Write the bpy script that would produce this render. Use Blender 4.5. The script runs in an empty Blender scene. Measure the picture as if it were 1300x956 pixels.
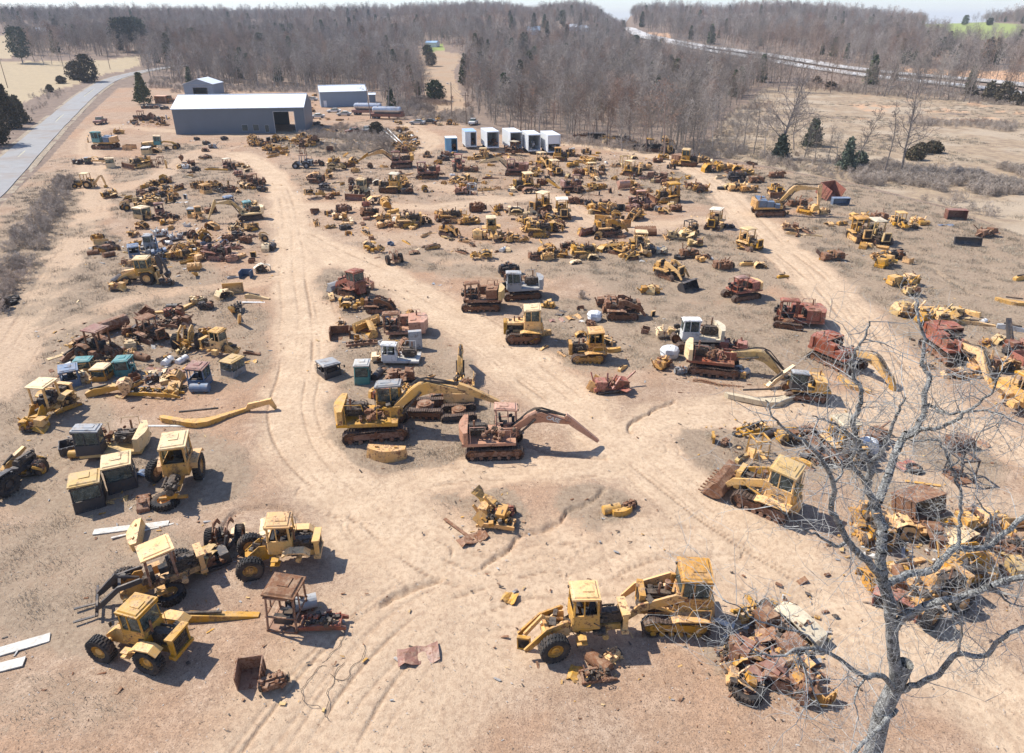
import bpy, math, random
import numpy as np
from mathutils import Vector, Matrix, Euler, noise as mnoise
R = math.radians
rnd = random.Random(7)
C = bpy.context.scene.collection
scene = bpy.context.scene

# ---------------------------------------------------------------- camera geometry (drone 27 m up)
CAMZ, PITCH, FPX = 27.0, R(24.9), 867.0
cp, sp = math.cos(PITCH), math.sin(PITCH)
def ray(px, py):
    u, v = (px-650)/FPX, (433-py)/FPX
    return (u, cp + v*sp, -sp + v*cp)
def project(x, y, z):
    dz = z-CAMZ
    f = y*cp - dz*sp
    v = y*sp + dz*cp
    return 650+FPX*x/f, 433-FPX*v/f
def on_plane(px, py, Y):
    d = ray(px, py); t = Y/d[1]
    return Vector((d[0]*t, Y, CAMZ+d[2]*t))

# ---------------------------------------------------------------- terrain heights
RX = [-900,-300,0,200,300,480,560,600,640,675,700,730,755,770,787,800,850,900,1000,1100,1180,1300,1700,2400]
RY = [10,12,13,10,12,10,5,2,3,9,4,1,6,16,27,8,5,9,4,12,18,15,12,10]
def sstep(a, b, t):
    t = np.clip((t-a)/(b-a), 0, 1); return t*t*(3-2*t)
def H(x, y):
    x = np.asarray(x, dtype=float); y = np.asarray(y, dtype=float)
    d = np.hypot(x, y)
    yy = np.maximum(y, 20.0)
    px = 650+956*x/yy
    ys = np.interp(px, RX, RY)
    ridge = 27+1300*(30-ys)*.00095-15
    h = sstep(300, 1300, d)*ridge*(1-.75*sstep(1500, 3000, d))
    h = h + 2.5*np.sin(x*.011+1.3)*np.sin(y*.009+.4)*sstep(300, 700, d)
    # small relief of the yard, kept gentle
    h = h + .10*np.sin(x*.21+.5*np.sin(y*.13))*np.sin(y*.17+1.1)*sstep(15, 40, d)
    h = h + .05*np.sin(x*.83+2*np.sin(y*.31))*np.sin(y*.71)
    # brush-covered berm in front of the car row
    h = h + 1.9*np.exp(-(((x+47)/17)**2+((y-171)/6.0)**2))
    return h
def ground(px, py):
    d = ray(px, py)
    z = 0.0
    if d[2] > -.002: d = (d[0], d[1], -.002)
    t = 20.0; step = 1.0
    while t < 4000:
        x, y, zz = d[0]*t, d[1]*t, CAMZ+d[2]*t
        if zz < float(H(x, y)):
            lo, hi = t-step, t
            for _ in range(14):
                m = (lo+hi)/2
                if CAMZ+d[2]*m < float(H(d[0]*m, d[1]*m)): hi = m
                else: lo = m
            t = (lo+hi)/2
            return Vector((d[0]*t, d[1]*t, float(H(d[0]*t, d[1]*t))))
        step = max(.6, t*.01); t += step
    return Vector((d[0]*t, d[1]*t, 0))
def flat(px, py):
    d = ray(px, py); t = CAMZ/max(1e-3, -d[2]); return (d[0]*t, d[1]*t)

# ---------------------------------------------------------------- mesh collector
class MB:
    def __init__(s): s.v = []; s.f = []
    def add(s, vs, fs, M=None):
        b = len(s.v)
        s.v.extend([(M @ Vector(p)) for p in vs] if M is not None else [Vector(p) for p in vs])
        s.f.extend([tuple(i+b for i in q) for q in fs]); return s
    def box(s, c, d, rot=(0,0,0), top=1.0):
        x, y, z = d[0]/2, d[1]/2, d[2]/2; t = top
        vs = [(-x,-y,-z),(x,-y,-z),(x,y,-z),(-x,y,-z),(-x*t,-y*t,z),(x*t,-y*t,z),(x*t,y*t,z),(-x*t,y*t,z)]
        fs = [(3,2,1,0),(4,5,6,7),(0,1,5,4),(1,2,6,5),(2,3,7,6),(3,0,4,7)]
        return s.add(vs, fs, Matrix.Translation(c) @ Euler([R(a) for a in rot]).to_matrix().to_4x4())
    def cyl(s, a, b, r, n=10, r2=None, caps=True):
        a, b = Vector(a), Vector(b); r2 = r if r2 is None else r2
        ax = (b-a); L = ax.length
        if L < 1e-6: return s
        q = ax.to_track_quat('Z', 'Y').to_matrix().to_4x4()
        vs = [(r*math.cos(2*math.pi*i/n), r*math.sin(2*math.pi*i/n), 0) for i in range(n)] + \
             [(r2*math.cos(2*math.pi*i/n), r2*math.sin(2*math.pi*i/n), L) for i in range(n)]
        fs = [(i, (i+1) % n, n+(i+1) % n, n+i) for i in range(n)]
        if caps: fs += [tuple(range(n-1, -1, -1)), tuple(range(n, 2*n))]
        return s.add(vs, fs, Matrix.Translation(a) @ q)
    def bar(s, a, b, w, h=None):
        a, b = Vector(a), Vector(b); h = h or w
        ax = b-a; L = ax.length
        q = ax.to_track_quat('X', 'Z').to_matrix().to_4x4()
        x, y, z = L/2, w/2, h/2
        vs = [(-x,-y,-z),(x,-y,-z),(x,y,-z),(-x,y,-z),(-x,-y,z),(x,-y,z),(x,y,z),(-x,y,z)]
        fs = [(3,2,1,0),(4,5,6,7),(0,1,5,4),(1,2,6,5),(2,3,7,6),(3,0,4,7)]
        return s.add(vs, fs, Matrix.Translation((a+b)/2) @ q)
    def tube(s, pts, r, n=5):
        for i in range(len(pts)-1): s.cyl(pts[i], pts[i+1], r, n)
        return s
    def prism(s, prof, y0, y1):          # side outline in x-z pushed across y
        n = len(prof)
        vs = [(p[0], y0, p[1]) for p in prof]+[(p[0], y1, p[1]) for p in prof]
        area = sum(prof[i][0]*prof[(i+1) % n][1]-prof[(i+1) % n][0]*prof[i][1] for i in range(n))
        fs = [(i, (i+1) % n, n+(i+1) % n, n+i) for i in range(n)]+[tuple(range(n-1, -1, -1)), tuple(range(n, 2*n))]
        if (area > 0) == (y1 > y0): fs = [tuple(reversed(f)) for f in fs]
        fs = [tuple(reversed(f)) for f in fs]
        return s.add(vs, fs)
    def shell(s, prof, t, y0, y1):       # open curved sheet following prof, thickness t
        n = len(prof); out = []
        for i, p in enumerate(prof):
            a = Vector(prof[max(i-1, 0)]); b = Vector(prof[min(i+1, n-1)])
            dd = (b-a).normalized(); out.append((p[0]-dd.y*t, p[1]+dd.x*t))
        return s.prism(list(prof)+out[::-1], y0, y1)
    def lathe(s, prof, n, c=(0,0,0)):    # prof (radius, y) about the y axis
        m = len(prof); vs = []; fs = []
        for i in range(n):
            a = 2*math.pi*i/n
            for r, y in prof: vs.append((c[0]+r*math.cos(a), c[1]+y, c[2]+r*math.sin(a)))
        for i in range(n):
            for j in range(m-1):
                fs.append((i*m+j, i*m+j+1, ((i+1) % n)*m+j+1, ((i+1) % n)*m+j))
        return s.add(vs, fs)
    def xf(s, M): s.v = [M @ p for p in s.v]; return s
    def rotz(s, deg, pivot=(0,0,0)):
        p = Vector(pivot)
        return s.xf(Matrix.Translation(p) @ Matrix.Rotation(R(deg), 4, 'Z') @ Matrix.Translation(-p))
    def roty(s, deg, pivot=(0,0,0)):
        p = Vector(pivot)
        return s.xf(Matrix.Translation(p) @ Matrix.Rotation(R(deg), 4, 'Y') @ Matrix.Translation(-p))
    def mesh(s, name, jit=.012):
        if jit:
            for i, p in enumerate(s.v):
                q = mnoise.noise_vector(p*1.7+Vector((3.1, 7.7, 1.3)))
                s.v[i] = p + q*jit*1.6
        me = bpy.data.meshes.new(name); me.from_pydata([tuple(p) for p in s.v], [], s.f); me.update()
        return me

def link(o, parent=None):
    C.objects.link(o)
    if parent is not None: o.parent = parent
    return o
def mesh_obj(name, mb, mat, parent=None, jit=.0):
    me = mb.mesh(name, jit) if isinstance(mb, MB) else mb
    if mat is not None: me.materials.append(MAT[mat] if isinstance(mat, str) else mat)
    return link(bpy.data.objects.new(name, me), parent)
def tag(o, label=None, cat=None, group=None, kind=None):
    if label: o['label'] = label
    if cat: o['category'] = cat
    if group: o['group'] = group
    if kind: o['kind'] = kind
    return o
def copy_tree(o, parent=None):
    c = o.copy(); C.objects.link(c); c.parent = parent
    for k in ('label', 'group', 'category'):
        if parent is None and k in c: del c[k]
    for ch in TREE.get(o.name, ()): copy_tree(ch, c)
    return c
TREE = {}

# ---------------------------------------------------------------- materials
MAT = {}
class NT:
    def __init__(s, name):
        s.m = bpy.data.materials.new(name); s.m.use_nodes = True; s.t = s.m.node_tree
        s.b = s.t.nodes['Principled BSDF']; s.out = s.t.nodes['Material Output']
    def n(s, typ, **kw):
        o = s.t.nodes.new(typ)
        for k, v in kw.items():
            if k.startswith('i_'): 
                key = k[2:]; key = int(key) if key.isdigit() else key.replace('_', ' ')
                o.inputs[key].default_value = v
            else: setattr(o, k, v)
        return o
    def l(s, a, b): s.t.links.new(a, b)
    def noise(s, vec, scale, detail=4, rough=.6, dist=0.0):
        o = s.n('ShaderNodeTexNoise'); o.inputs['Scale'].default_value = scale; o.inputs['Detail'].default_value = detail
        o.inputs['Roughness'].default_value = rough; o.inputs['Distortion'].default_value = dist
        if vec is not None: s.l(vec, o.inputs['Vector'])
        return o.outputs['Fac']
    def ramp(s, fac, a, b, ca=0, cb=1):
        o = s.n('ShaderNodeMapRange', interpolation_type='SMOOTHSTEP')
        o.inputs[1].default_value = a; o.inputs[2].default_value = b; o.inputs[3].default_value = ca; o.inputs[4].default_value = cb
        s.l(fac, o.inputs[0]); return o.outputs[0]
    def mix(s, fac, a, b, mode='MIX'):
        o = s.n('ShaderNodeMix', data_type='RGBA', blend_type=mode)
        for v, i in ((fac, 0), (a, 6), (b, 7)):
            if isinstance(v, (int, float)): o.inputs[i].default_value = v
            elif isinstance(v, tuple): o.inputs[i].default_value = (*v, 1) if len(v) == 3 else v
            else: s.l(v, o.inputs[i])
        return o.outputs[2]
    def math(s, op, a, b=0.0, c=None):
        o = s.n('ShaderNodeMath', operation=op)
        for v, i in ((a, 0), (b, 1), (c, 2)):
            if v is None: continue
            if isinstance(v, (int, float)): o.inputs[i].default_value = v
            else: s.l(v, o.inputs[i])
        return o.outputs[0]
    def coords(s, spread=37.0):
        tc = s.n('ShaderNodeTexCoord'); oi = s.n('ShaderNodeObjectInfo')
        m = s.n('ShaderNodeVectorMath', operation='SCALE'); m.inputs['Scale'].default_value = spread
        cmb = s.n('ShaderNodeCombineXYZ'); s.l(oi.outputs['Random'], cmb.inputs[0]); s.l(oi.outputs['Random'], cmb.inputs[2])
        s.l(cmb.outputs[0], m.inputs[0])
        a = s.n('ShaderNodeVectorMath', operation='ADD'); s.l(tc.outputs['Object'], a.inputs[0]); s.l(m.outputs[0], a.inputs[1])
        s.rand = oi.outputs['Random']; return a.outputs[0]
    def bump(s, h, strength=.3, dist=.03):
        o = s.n('ShaderNodeBump'); o.inputs['Strength'].default_value = strength; o.inputs['Distance'].default_value = dist
        s.l(h, o.inputs['Height']); s.l(o.outputs[0], s.b.inputs['Normal'])

RUSTA, RUSTB = (.27, .11, .045), (.11, .048, .026)
def paint(key, col, rust=.5, rough=.55, fade=.35):
    t = NT('paint_'+key); v = t.coords()
    n1 = t.noise(v, .9, 5, .65); n2 = t.noise(v, 5.5, 5, .7); n3 = t.noise(v, 22, 3, .7)
    faded = tuple(c*(1-fade)+.55*fade*f for c, f in zip(col, (1, .85, .62)))
    c = t.mix(t.ramp(n1, .35, .65), col, faded)
    hv = t.n('ShaderNodeHueSaturation'); t.l(c, hv.inputs['Color'])
    t.l(t.math('MULTIPLY_ADD', t.rand, .5, .72), hv.inputs['Value']); t.l(t.math('MULTIPLY_ADD', t.rand, -.3, 1.12), hv.inputs['Saturation'])
    rr = t.mix(n3, RUSTA, RUSTB)
    th = .74-.34*rust
    s = t.math('ADD', t.math('MULTIPLY', n1, .45), t.math('MULTIPLY', n2, .55))
    f = t.ramp(s, th, th+.07)
    c2 = t.mix(f, hv.outputs[0], rr)
    c3 = t.mix(t.ramp(n3, .45, .8, 0, .35), c2, (.17, .11, .07))
    ge = t.n('ShaderNodeNewGeometry'); sx = t.n('ShaderNodeSeparateXYZ'); t.l(ge.outputs['Normal'], sx.inputs[0])
    n4 = t.noise(v, 2.3, 4, .75)
    c3 = t.mix(t.math('MULTIPLY', t.ramp(sx.outputs[2], .2, .95, 0, .5), t.ramp(n4, .44, .7)), c3, (.46, .33, .21))
    c3 = t.mix(t.ramp(t.noise(v, 1.6, 6, .8), .52, .65, 0, .7), c3, (.09, .052, .033))
    t.l(c3, t.b.inputs['Base Color']); t.b.inputs['Roughness'].default_value = rough
    t.l(t.math('MULTIPLY_ADD', f, .3, rough), t.b.inputs['Roughness'])
    t.bump(n2, .25, .02); MAT[key] = t.m
paint('yellow', (.70, .36, .05), .56, fade=.28)
paint('ochre', (.62, .30, .045), .62, fade=.22)
paint('pale', (.76, .51, .21), .48)
paint('cream', (.74, .62, .42), .40)
paint('orange', (.62, .24, .05), .45)
paint('red', (.36, .095, .055), .7, fade=.14)
paint('rust', (.25, .118, .058), .8, .8, .12)
paint('salmon', (.52, .25, .15), .55, fade=.15)
paint('white', (.72, .72, .68), .18)
paint('blue', (.10, .17, .27), .3, fade=.1)
paint('grey', (.34, .35, .35), .35, fade=.1)
paint('teal', (.05, .25, .25), .25, fade=.1)
paint('dark', (.035, .035, .04), .35, .6, .03)
paint('maroon', (.27, .10, .065), .6, fade=.2)
def simple(key, col, rough=.7, var=.5, scale=6.0, metal=0, spec=.3, bump=.3):
    t = NT(key); v = t.coords(); n = t.noise(v, scale, 5, .65); m = t.noise(v, scale*.2, 3)
    c = t.mix(t.ramp(n, .3, .75), tuple(x*(1-var) for x in col), tuple(min(1, x*(1+var)) for x in col))
    c = t.mix(t.ramp(m, .45, .7, 0, .4), c, (.24, .16, .1))
    t.l(c, t.b.inputs['Base Color']); t.b.inputs['Roughness'].default_value = rough
    t.b.inputs['Metallic'].default_value = metal; t.b.inputs['Specular IOR Level'].default_value = spec
    t.bump(n, bump, .02); MAT[key] = t.m
simple('steel', (.085, .066, .05), .6, .7, 8)
simple('track', (.105, .070, .052), .7, .6, 7)
simple('rubber', (.032, .030, .029), .85, .4, 5)
simple('black', (.012, .011, .011), .8, .3, 5)
simple('seat', (.03, .03, .032), .8, .3, 5)
simple('chrome', (.45, .45, .45), .25, .2, 5, .8)
simple('tank_metal', (.55, .56, .57), .3, .12, 2, .7)
simple('plank', (.62, .58, .50), .85, .25, 4)
simple('wood', (.23, .17, .12), .9, .35, 9)
simple('concrete', (.42, .40, .37), .9, .2, 3)
simple('hose', (.02, .02, .02), .7, .3, 5)
simple('tarp', (.70, .72, .72), .6, .1, 3)
def glass():
    t = NT('glass'); v = t.coords(); n = t.noise(v, 3, 4, .7)
    t.l(t.mix(t.ramp(n, .35, .7), (.03, .05, .05), (.16, .19, .17)), t.b.inputs['Base Color'])
    t.b.inputs['Roughness'].default_value = .12; t.b.inputs['Specular IOR Level'].default_value = .6
    tr = t.n('ShaderNodeBsdfTransparent'); tr.inputs[0].default_value = (.75, .85, .82, 1)
    mx = t.n('ShaderNodeMixShader'); mx.inputs[0].default_value = .62
    t.l(tr.outputs[0], mx.inputs[1]); t.l(t.b.outputs[0], mx.inputs[2]); t.l(mx.outputs[0], t.out.inputs[0]); MAT['glass'] = t.m
glass()
def clad(key, col, ribs=True, rough=.45):
    t = NT('cladding_'+key); tc = t.n('ShaderNodeTexCoord'); v = tc.outputs['Object']
    n = t.noise(v, .25, 5, .6); n2 = t.noise(v, 3, 4, .7)
    c = t.mix(n, tuple(x*.82 for x in col), tuple(min(1, x*1.12) for x in col))
    c = t.mix(t.ramp(n2, .62, .8, 0, .5), c, (.22, .15, .11))
    t.l(c, t.b.inputs['Base Color']); t.b.inputs['Roughness'].default_value = rough
    w = t.n('ShaderNodeTexWave', wave_type='BANDS', bands_direction='X'); w.inputs['Scale'].default_value = 1.1
    t.l(v, w.inputs['Vector']); t.bump(w.outputs['Fac'], .6, .05); MAT[key] = t.m
clad('wallgrey', (.125, .148, .175)); clad('roofwhite', (.78, .82, .85)); clad('wallblue', (.24, .29, .345))
clad('boxwhite', (.74, .75, .74)); clad('boxblue', (.20, .42, .58)); clad('roofblue', (.35, .5, .65))
def bark(key, a, b, scale=3.0, lich=None):
    t = NT('bark_'+key); v = t.coords(); n = t.noise(v, scale, 5, .7); n2 = t.noise(v, scale*5, 3, .7)
    c = t.mix(t.ramp(n, .38, .62), a, b)
    if lich: c = t.mix(t.ramp(n2, .5, .62), c, lich)
    oi = t.n('ShaderNodeObjectInfo'); ln = t.noise(oi.outputs['Location'], .013, 3, .6); ln2 = t.noise(oi.outputs['Location'], .05, 2, .6)
    if not lich:
        c = t.mix(t.ramp(ln, .50, .62, 0, .55), c, t.mix(1.0, c, (1.0, .70, .52), 'MULTIPLY')); c = t.mix(t.ramp(ln2, .5, .7, 0, .6), c, t.mix(1.0, c, (.55, .50, .46), 'MULTIPLY'))
    hv = t.n('ShaderNodeHueSaturation'); t.l(c, hv.inputs['Color']); t.l(t.math('MULTIPLY_ADD', t.rand, .7, .6), hv.inputs['Value'])
    t.l(hv.outputs[0], t.b.inputs['Base Color']); t.b.inputs['Roughness'].default_value = .9
    t.b.inputs['Specular IOR Level'].default_value = .1; t.bump(n2, .6, .02); MAT[key] = t.m
bark('bark', (.23, .195, .16), (.37, .32, .27)); bark('barkbrown', (.25, .175, .135), (.34, .25, .20))
bark('barkdark', (.13, .11, .10), (.24, .21, .19)); bark('twig', (.30, .255, .215), (.43, .375, .325)); bark('barkoak', (.10, .095, .085), (.42, .415, .39), 4.5, (.66, .67, .63))
bark('twigoak', (.28, .27, .25), (.42, .41, .38), 6); bark('deadleaf', (.27, .13, .07), (.36, .19, .11), 2)
bark('needle', (.065, .09, .048), (.125, .15, .075), 1.2); bark('needledark', (.065, .082, .062), (.12, .135, .095), 1.2)
bark('cedar', (.085, .085, .052), (.17, .125, .08), 1.5); bark('brush', (.38, .31, .25), (.52, .44, .36), 2)
bark('drygrass', (.33, .27, .20), (.56, .48, .36), .6)
SUN_E, SKY_S, EXPO, HAZE = 5.0, .12, .52, .00015
# ---------------------------------------------------------------- machine parts
def P(name, mb, mat, ch=()): return (name, mb, mat, list(ch))
def clutter(mb, x0, x1, y0, y1, z0, z1, n, g):
    u = g.uniform
    for i in range(n):
        c = (u(x0, x1), u(y0, y1), u(z0, z1)); k = g.random()
        s = min(x1-x0, y1-y0, z1-z0)*.9
        if k < .45: mb.box(c, (u(.15, .5)*s+.06, u(.15, .5)*s+.05, u(.15, .5)*s+.05), (u(-20, 20), u(-20, 20), u(-30, 30)))
        elif k < .75:
            a = g.choice([(1,0,0), (0,1,0), (0,0,1)]); L = u(.1, .45)*s+.05
            mb.cyl(Vector(c)-Vector(a)*L/2, Vector(c)+Vector(a)*L/2, u(.05, .16)*s+.03, 9)
        else:
            p = [Vector(c)]
            for _ in range(3): p.append(p[-1]+Vector((u(-.3, .3), u(-.3, .3), u(-.22, .2))))
            mb.tube(p, u(.018, .035), 5)
    return mb
def grille_mb(x, y, z, d, w, h):
    m = MB().box((x, y, z), (d*.5, w, h)); n = 9
    for i in range(n): m.box((x, y-w/2+w*(i+.5)/n, z), (d*1.1, .025, h*.97))
    for k in (-.33, 0, .33): m.box((x, y, z+k*h), (d*1.2, w*.97, .03))
    return m
def engine_mb(cx, cz, L=1.2, w=.55, h=.75, g=None, cy=0):
    m = MB(); g = g or rnd
    m.box((cx, cy, cz), (L, w*.75, h*.7)); m.box((cx, cy, cz-h*.45), (L*.85, w*.5, h*.25))
    m.box((cx, cy+w*.05, cz+h*.42), (L*.9, w*.45, h*.18))
    for i in range(4): m.cyl((cx-L*.35+i*L*.23, cy-w*.4, cz+h*.2), (cx-L*.35+i*L*.23, cy-w*.65, cz+h*.28), .05, 6)
    m.cyl((cx-L*.4, cy-w*.62, cz+h*.3), (cx+L*.4, cy-w*.62, cz+h*.3), .06, 7)
    m.cyl((cx+L*.5, cy, cz-.1), (cx+L*.6, cy, cz-.1), .2, 14); m.cyl((cx+L*.5, cy, cz+.22), (cx+L*.58, cy, cz+.22), .13, 12)
    m.cyl((cx-L*.6, cy, cz-.05), (cx-L*.48, cy, cz-.05), .3, 14)
    clutter(m, cx-L/2, cx+L/2, cy-w*.6, cy+w*.6, cz-h*.3, cz+h*.55, 14, g)
    return m
def half(m, k):                    # the rear or the front wheel of a track
    o = MB(); mp = {}
    for f in m.f:
        if (sum(m.v[i].x for i in f) > 0) == bool(k):
            q = []
            for i in f:
                if i not in mp: mp[i] = len(o.v); o.v.append(m.v[i].copy())
                q.append(mp[i])
            o.f.append(tuple(q))
    return o
def track_part(L, h, w, y, pal, frame_only=False):
    r = h/2; st = L/2-r
    fr = MB().box((0, y, r*.95), (L*.8, w*.45, h*.42)); fr.box((0, y, r*1.25), (L*.45, w*.5, h*.2))
    for i in range(6): fr.cyl((-st+i*st*.4, y-w*.38, .16), (-st+i*st*.4, y+w*.38, .16), .13, 10)
    fr.cyl((0, y-w*.3, h-.2), (0, y+w*.3, h-.2), .09, 8)
    sp_ = MB()
    for sx in (-1, 1):
        rr = r*.86
        sp_.lathe([(0.04, -w*.3), (rr*.45, -w*.32), (rr*.55, -w*.16), (rr*.8, -w*.14), (rr, -w*.08), (rr, w*.08), (rr*.8, w*.14), (rr*.55, w*.16), (rr*.45, w*.32), (.04, w*.3)], 18, (sx*st, y, r))
        if sx < 0:
            for k in range(13):
                a = 2*math.pi*k/13; sp_.box((sx*st+math.cos(a)*rr, y, r+math.sin(a)*rr), (.1, w*.14, .09), (0, -math.degrees(a), 0))
    nn = len(sp_.v)
    if frame_only: return P('track_frame', fr, pal, [P('sprocket', half(sp_, 0), 'track'), P('idler', half(sp_, 1), 'track')])
    b = MB(); per = 4*st+2*math.pi*r; n = int(per/.175)
    for i in range(n):
        s = i*per/n
        if s < 2*st: x, z, a = -st+s, h-(.05*math.sin(s/(2*st)*math.pi*2)**2), 0
        elif s < 2*st+math.pi*r: t = (s-2*st)/r; x, z, a = st+math.sin(t)*r, r+math.cos(t)*r, math.degrees(t)
        elif s < 4*st+math.pi*r: x, z, a = st-(s-2*st-math.pi*r), 0, 180
        else: t = (s-4*st-math.pi*r)/r; x, z, a = -st-math.sin(t)*r, r-math.cos(t)*r, 180+math.degrees(t)
        ar = R(a); b.box((x, y, z), (.155, w, .035), (0, a, 0))
        b.box((x+math.sin(ar)*.03+math.cos(ar)*.06, y, z+math.cos(ar)*.03-math.sin(ar)*.06), (.025, w, .05), (0, a, 0))
        b.box((x-math.sin(ar)*.05, y, z-math.cos(ar)*.05), (.14, w*.3, .07), (0, a, 0))
    return P('track', b, 'track', [P('track_frame', fr, pal), P('sprocket', half(sp_, 0), pal), P('idler', half(sp_, 1), pal)])
def wheel_part(x, y, r, w, pal, rot=(0,0,0), steer=0, z=None):
    n = 26; t = MB(); s = 1 if y >= 0 else -1; z = r if z is None else z
    t.lathe([(r*.55, -w*.42), (r*.72, -w*.5), (r*.93, -w*.48), (r*.965, -w*.3), (r*.965, w*.3), (r*.93, w*.48), (r*.72, w*.5), (r*.55, w*.42), (r*.55, -w*.42)], n)
    for i in range(n):
        for sd in (-1, 1):
            a = 360*(i+.25*sd)/n; ar = R(a)
            t.box((math.cos(ar)*r*.975, sd*w*.22, math.sin(ar)*r*.975), (.07*r/.7, w*.46, .085*r/.7), (0, -a, 0))
    q = MB(); q.lathe([(r*.56, -w*.4), (r*.52, -w*.1), (r*.5, 0), (r*.3, s*w*.12), (r*.3, s*w*.3), (r*.12, s*w*.34), (.005, s*w*.34)], 16)
    q.lathe([(r*.56, w*.4), (r*.52, w*.1), (r*.2, 0), (.005, 0)], 16)
    for i in range(8): a = 2*math.pi*i/8; q.cyl((math.cos(a)*r*.38, s*w*.02, math.sin(a)*r*.38), (math.cos(a)*r*.38, s*w*.14, math.sin(a)*r*.38), .03, 6)
    M = Matrix.Translation((x, y, z)) @ Euler([R(k) for k in rot]).to_matrix().to_4x4() @ Matrix.Rotation(R(steer), 4, 'Z')
    return P('wheel', t.xf(M), 'rubber', [P('rim', q.xf(M), pal)])
def cab_parts(x, y, z, lx, ly, h, pal, roof=None, glass=True, lower=.42, g=None, bare=False, tilt=0):
    g = g or rnd; p = .075; fr = MB(); x0, x1, y0, y1 = x-lx/2, x+lx/2, y-ly/2, y+ly/2; zl = z+h*lower
    for a in (x0+p/2, x1-p/2):
        for b in (y0+p/2, y1-p/2): fr.bar((a, b, z), (a+(x-a)*.08, b+(y-b)*.08, z+h), p*1.2)
    for b in (y0+.02, y1-.02):
        if not bare: fr.box((x, b, z+(zl-z)/2), (lx-.12, .05, zl-z-.02))
        fr.bar((x0, b, zl), (x1, b, zl), .07); fr.bar((x+lx*.08, b, zl), (x+lx*.08, b+(y-b)*.08, z+h), .06)
        fr.bar((x0, b, z+.03), (x1, b, z+.03), .09)
    for a in (x0+.02, x1-.02):
        if not bare: fr.box((a, y, z+(zl-z)/2), (.05, ly-.12, zl-z-.02))
        fr.bar((a, y0, zl), (a, y1, zl), .07); fr.bar((a, y0, z+h-.06), (a, y1, z+h-.06), .08)
        fr.bar((a, y0, z+.03), (a, y1, z+.03), .09)
    fr.box((x, y, z+.02), (lx*.96, ly*.96, .05))
    ro = MB(); e = .07
    ro.box((x, y, z+h+.05), (lx+e, ly+e, .1)); ro.box((x, y, z+h+.13), (lx*.94, ly*.94, .07), top=.9)
    ro.box((x-lx*.1, y, z+h+.175), (lx*.4, ly*.35, .05))
    it = MB(); it.box((x-lx*.12, y, z+.42), (.5, .5, .16)); it.box((x-lx*.12-.24, y, z+.8), (.14, .48, .66), (0, -8, 0)); it.box((x-lx*.12, y, z+.2), (.4, .4, .3))
    it.box((x+lx*.32, y, z+.55), (.2, ly*.6, .5)); it.cyl((x+lx*.28, y, z+.85), (x+lx*.2, y, z+1.0), .03, 6)
    it.cyl((x+lx*.19, y, z+.98), (x+lx*.18, y, z+1.01), .19, 12)
    ch = [P('roof', ro, roof or pal), P('seat', it, 'seat')]
    for s in (-1, 1):
        if g.random() < .7: ch.append(P('work_light', MB().cyl((x1-.02, y+s*ly*.36, z+h-.02), (x1+.09, y+s*ly*.36, z+h-.04), .075, 9), 'steel'))
    ch.append(P('handrail', MB().tube([(x0-.05, y0-.05, z+.1), (x0-.05, y0-.06, z+h*.8), (x0+.15, y0-.02, z+h*.8)], .018, 5), 'steel'))
    if g.random() < .6: ch.append(P('mirror', MB().bar((x1, y1, z+h*.8), (x1+.18, y1+.22, z+h*.82), .025).box((x1+.18, y1+.24, z+h*.74), (.03, .15, .26)), 'steel'))
    if glass:
        for k, (c, d) in enumerate([((x0+.035, y, (zl+z+h)/2), (.012, ly-.22, z+h-zl-.16)), ((x1-.035, y, (zl+z+h)/2), (.012, ly-.22, z+h-zl-.16)),
              ((x, y0+.05, (zl+z+h)/2), (lx-.25, .012, z+h-zl-.16)), ((x, y1-.05, (zl+z+h)/2), (lx-.25, .012, z+h-zl-.16))]):
            if g.random() < .8: ch.append(P('window', MB().box(c, d), 'glass'))
    else: pass
    out = P('cab', fr, pal, ch)
    return out
def canopy_part(x, z, lx, ly, h, pal, roof=None, y=0):
    m = MB()
    for a in (x-lx/2, x+lx/2):
        for b in (y-ly/2, y+ly/2): m.bar((a, b, z), (a+(x-a)*.06, b, z+h), .12)
    for b in (y-ly/2, y+ly/2): m.bar((x-lx/2, b, z+h-.03), (x+lx/2, b, z+h-.03), .11)
    m.bar((x-lx/2, y-ly/2, z+h*.55), (x-lx/2, y+ly/2, z+h*.55), .08)
    r = MB().box((x, y, z+h+.05), (lx+.35, ly+.28, .09)); r.box((x, y, z+h+.12), (lx+.1, ly, .06), top=.9)
    return P('canopy_frame', m, pal, [P('roof', r, roof or pal)])
def bucket_mb(x, z, w, s=1.0, ang=0, teeth=True, piv=None):
    m = MB(); pr = [(.95, 0), (.2, -.02), (-.12, .12), (-.25, .42), (-.12, .75), (.2, .92), (.5, .95)]
    pr = [(x+a*s, z+b*s) for a, b in pr]; m.shell(pr[::-1], -.05*s, -w/2, w/2)
    for sd in (-1, 1):
        m.prism([(x+.8*s, z+.02)]+pr[1:6]+[(x+.35*s, z+.85*s)], sd*w/2-.02, sd*w/2+.03)
    if teeth:
        n = int(w/.28)
        for i in range(n): m.box((x+1.03*s, -w/2+.12+i*(w-.24)/(n-1), z+.0), (.24*s, .08, .06))
    for i in (-.3, .3): m.box((x-.2*s, i*w/2, z+.55*s), (.3*s, .1, .5*s))
    if ang: m.roty(ang, piv or (x, 0, z+.4*s))
    return m
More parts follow.
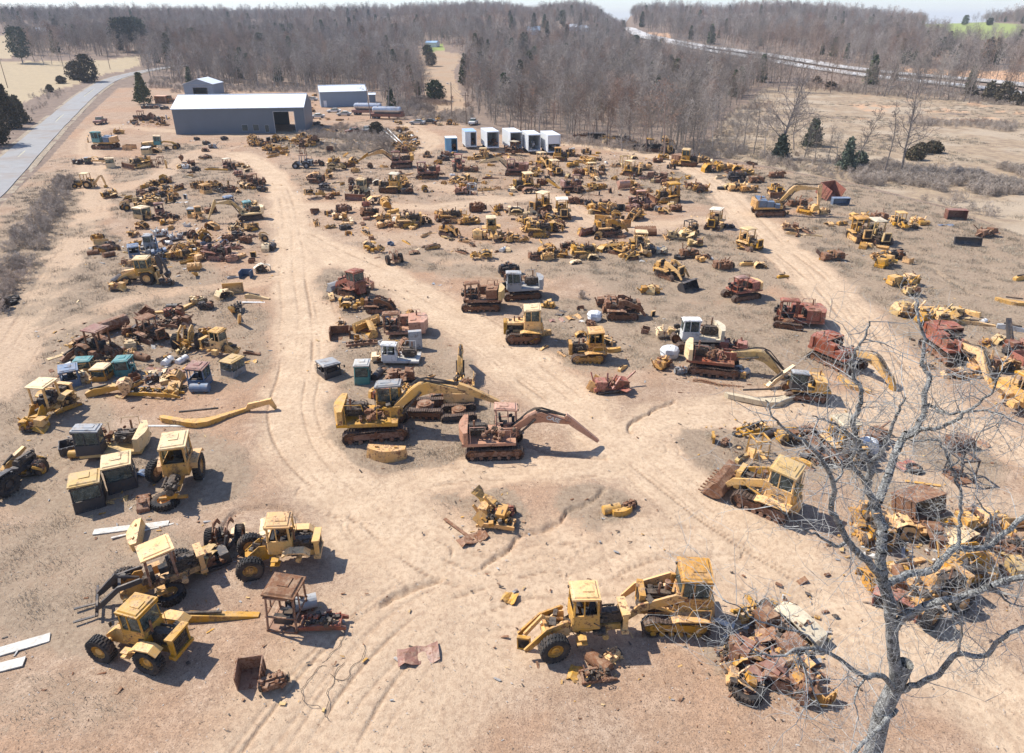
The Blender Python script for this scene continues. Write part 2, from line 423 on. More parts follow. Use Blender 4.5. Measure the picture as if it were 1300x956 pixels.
def blade_mb(x, w, h, yaw=0, z=0.05):
    m = MB(); n = 7; pr = []
    for i in range(n): t = i/(n-1); pr.append((x+.28*(2*t-1)**2-.1, z+t*h))
    m.shell(pr, .06, -w/2, w/2); 
    for sd in (-1, 1): m.box((x+.02, sd*w/2, z+h/2), (.36, .05, h))
    m.box((x+.2, 0, z+.08), (.08, w, .18)); m.box((x-.18, 0, z+h*.35), (.18, w*.8, .14)); m.box((x-.15, 0, z+h*.75), (.14, w*.9, .12))
    for i in range(5): m.box((x-.14, (i-2)*w*.2, z+h*.5), (.14, .07, h*.8))
    if yaw: m.rotz(yaw, (x, 0, 0))
    return m
def dozer(o, pal, g, loader=False):
    ps = []; L, h, w = 2.9, .92, .48; tp = pal if 'rf' not in o else 'rust'
    for y in (-.95, .95): ps.append(track_part(L, h, w, y, 'rust' if g.random() < .5 else pal, 'bare' in o))
    b = MB(); b.box((-.3, 0, .75), (2.3, .95, .5)); b.box((-.95, 0, 1.05), (.9, 1.0, .5)); b.box((.55, 0, .6), (1.6, .6, .2))
    b.bar((.2, -1.0, .62), (.2, 1.0, .62), .16); b.box((-1.55, 0, .9), (.35, .8, .7), (0, 8, 0)); ps.append(P('chassis', b, pal if g.random() < .6 else 'track'))
    for s in (-1, 1): f = MB(); f.box((-.75, s*.98, 1.12), (1.5, .62, .06)); f.box((-.75, s*.7, 1.0), (1.45, .06, .3)); f.prism([(-.1, 1.1), (.25, .98), (.3, 1.02), (-.08, 1.16)], s*.7, s*1.26); ps.append(P('fender', f, pal))
    ps.append(P('engine', engine_mb(.75, 1.2, 1.2, .6, .75, g), 'steel'))
    hd = MB()
    if 'nohood' not in o:
        hd.prism([(-.05, 1.66), (1.45, 1.58), (1.45, 1.66), (-.05, 1.76)], -.46, .46)
        for s in (-1, 1): hd.box((.68, s*.465, 1.6), (1.45, .03, .18))
        if g.random() < .4: hd.box((.7, -.47, 1.25), (1.3, .03, .6))
    else: hd.box((-.02, 0, 1.4), (.08, .9, .65))
    rg = MB(); rg.box((1.5, .44, 1.2), (.28, .12, .98)); rg.box((1.5, -.44, 1.2), (.28, .12, .98)); rg.box((1.5, 0, 1.68), (.28, 1.0, .12)); rg.box((1.5, 0, .75), (.28, 1.0, .12))
    ps.append(P('hood', hd, pal)); ps.append(P('radiator_guard', rg, pal, [P('grille', grille_mb(1.5, 0, 1.2, .2, .8, .85), 'steel')]))
    c = MB(); c.box((-.15, 0, 1.45), (.3, .85, .6), (0, -10, 0)); c.box((-1.35, 0, 1.45), (.45, 1.25, .62)); c.cyl((-1.35, .2, 1.76), (-1.35, .2, 1.84), .08, 8)
    ps.append(P('fuel_tank', c, pal))
    s_ = MB(); s_.box((-.85, 0, 1.35), (.5, .55, .18)); s_.box((-1.07, 0, 1.65), (.14, .55, .5), (0, -8, 0))
    for k in range(4): s_.cyl((-.45, -.3+k*.2, 1.3), (-.38, -.32+k*.2, 1.85), .018, 5)
    ps.append(P('seat', s_, 'seat'))
    ex = MB(); ex.cyl((.75, .12, 1.6), (.75, .12, 2.15), .055, 8); ex.cyl((.35, -.15, 1.6), (.35, -.15, 1.95), .11, 10); ex.cyl((.35, -.15, 1.95), (.35, -.15, 2.02), .15, 10)
    ps.append(P('exhaust_pipe', ex, 'rust'))
    ps.append(P('hydraulic_hose', clutter(MB(), -1.6, 1.6, -.75, .75, .85, 1.6, 16, g), 'steel'))
    for s in (-1, 1): ps.append(P('handrail', MB().tube([(-1.3, s*1.2, 1.15), (-1.3, s*1.22, 1.75), (-.5, s*1.22, 1.75), (-.3, s*1.2, 1.15)], .022, 5), pal))
    ps.append(P('belly_pipe', MB().tube([(-1.2, .55, 1.1), (-.2, .62, 1.0), (.4, .5, .9), (1.2, .52, .85)], .03, 6).tube([(-1.1, -.55, 1.05), (0, -.66, .95), (1.1, -.5, 1.0)], .025, 6), 'hose'))
    if 'can' in o: ps.append(canopy_part(-.72, 1.1, 1.25, 1.4, 1.55, pal, o.get('roof')))
    if 'cab' in o: ps.append(cab_parts(-.72, 0, 1.15, 1.35, 1.4, 1.65, pal, o.get('roof'), g=g))
    if loader:
        lift = float(o.get('lift', 0))
        for s in (-1, 1):
            a = MB(); a.prism([(-.35, 1.95), (.15, 2.05), (1.7, 1.35), (2.25, .55), (2.1, .42), (1.5, 1.05), (-.1, 1.62)], s*.66-.05, s*.66+.05)
            ps.append(P('lift_arm', a.roty(-lift, (-.1, 0, 1.85)), pal))
        t = MB(); 
        for s in (-1, 1): t.prism([(-.5, 1.1), (.15, 1.1), (.12, 2.05), (-.35, 2.05)], s*.56-.03, s*.56+.03); t.cyl((.1, s*.66, 1.0), (1.2, s*.66, 1.35), .07, 8)
        ps.append(P('loader_tower', t, pal))
        if 'nobk' not in o: ps.append(P('bucket', bucket_mb(2.15, .08, 2.5, 1.0, -lift*.3).roty(-lift, (-.1, 0, 1.85)), o.get('bkp', 'rust')))
    elif 'blade' in o:
        ps.append(P('blade', blade_mb(2.35, 3.3 if 'bigb' in o else 2.9, 1.05, float(o.get('by', 0))), o.get('bp', pal)))
        for s in (-1, 1): ps.append(P('push_arm', MB().bar((-.1, s*1.3, .5), (2.15, s*1.25, .35), .16, .22), pal))
        cy = MB(); 
        for s in (-.4, .4): cy.cyl((1.4, s, 1.5), (2.2, s*1.1, .7), .06, 8)
        ps.append(P('lift_cylinder', cy, pal))
    if 'rip' in o:
        r = MB(); r.box((-2.1, 0, .75), (.25, 1.6, .25)); 
        for s in (-.6, 0, .6): r.bar((-1.7, s*.6, .9), (-2.1, s, .8), .1); r.prism([(-2.2, .9), (-2.05, .9), (-2.0, .3), (-1.85, .05), (-2.15, .3)], s-.04, s+.04)
        ps.append(P('ripper', r, pal))
    return ps
def wheel_loader(o, pal, g):
    ps = []; r, w = .72, .5; tread = 1.0; miss = o.get('w', '1111'); art = float(o.get('art', 12))
    Fm = Matrix.Translation((.1, 0, 0)) @ Matrix.Rotation(R(art), 4, 'Z') @ Matrix.Translation((-.1, 0, 0))
    def fr(p):  # swings the front half about the articulation
        p[1].xf(Fm); [fr(c) for c in p[3]]; return p
    for k, (x, y) in enumerate([(1.35, tread), (1.35, -tread), (-1.4, tread), (-1.4, -tread)]):
        if miss[k] == '1':
            q = wheel_part(x, y, r, w, pal)
            ps.append(fr(q) if k < 2 else q)
    a = MB(); a.cyl((1.35, -.85, r), (1.35, .85, r), .16, 10); a.box((1.35, 0, r), (.5, .45, .45)); a.box((.8, 0, .85), (1.3, .55, .4))
    for s in (-1, 1): a.prism([(.35, .6), (.45, 1.55), (.8, 1.6), (1.6, .95), (1.6, .6)], s*.34-.03, s*.34+.03)
    ps.append(fr(P('front_frame', a, pal)))
    b = MB(); b.cyl((-1.4, -.85, r), (-1.4, .85, r), .16, 10); b.box((-1.1, 0, .8), (2.3, .6, .35)); b.box((-1.4, 0, r), (.5, .45, .45)); b.box((0, 0, .8), (.5, .3, .6))
    ps.append(P('rear_frame', b, pal)); ps.append(P('engine', engine_mb(-1.55, 1.3, 1.3, .65, .75, g), 'steel'))
    if 'nohood' not in o:
        hd = MB(); hd.prism([(-.75, 1.1), (-.75, 1.95), (-2.35, 1.8), (-2.45, 1.0)], -.5, .5); ps.append(P('hood', hd, pal, [P('grille', grille_mb(-2.43, 0, 1.4, .08, .8, .6), 'steel')]))
    else:
        rg = MB(); rg.box((-2.4, .5, 1.2), (.25, .1, 1.1)); rg.box((-2.4, -.5, 1.2), (.25, .1, 1.1)); rg.box((-2.4, 0, 1.75), (.4, 1.2, .12)); rg.box((-2.4, 0, .7), (.35, 1.3, .2))
        ps.append(P('radiator_guard', rg, pal, [P('grille', grille_mb(-2.42, 0, 1.2, .16, .9, .95), 'steel')]))
    for s in (-1, 1):
        f = MB().prism([(-.65, 1.3), (-.65, 1.42), (-1.0, 1.62), (-1.8, 1.62), (-2.15, 1.35), (-2.1, 1.3), (-1.75, 1.54), (-1.05, 1.54)], s*.7, s*1.25)
        if 'nofend' not in o: ps.append(P('fender', f, pal))
    if 'cab' in o: ps.append(cab_parts(-.45, 0, 1.15, 1.3, 1.25, 1.75, pal, o.get('roof'), g=g, lower=.45, glass='ng' not in o))
    elif 'can' in o:
        ps.append(canopy_part(-.45, 1.15, 1.3, 1.3, 1.7, o.get('fp', pal), o.get('roof')))
        s_ = MB(); s_.box((-.6, 0, 1.45), (.5, .5, .3)); s_.box((-.85, 0, 1.75), (.14, .5, .5)); s_.box((0, 0, 1.45), (.2, .6, .6)); ps.append(P('seat', s_, 'seat'))
    lift = float(o.get('lift', 0))
    if 'noarm' not in o:
        for s in (-1, 1):
            a = MB().prism([(.4, 1.62), (.55, 1.72), (1.6, 1.5), (2.7, .55), (2.6, .35), (2.3, .5), (1.5, 1.2), (.5, 1.42)], s*.52-.05, s*.52+.05).roty(-lift, (.5, 0, 1.55))
            ps.append(fr(P('lift_arm', a, o.get('ap', pal))))
        t = MB(); t.bar((1.5, -.52, 1.35), (1.5, .52, 1.35), .14); t.cyl((.6, 0, 1.4), (1.6, 0, 1.75), .08, 8); t.bar((1.6, 0, 1.9), (2.5, 0, .95), .12, .2)
        ps.append(fr(P('tilt_linkage', t.roty(-lift, (.5, 0, 1.55)), o.get('ap', pal))))
        if 'bk' in o: ps.append(fr(P('bucket', bucket_mb(2.7, .08, 2.4, 1.0).roty(-lift, (.5, 0, 1.55)), o.get('bkp', pal))))
        if 'fork' in o:
            q = MB(); 
            for s in (-.5, .5): q.bar((2.6, s, .9), (2.75, s, .1), .1, .16); q.bar((2.75, s, .08), (3.8, s, .05), .12, .06)
            q.bar((2.6, -.8, .9), (2.6, .8, .9), .1); q.bar((2.7, -.8, .3), (2.7, .8, .3), .1); ps.append(fr(P('fork', q.roty(-lift*.6, (.5, 0, 1.55)), 'dark')))
    ps.append(P('hydraulic_hose', clutter(MB(), -2.2, 1.3, -.6, .6, .75, 1.6, 22, g), 'steel'))
    st = MB(); st.box((-.2, 1.0, .75), (.5, .4, .06)); st.box((-.2, 1.0, 1.05), (.4, .35, .06)); st.box((-.2, -1.0, .9), (.6, .4, .5)); ps.append(P('step', st, pal))
    ex = MB().cyl((-1.2, .2, 1.7), (-1.2, .2, 2.4), .055, 8); ps.append(P('exhaust_pipe', ex, 'rust'))
    return ps
def backhoe(o, pal, g):
    ps = []; miss = o.get('w', '1111')
    for k, (x, y, r, w) in enumerate([(1.25, .8, .5, .3), (1.25, -.8, .5, .3), (-1.1, .85, .74, .42), (-1.1, -.85, .74, .42)]):
        if miss[k] == '1': ps.append(wheel_part(x, y, r, w, pal))
    b = MB(); b.box((0, 0, .8), (3.0, .5, .4)); b.cyl((1.25, -.7, .5), (1.25, .7, .5), .1, 8); b.cyl((-1.1, -.7, .74), (-1.1, .7, .74), .15, 8); ps.append(P('chassis', b, pal))
    ps.append(P('engine', engine_mb(1.0, 1.15, 1.1, .55, .6, g), 'steel'))
    if 'nohood' not in o:
        h = MB(); h.prism([(.2, 1.0), (.2, 1.62), (1.75, 1.5), (1.8, .85)], -.36, .36); ps.append(P('hood', h, pal, [P('grille', grille_mb(1.79, 0, 1.15, .07, .55, .5), 'steel')]))
    for s in (-1, 1): f = MB().prism([(-.3, 1.2), (-.35, 1.5), (-.7, 1.62), (-1.6, 1.6), (-1.85, 1.3), (-1.78, 1.26), (-1.55, 1.52), (-.75, 1.54), (-.42, 1.44)], s*.6, s*1.05); ps.append(P('fender', f, pal))
    if 'cab' in o: ps.append(cab_parts(-.65, 0, 1.05, 1.5, 1.3, 1.75, pal, o.get('roof'), g=g))
    elif 'can' in o:
        ps.append(canopy_part(-.65, 1.05, 1.3, 1.2, 1.65, pal, o.get('roof')))
        s_ = MB(); s_.box((-.8, 0, 1.3), (.5, .5, .3)); s_.box((-1.05, 0, 1.65), (.14, .5, .5)); s_.box((.05, 0, 1.3), (.2, .5, .5)); ps.append(P('seat', s_, 'seat'))
    if 'noarm' not in o:
        for s in (-1, 1): ps.append(P('lift_arm', MB().prism([(.15, 1.5), (.3, 1.62), (1.9, 1.0), (2.5, .45), (2.4, .3), (1.8, .8), (.2, 1.3)], s*.52-.05, s*.52+.05), o.get('ap', pal)))
        ps.append(P('front_bucket', bucket_mb(2.45, .05, 2.1, .75), o.get('bkp', pal)))
    if 'nohoe' not in o:
        q = MB(); q.box((-1.9, 0, .8), (.25, 1.0, .7)); q.box((-2.1, 0, 1.0), (.3, .35, .7)); 
        for s in (-1, 1): q.bar((-2.0, s*.5, 1.3), (-2.15, s*.75, .15), .14); q.box((-2.15, s*.75, .08), (.4, .3, .08))
        ps.append(P('stabiliser', q, pal))
        bp = o.get('hp', pal)
        if 'hout' in o:
            ps.append(P('boom', MB().prism([(-2.15, .9), (-2.2, 1.25), (-3.3, 2.35), (-3.75, 2.4), (-3.8, 2.2), (-3.3, 1.9), (-2.5, .95)], -.12, .12), bp))
            ps.append(P('stick', MB().prism([(-3.55, 2.5), (-3.9, 2.45), (-4.3, 1.0), (-4.25, .35), (-4.1, .35), (-3.95, 1.0)], -.1, .1), bp))
            ps.append(P('rear_bucket', bucket_mb(-4.2, .1, .7, .55, 40), bp))
        else:
            ps.append(P('boom', MB().prism([(-2.15, .9), (-2.35, 1.2), (-2.1, 2.8), (-2.3, 3.1), (-2.5, 3.05), (-2.65, 2.3), (-2.55, .95)], -.12, .12), bp))
            ps.append(P('stick', MB().prism([(-2.2, 3.15), (-2.5, 3.2), (-3.0, 2.2), (-3.15, 1.2), (-2.98, 1.2), (-2.8, 2.1)], -.1, .1), bp))
            ps.append(P('rear_bucket', bucket_mb(-3.1, .75, .7, .55, 60), bp))
    return ps
def arm_profile(L, t):
    up = [(-.2, -.12), (0, .22), (.30*L, .22*L), (.42*L, .27*L), (.55*L, .26*L), (.97*L, .10), (1.02*L, 0)]
    lo = [(.97*L, -.14), (.55*L, .26*L-t*1.15), (.42*L, .27*L-t*1.25), (.28*L, .22*L-t), (.05, -.2)]
    return up+lo
def excavator(o, pal, g):
    ps = []; hy = float(o.get('hy', 0)); hp = pal; bp = o.get('boom', pal)
    if 'notr' not in o:
        for y in (-1.05, 1.05): ps.append(track_part(3.9, .85, .55, y, 'rust' if pal != 'pale' else 'track'))
        u = MB().box((0, 0, .55), (1.5, 1.7, .35)); u.cyl((0, 0, .6), (0, 0, 1.02), .62, 20); u.bar((-.9, -1, .5), (.9, 1, .5), .3); u.bar((-.9, 1, .5), (.9, -1, .5), .3)
        ps.append(P('undercarriage', u, 'track')); z0 = 1.05
    else: z0 = .35
    M = Matrix.Rotation(R(hy), 4, 'Z'); hs = []
    d = MB().box((-.35, 0, z0+.12), (3.6, 2.35, .22)); d.box((1.1, 0, z0+.4), (1.2, .25, .6)); d.box((1.1, .3, z0+.5), (.9, .08, .7)); d.box((1.1, -.3, z0+.5), (.9, .08, .7)); hs.append(P('deck', d, hp))
    cw = MB(); n = 10; pr = [(-1.75, -1.2)]+[(-2.05-.32*math.sin(math.pi*i/n), -1.2+2.4*i/n) for i in range(n+1)]+[(-1.75, 1.2)]
    vs = [(a, b, z0+.2) for a, b in pr]+[(a, b, z0+1.12) for a, b in pr]; m_ = len(pr)
    cw.add(vs, [(i, i+1, m_+i+1, m_+i) for i in range(m_-1)]+[(m_-1, 0, m_, 2*m_-1), tuple(range(m_)), tuple(range(m_, 2*m_))]); 
    if 'nocw' not in o: hs.append(P('counterweight', cw, o.get('cw', hp)))
    hs.append(P('engine', engine_mb(-1.1, z0+.7, 1.2, .8, .7, g), 'steel'))
    if 'nohood' not in o:
        h = MB().box((-1.15, 0, z0+1.1), (1.15, 2.2, .12)); h.box((-1.15, -1.1, z0+.68), (1.1, .06, .85)); h.box((-1.15, 1.1, z0+.68), (1.1, .06, .85)); h.box((-.1, -.85, z0+.65), (.9, .62, .85)); h.box((.8, -.85, z0+.5), (.7, .6, .55)); h.box((-1.0, .4, z0+1.2), (.5, .5, .1))
        hs.append(P('engine_hood', h, o.get('hood', hp)))
    else: hs.append(P('hydraulic_valve', clutter(MB(), -.8, .7, -1.0, 0, z0+.3, z0+.9, 26, g), 'rust'))
    hs.append(P('handrail', MB().tube([(-1.6, -1.1, z0+.25), (-1.6, -1.12, z0+1.5), (-.6, -1.12, z0+1.5), (-.5, -1.1, z0+1.1)], .024, 5).tube([(1.1, -1.15, z0+.2), (1.1, -1.15, z0+1.2), (.3, -1.15, z0+1.2), (.3, -1.15, z0+.5)], .024, 5), hp))
    hs.append(P('exhaust_pipe', MB().cyl((-1.3, -.5, z0+1.0), (-1.3, -.5, z0+1.65), .07, 8), 'rust'))
    if 'nc' not in o: hs.append(cab_parts(.85, .72, z0+.22, 1.5, .9, 1.65, o.get('cabp', hp), o.get('roof'), g=g, lower=.4, glass='ng' not in o, bare='ng' in o))
    if 'nb' not in o:
        L = float(o.get('L', 5.0)); S = float(o.get('S', 2.6)); a = float(o.get('b', 5)); s = float(o.get('s', -70))
        p0 = Vector((1.25, 0, z0+.65))
        b = MB().prism(arm_profile(L, .62), -.2, .2).roty(-a); b.xf(Matrix.Translation(p0)); hs.append(P('boom', b, bp))
        tip = p0+Matrix.Rotation(R(-a), 3, 'Y') @ Vector((L, 0, 0))
        cy = MB(); mid = p0+Matrix.Rotation(R(-a), 3, 'Y') @ Vector((.42*L, 0, .16*L))
        for q in (-.28, .28): cy.cyl((1.7, q, z0+.35), (mid.x, q, mid.z), .08, 8)
        top = p0+Matrix.Rotation(R(-a), 3, 'Y') @ Vector((.45*L, 0, .31*L))
        if S > 0:
            sd = Vector((math.cos(R(s)), 0, math.sin(R(s)))); nn = Vector((-sd.z, 0, sd.x))
            st = MB().prism([((tip+sd*u_+nn*v_).x, (tip+sd*u_+nn*v_).z) for u_, v_ in [(-.55, .1), (-.5, .3), (.2, .3), (S, .1), (S, -.1), (.2, -.2), (-.3, -.1)]], -.16, .16)
            hs.append(P('stick', st, bp)); e = tip+sd*-.5+nn*.2; cy.cyl(top, e, .08, 8)
            if 'bk' in o:
                t2 = tip+sd*S; hs.append(P('bucket', bucket_mb(t2.x-.1, t2.z-.7, 1.0, .8, float(o.get('ba', 100)), piv=tuple(t2)), o.get('bkp', bp)))
        Rm = Matrix.Rotation(R(-a), 3, 'Y'); hz = MB()
        for q in (-.09, 0, .09): hz.tube([p0+Rm @ Vector((u_*L, q, v_*L+.26)) for u_, v_ in ((-.02, -.01), (.15, .1), (.3, .215), (.42, .27), (.55, .262), (.75, .165), (.97, .045))], .022, 5)
        hs.append(P('hose_line', hz, 'hose')); hs.append(P('hydraulic_cylinder', cy, 'steel')); hs.append(P('hydraulic_hose', clutter(MB(), -.6, 1.5, -.5, .5, z0+.2, z0+.9, 18, g), 'steel'))
    else:
        hs.append(P('hydraulic_hose', clutter(MB(), .8, 1.9, -.4, .4, z0+.3, z0+1.0, 16, g), 'hose'))
    for q in hs: q[1].xf(M); [c[1].xf(M) for c in q[3]]
    return ps+hs
def loose_cab(o, pal, g):
    c = cab_parts(0, 0, .05, float(o.get('l', 1.5)), float(o.get('w', 1.35)), float(o.get('h', 1.7)), pal, o.get('roof'), g=g, glass='ng' not in o, bare='bare' in o, lower=float(o.get('lo', .42)))
    return [P('frame', c[1], pal)]+c[3]
def loose_engine(o, pal, g):
    m = engine_mb(0, .5, 1.3, .7, .8, g); f = MB().cyl((-.75, 0, .5), (-.6, 0, .5), .36, 18); f.cyl((.78, 0, .45), (.86, 0, .45), .22, 14); f.cyl((.9, 0, .45), (.92, 0, .45), .35, 6)
    return [P('block', m, pal), P('flywheel', f, 'steel'), P('manifold', clutter(MB(), -.5, .5, -.42, .42, .6, 1.0, 12, g), 'rust')]
def loose_boom(o, pal, g):
    L = float(o.get('L', 5)); 
    m = MB().prism(arm_profile(L, .6), -.2, .2); m.xf(Matrix.Rotation(R(90-float(o.get('roll', 0))), 4, 'X') if 'side' in o else Matrix.Identity(4))
    zz = min(p.z for p in m.v); m.xf(Matrix.Translation((-L/2, 0, -zz)))
    cy = MB().cyl((-L*.3, .1, .55 if 'side' in o else .25), (L*.15, .12, .55 if 'side' in o else .3*L*.6), .08, 8)
    out = [P('boom', m, pal), P('hydraulic_cylinder', cy, 'steel')]
    if 'st' in o:
        out.append(P('stick', MB().prism([(L/2-.3, .2), (L/2, .75), (L/2+1.7, 1.0), (L/2+2.0, .2), (L/2+1.9, 0), (L/2+1.5, .55), (L/2, .25)], -.13, .13), pal))
    return out
def straight_arm(o, pal, g):
    L = float(o.get('L', 4)); a = float(o.get('a', 0))
    m = MB().prism([(-L/2, .05), (-L/2, .4), (-L/4, .55), (L/2, .25), (L/2, .02)], -.17, .17).roty(-a); zz = min(p.z for p in m.v); m.xf(Matrix.Translation((0, 0, -zz)))
    c = MB().cyl((-L*.35, 0, .6), (L*.1, 0, .55), .08, 8).roty(-a); c.xf(Matrix.Translation((0, 0, -zz)))
    return [P('arm', m, pal), P('hydraulic_cylinder', c, 'steel')]
def loose_bucket(o, pal, g):
    m = bucket_mb(-.3, .02, float(o.get('w', 2.0)), 1.0, float(o.get('a', 0))); zz = min(p.z for p in m.v); return [P('bucket', m.xf(Matrix.Translation((0, 0, -zz))), pal)]
def loose_blade(o, pal, g):
    m = blade_mb(0, float(o.get('w', 3)), 1.05).roty(float(o.get('a', 0))); zz = min(p.z for p in m.v); return [P('blade', m.xf(Matrix.Translation((0, 0, -zz))), pal)]
def loose_tyre(o, pal, g):
    r = float(o.get('r', .7)); flat_ = 'up' not in o
    q = wheel_part(0, 0, r, r*.7, pal, (90, 0, 0) if flat_ else (0, 0, 0), z=r*.35 if flat_ else r)
    return [P('tyre', q[1], 'rubber'), P('rim', q[3][0][1], pal)]
def axle(o, pal, g):
    a = MB().cyl((0, -.9, .7), (0, .9, .7), .15, 10); a.box((0, 0, .7), (.55, .5, .5)); a.box((-.5, 0, .9), (1.1, .5, .35))
    t = MB(); 
    for s in (-1, 1): t.prism([(-.9, .7), (-.9, 1.9), (-.5, 2.0), (.1, 1.0), (.1, .7)], s*.3-.03, s*.3+.03); t.prism([(-.8, 1.9), (-.3, 2.2), (.6, 1.9), (1.0, 1.2), (.85, 1.1), (.45, 1.7), (-.3, 1.9)], s*.45-.04, s*.45+.04)
    ps = [P('axle_housing', a, pal), P('frame', t, pal), P('hydraulic_valve', clutter(MB(), -1.0, 0, -.3, .3, 1.0, 1.7, 16, g), 'steel')]
    for s in (-1, 1): ps.append(wheel_part(0, s*.98, .72, .5, pal))
    return ps
def undercarriage(o, pal, g):
    ps = [track_part(3.4, .85, .5, y, pal, 'bare' in o) for y in (-.95, .95)]
    u = MB().box((0, 0, .55), (1.4, 1.5, .3)); u.cyl((0, 0, .6), (0, 0, .95), .6, 20); u.cyl((0, 0, .95), (0, 0, 1.0), .4, 16); ps.append(P('centre_frame', u, 'rust')); return ps
def rails(o, pal, g):
    L = float(o.get('L', 5)); m = MB()
    for s in (-.4, .4): m.prism([(-L/2, .25), (-L/2, .5), (-L*.1, .6), (L*.3, .55), (L/2, .35), (L/2, .15), (0, .25)], s-.06, s+.06)
    for i in range(5): m.box((-L/2+L*(i+.3)/5, 0, .4), (.14, .8, .16))
    e = clutter(MB(), -L*.35, L*.3, -.4, .4, .35, .85, 30, g)
    return [P('chassis_rails', m, pal), P('driveline', e, 'steel'), P('bracket', clutter(MB(), -L*.45, L*.45, -.45, .45, .5, 1.1, 7, g), pal)]
def wreck(o, pal, g):
    L = float(o.get('L', 2.6)); m = MB(); u = g.uniform
    m.box((0, 0, .35), (L, .9, .3), (0, u(-4, 4), 0)); m.box((-L*.3, 0, .75), (L*.3, 1.0, .6), (u(-8, 8), u(-8, 8), 0))
    for i in range(6):
        a = (u(-L/2, L/2), u(-.6, .6), u(.2, .7)); m.bar(a, (a[0]+u(-.9, .9), a[1]+u(-.5, .5), a[2]+u(.2, 1.1)), u(.08, .16))
    for i in range(3): m.box((u(-L/2, L/2), u(-.7, .7), u(.4, 1.1)), (u(.5, 1.2), u(.3, .9), .05), (u(-40, 40), u(-40, 40), u(0, 180)))
    e = clutter(MB(), -L*.45, L*.45, -.55, .55, .3, 1.0, 34, g)
    h = MB().prism([(L*.1, .5), (L*.15, 1.15), (L*.45, 1.05), (L*.5, .5)], -.45, .45)
    c = MB(); 
    for s in (-.5, .5): c.cyl((-L*.4, s*1.2, .2), (L*.3, s*1.1, .35), .09, 8)
    return [P('frame', m, pal), P('engine', e, 'steel' if g.random() < .6 else 'rust'), P('hood', h, pal if g.random() < .7 else 'rust'), P('hydraulic_cylinder', c, 'steel')]
def drum(o, pal, g):                # engine hood or housing torn off a machine, hollow, with remains inside
    u = g.uniform; w = u(.4, .6); h = u(.8, 1.25); L = u(.8, 1.2)
    pr = [(-L, .02), (-L*u(.95, 1.1), h*u(.5, .8)), (-L*u(.55, .8), h*u(.85, 1)), (0, h*u(.95, 1.05)), (L*u(.5, .8), h*u(.75, 1)), (L*u(.95, 1.1), h*u(.3, .7)), (L*1.02, .02)]
    m = MB().shell(pr, .05, -w, w)
    if g.random() < .6: m.prism([(-L*.9, .03), (-L*.95, h*.5), (-L*.5, h*.82), (L*.2, h*.85), (L*.35, .03)], w-.04, w)
    for k in (-.6, 0, .6): m.shell([(p[0]*.97, p[1]*.96) for p in pr], .04, k*w-.03, k*w+.03)
    m.box((u(-.3, .3), 0, h+.03), (u(.3, .7), w*.9, .06)); m.rotz(u(-8, 8))
    return [P('shell', m, pal), P('engine', clutter(MB(), -L*.8, L*.8, -w*.95, w*.95, .1, h*.75, 22, g), 'steel'), P('fitting', clutter(MB(), -L*.8, L*.8, -w, w, h*.9, h*1.15, 6, g), 'rust')]
def cweight(o, pal, g):
    m = MB(); n = 12; pr = [(-1.25, .3)]+[(-1.25+2.5*i/n, -.12-.42*math.sin(math.pi*i/n)) for i in range(n+1)]+[(1.25, .3)]
    m_ = len(pr); vs = [(a, b, .02) for a, b in pr]+[(a*.94, b*.9, .8) for a, b in pr]
    m.add(vs, [(i, i+1, m_+i+1, m_+i) for i in range(m_-1)]+[(m_-1, 0, m_, 2*m_-1), tuple(range(m_)), tuple(range(m_, 2*m_))]); return [P('casting', m, pal), P('lifting_eye', MB().box((-.6, 0, .84), (.2, .1, .12)).box((.6, 0, .84), (.2, .1, .12)), pal)]
def openbox(o, pal, g):
    w, d, h = float(o.get('w', 2.6)), float(o.get('d', 2.0)), float(o.get('h', 1.6)); t = .06; m = MB()
    m.box((0, 0, t/2), (d, w, t)); m.box((0, w/2, h/2), (d, t, h)); m.box((0, -w/2, h/2), (d, t, h)); m.box((-d/2, 0, h/2), (t, w-.07, h))
    if 'lid' in o: m.box((0, 0, h), (d+.1, w+.12, t))
    for s in (-1, 1):
        for i in range(3): m.box((-d/2+d*(i+.5)/3, s*(w/2+.05), h/2), (.09, .07, h*.95))
    m.roty(float(o.get('a', 0))); zz = min(p.z for p in m.v); m.xf(Matrix.Translation((0, 0, -zz)))
    return [P('shell', m, pal), P('hinge', MB().cyl((-d/2, -w*.4, .15), (-d/2, w*.4, .15), .06, 8), 'steel')]
def plate(o, pal, g):
    m = MB(); L, w = float(o.get('L', 1.6)), float(o.get('w', 1.0)); n = 6; vs = []; fs = []
    for i in range(n+1):
        for j in range(3): vs.append((-L/2+L*i/n, -w/2+w*j/2+.08*math.sin(i*2.1+j), .1+.09*math.sin(i*1.3)+.06*math.sin(j*2+i)))
    for i in range(n):
        for j in range(2): q = (i*3+j, i*3+j+1, i*3+j+4, i*3+j+3); fs.append(q)
    k = len(vs); vs += [(a, b, c-.03) for a, b, c in vs]; fs += [tuple(reversed([i+k for i in q])) for q in fs[:]]
    rim = [i*3 for i in range(n+1)]; 
    for r_ in (rim, [i+2 for i in rim]):
        for a, b in zip(r_, r_[1:]): fs.append((a, b, b+k, a+k))
    m.add(vs, fs); return [P('sheet', m.roty(-float(o.get('a', 0))).xf(Matrix.Translation((0, 0, L*.5*math.sin(R(abs(float(o.get('a', 0)))))))), pal)]
def plank(o, pal, g): 
    L = float(o.get('L', 4)); return [P('board', MB().box((0, 0, .09), (L, float(o.get('w', .5)), .06), (0, 1.0, 0)), pal)]
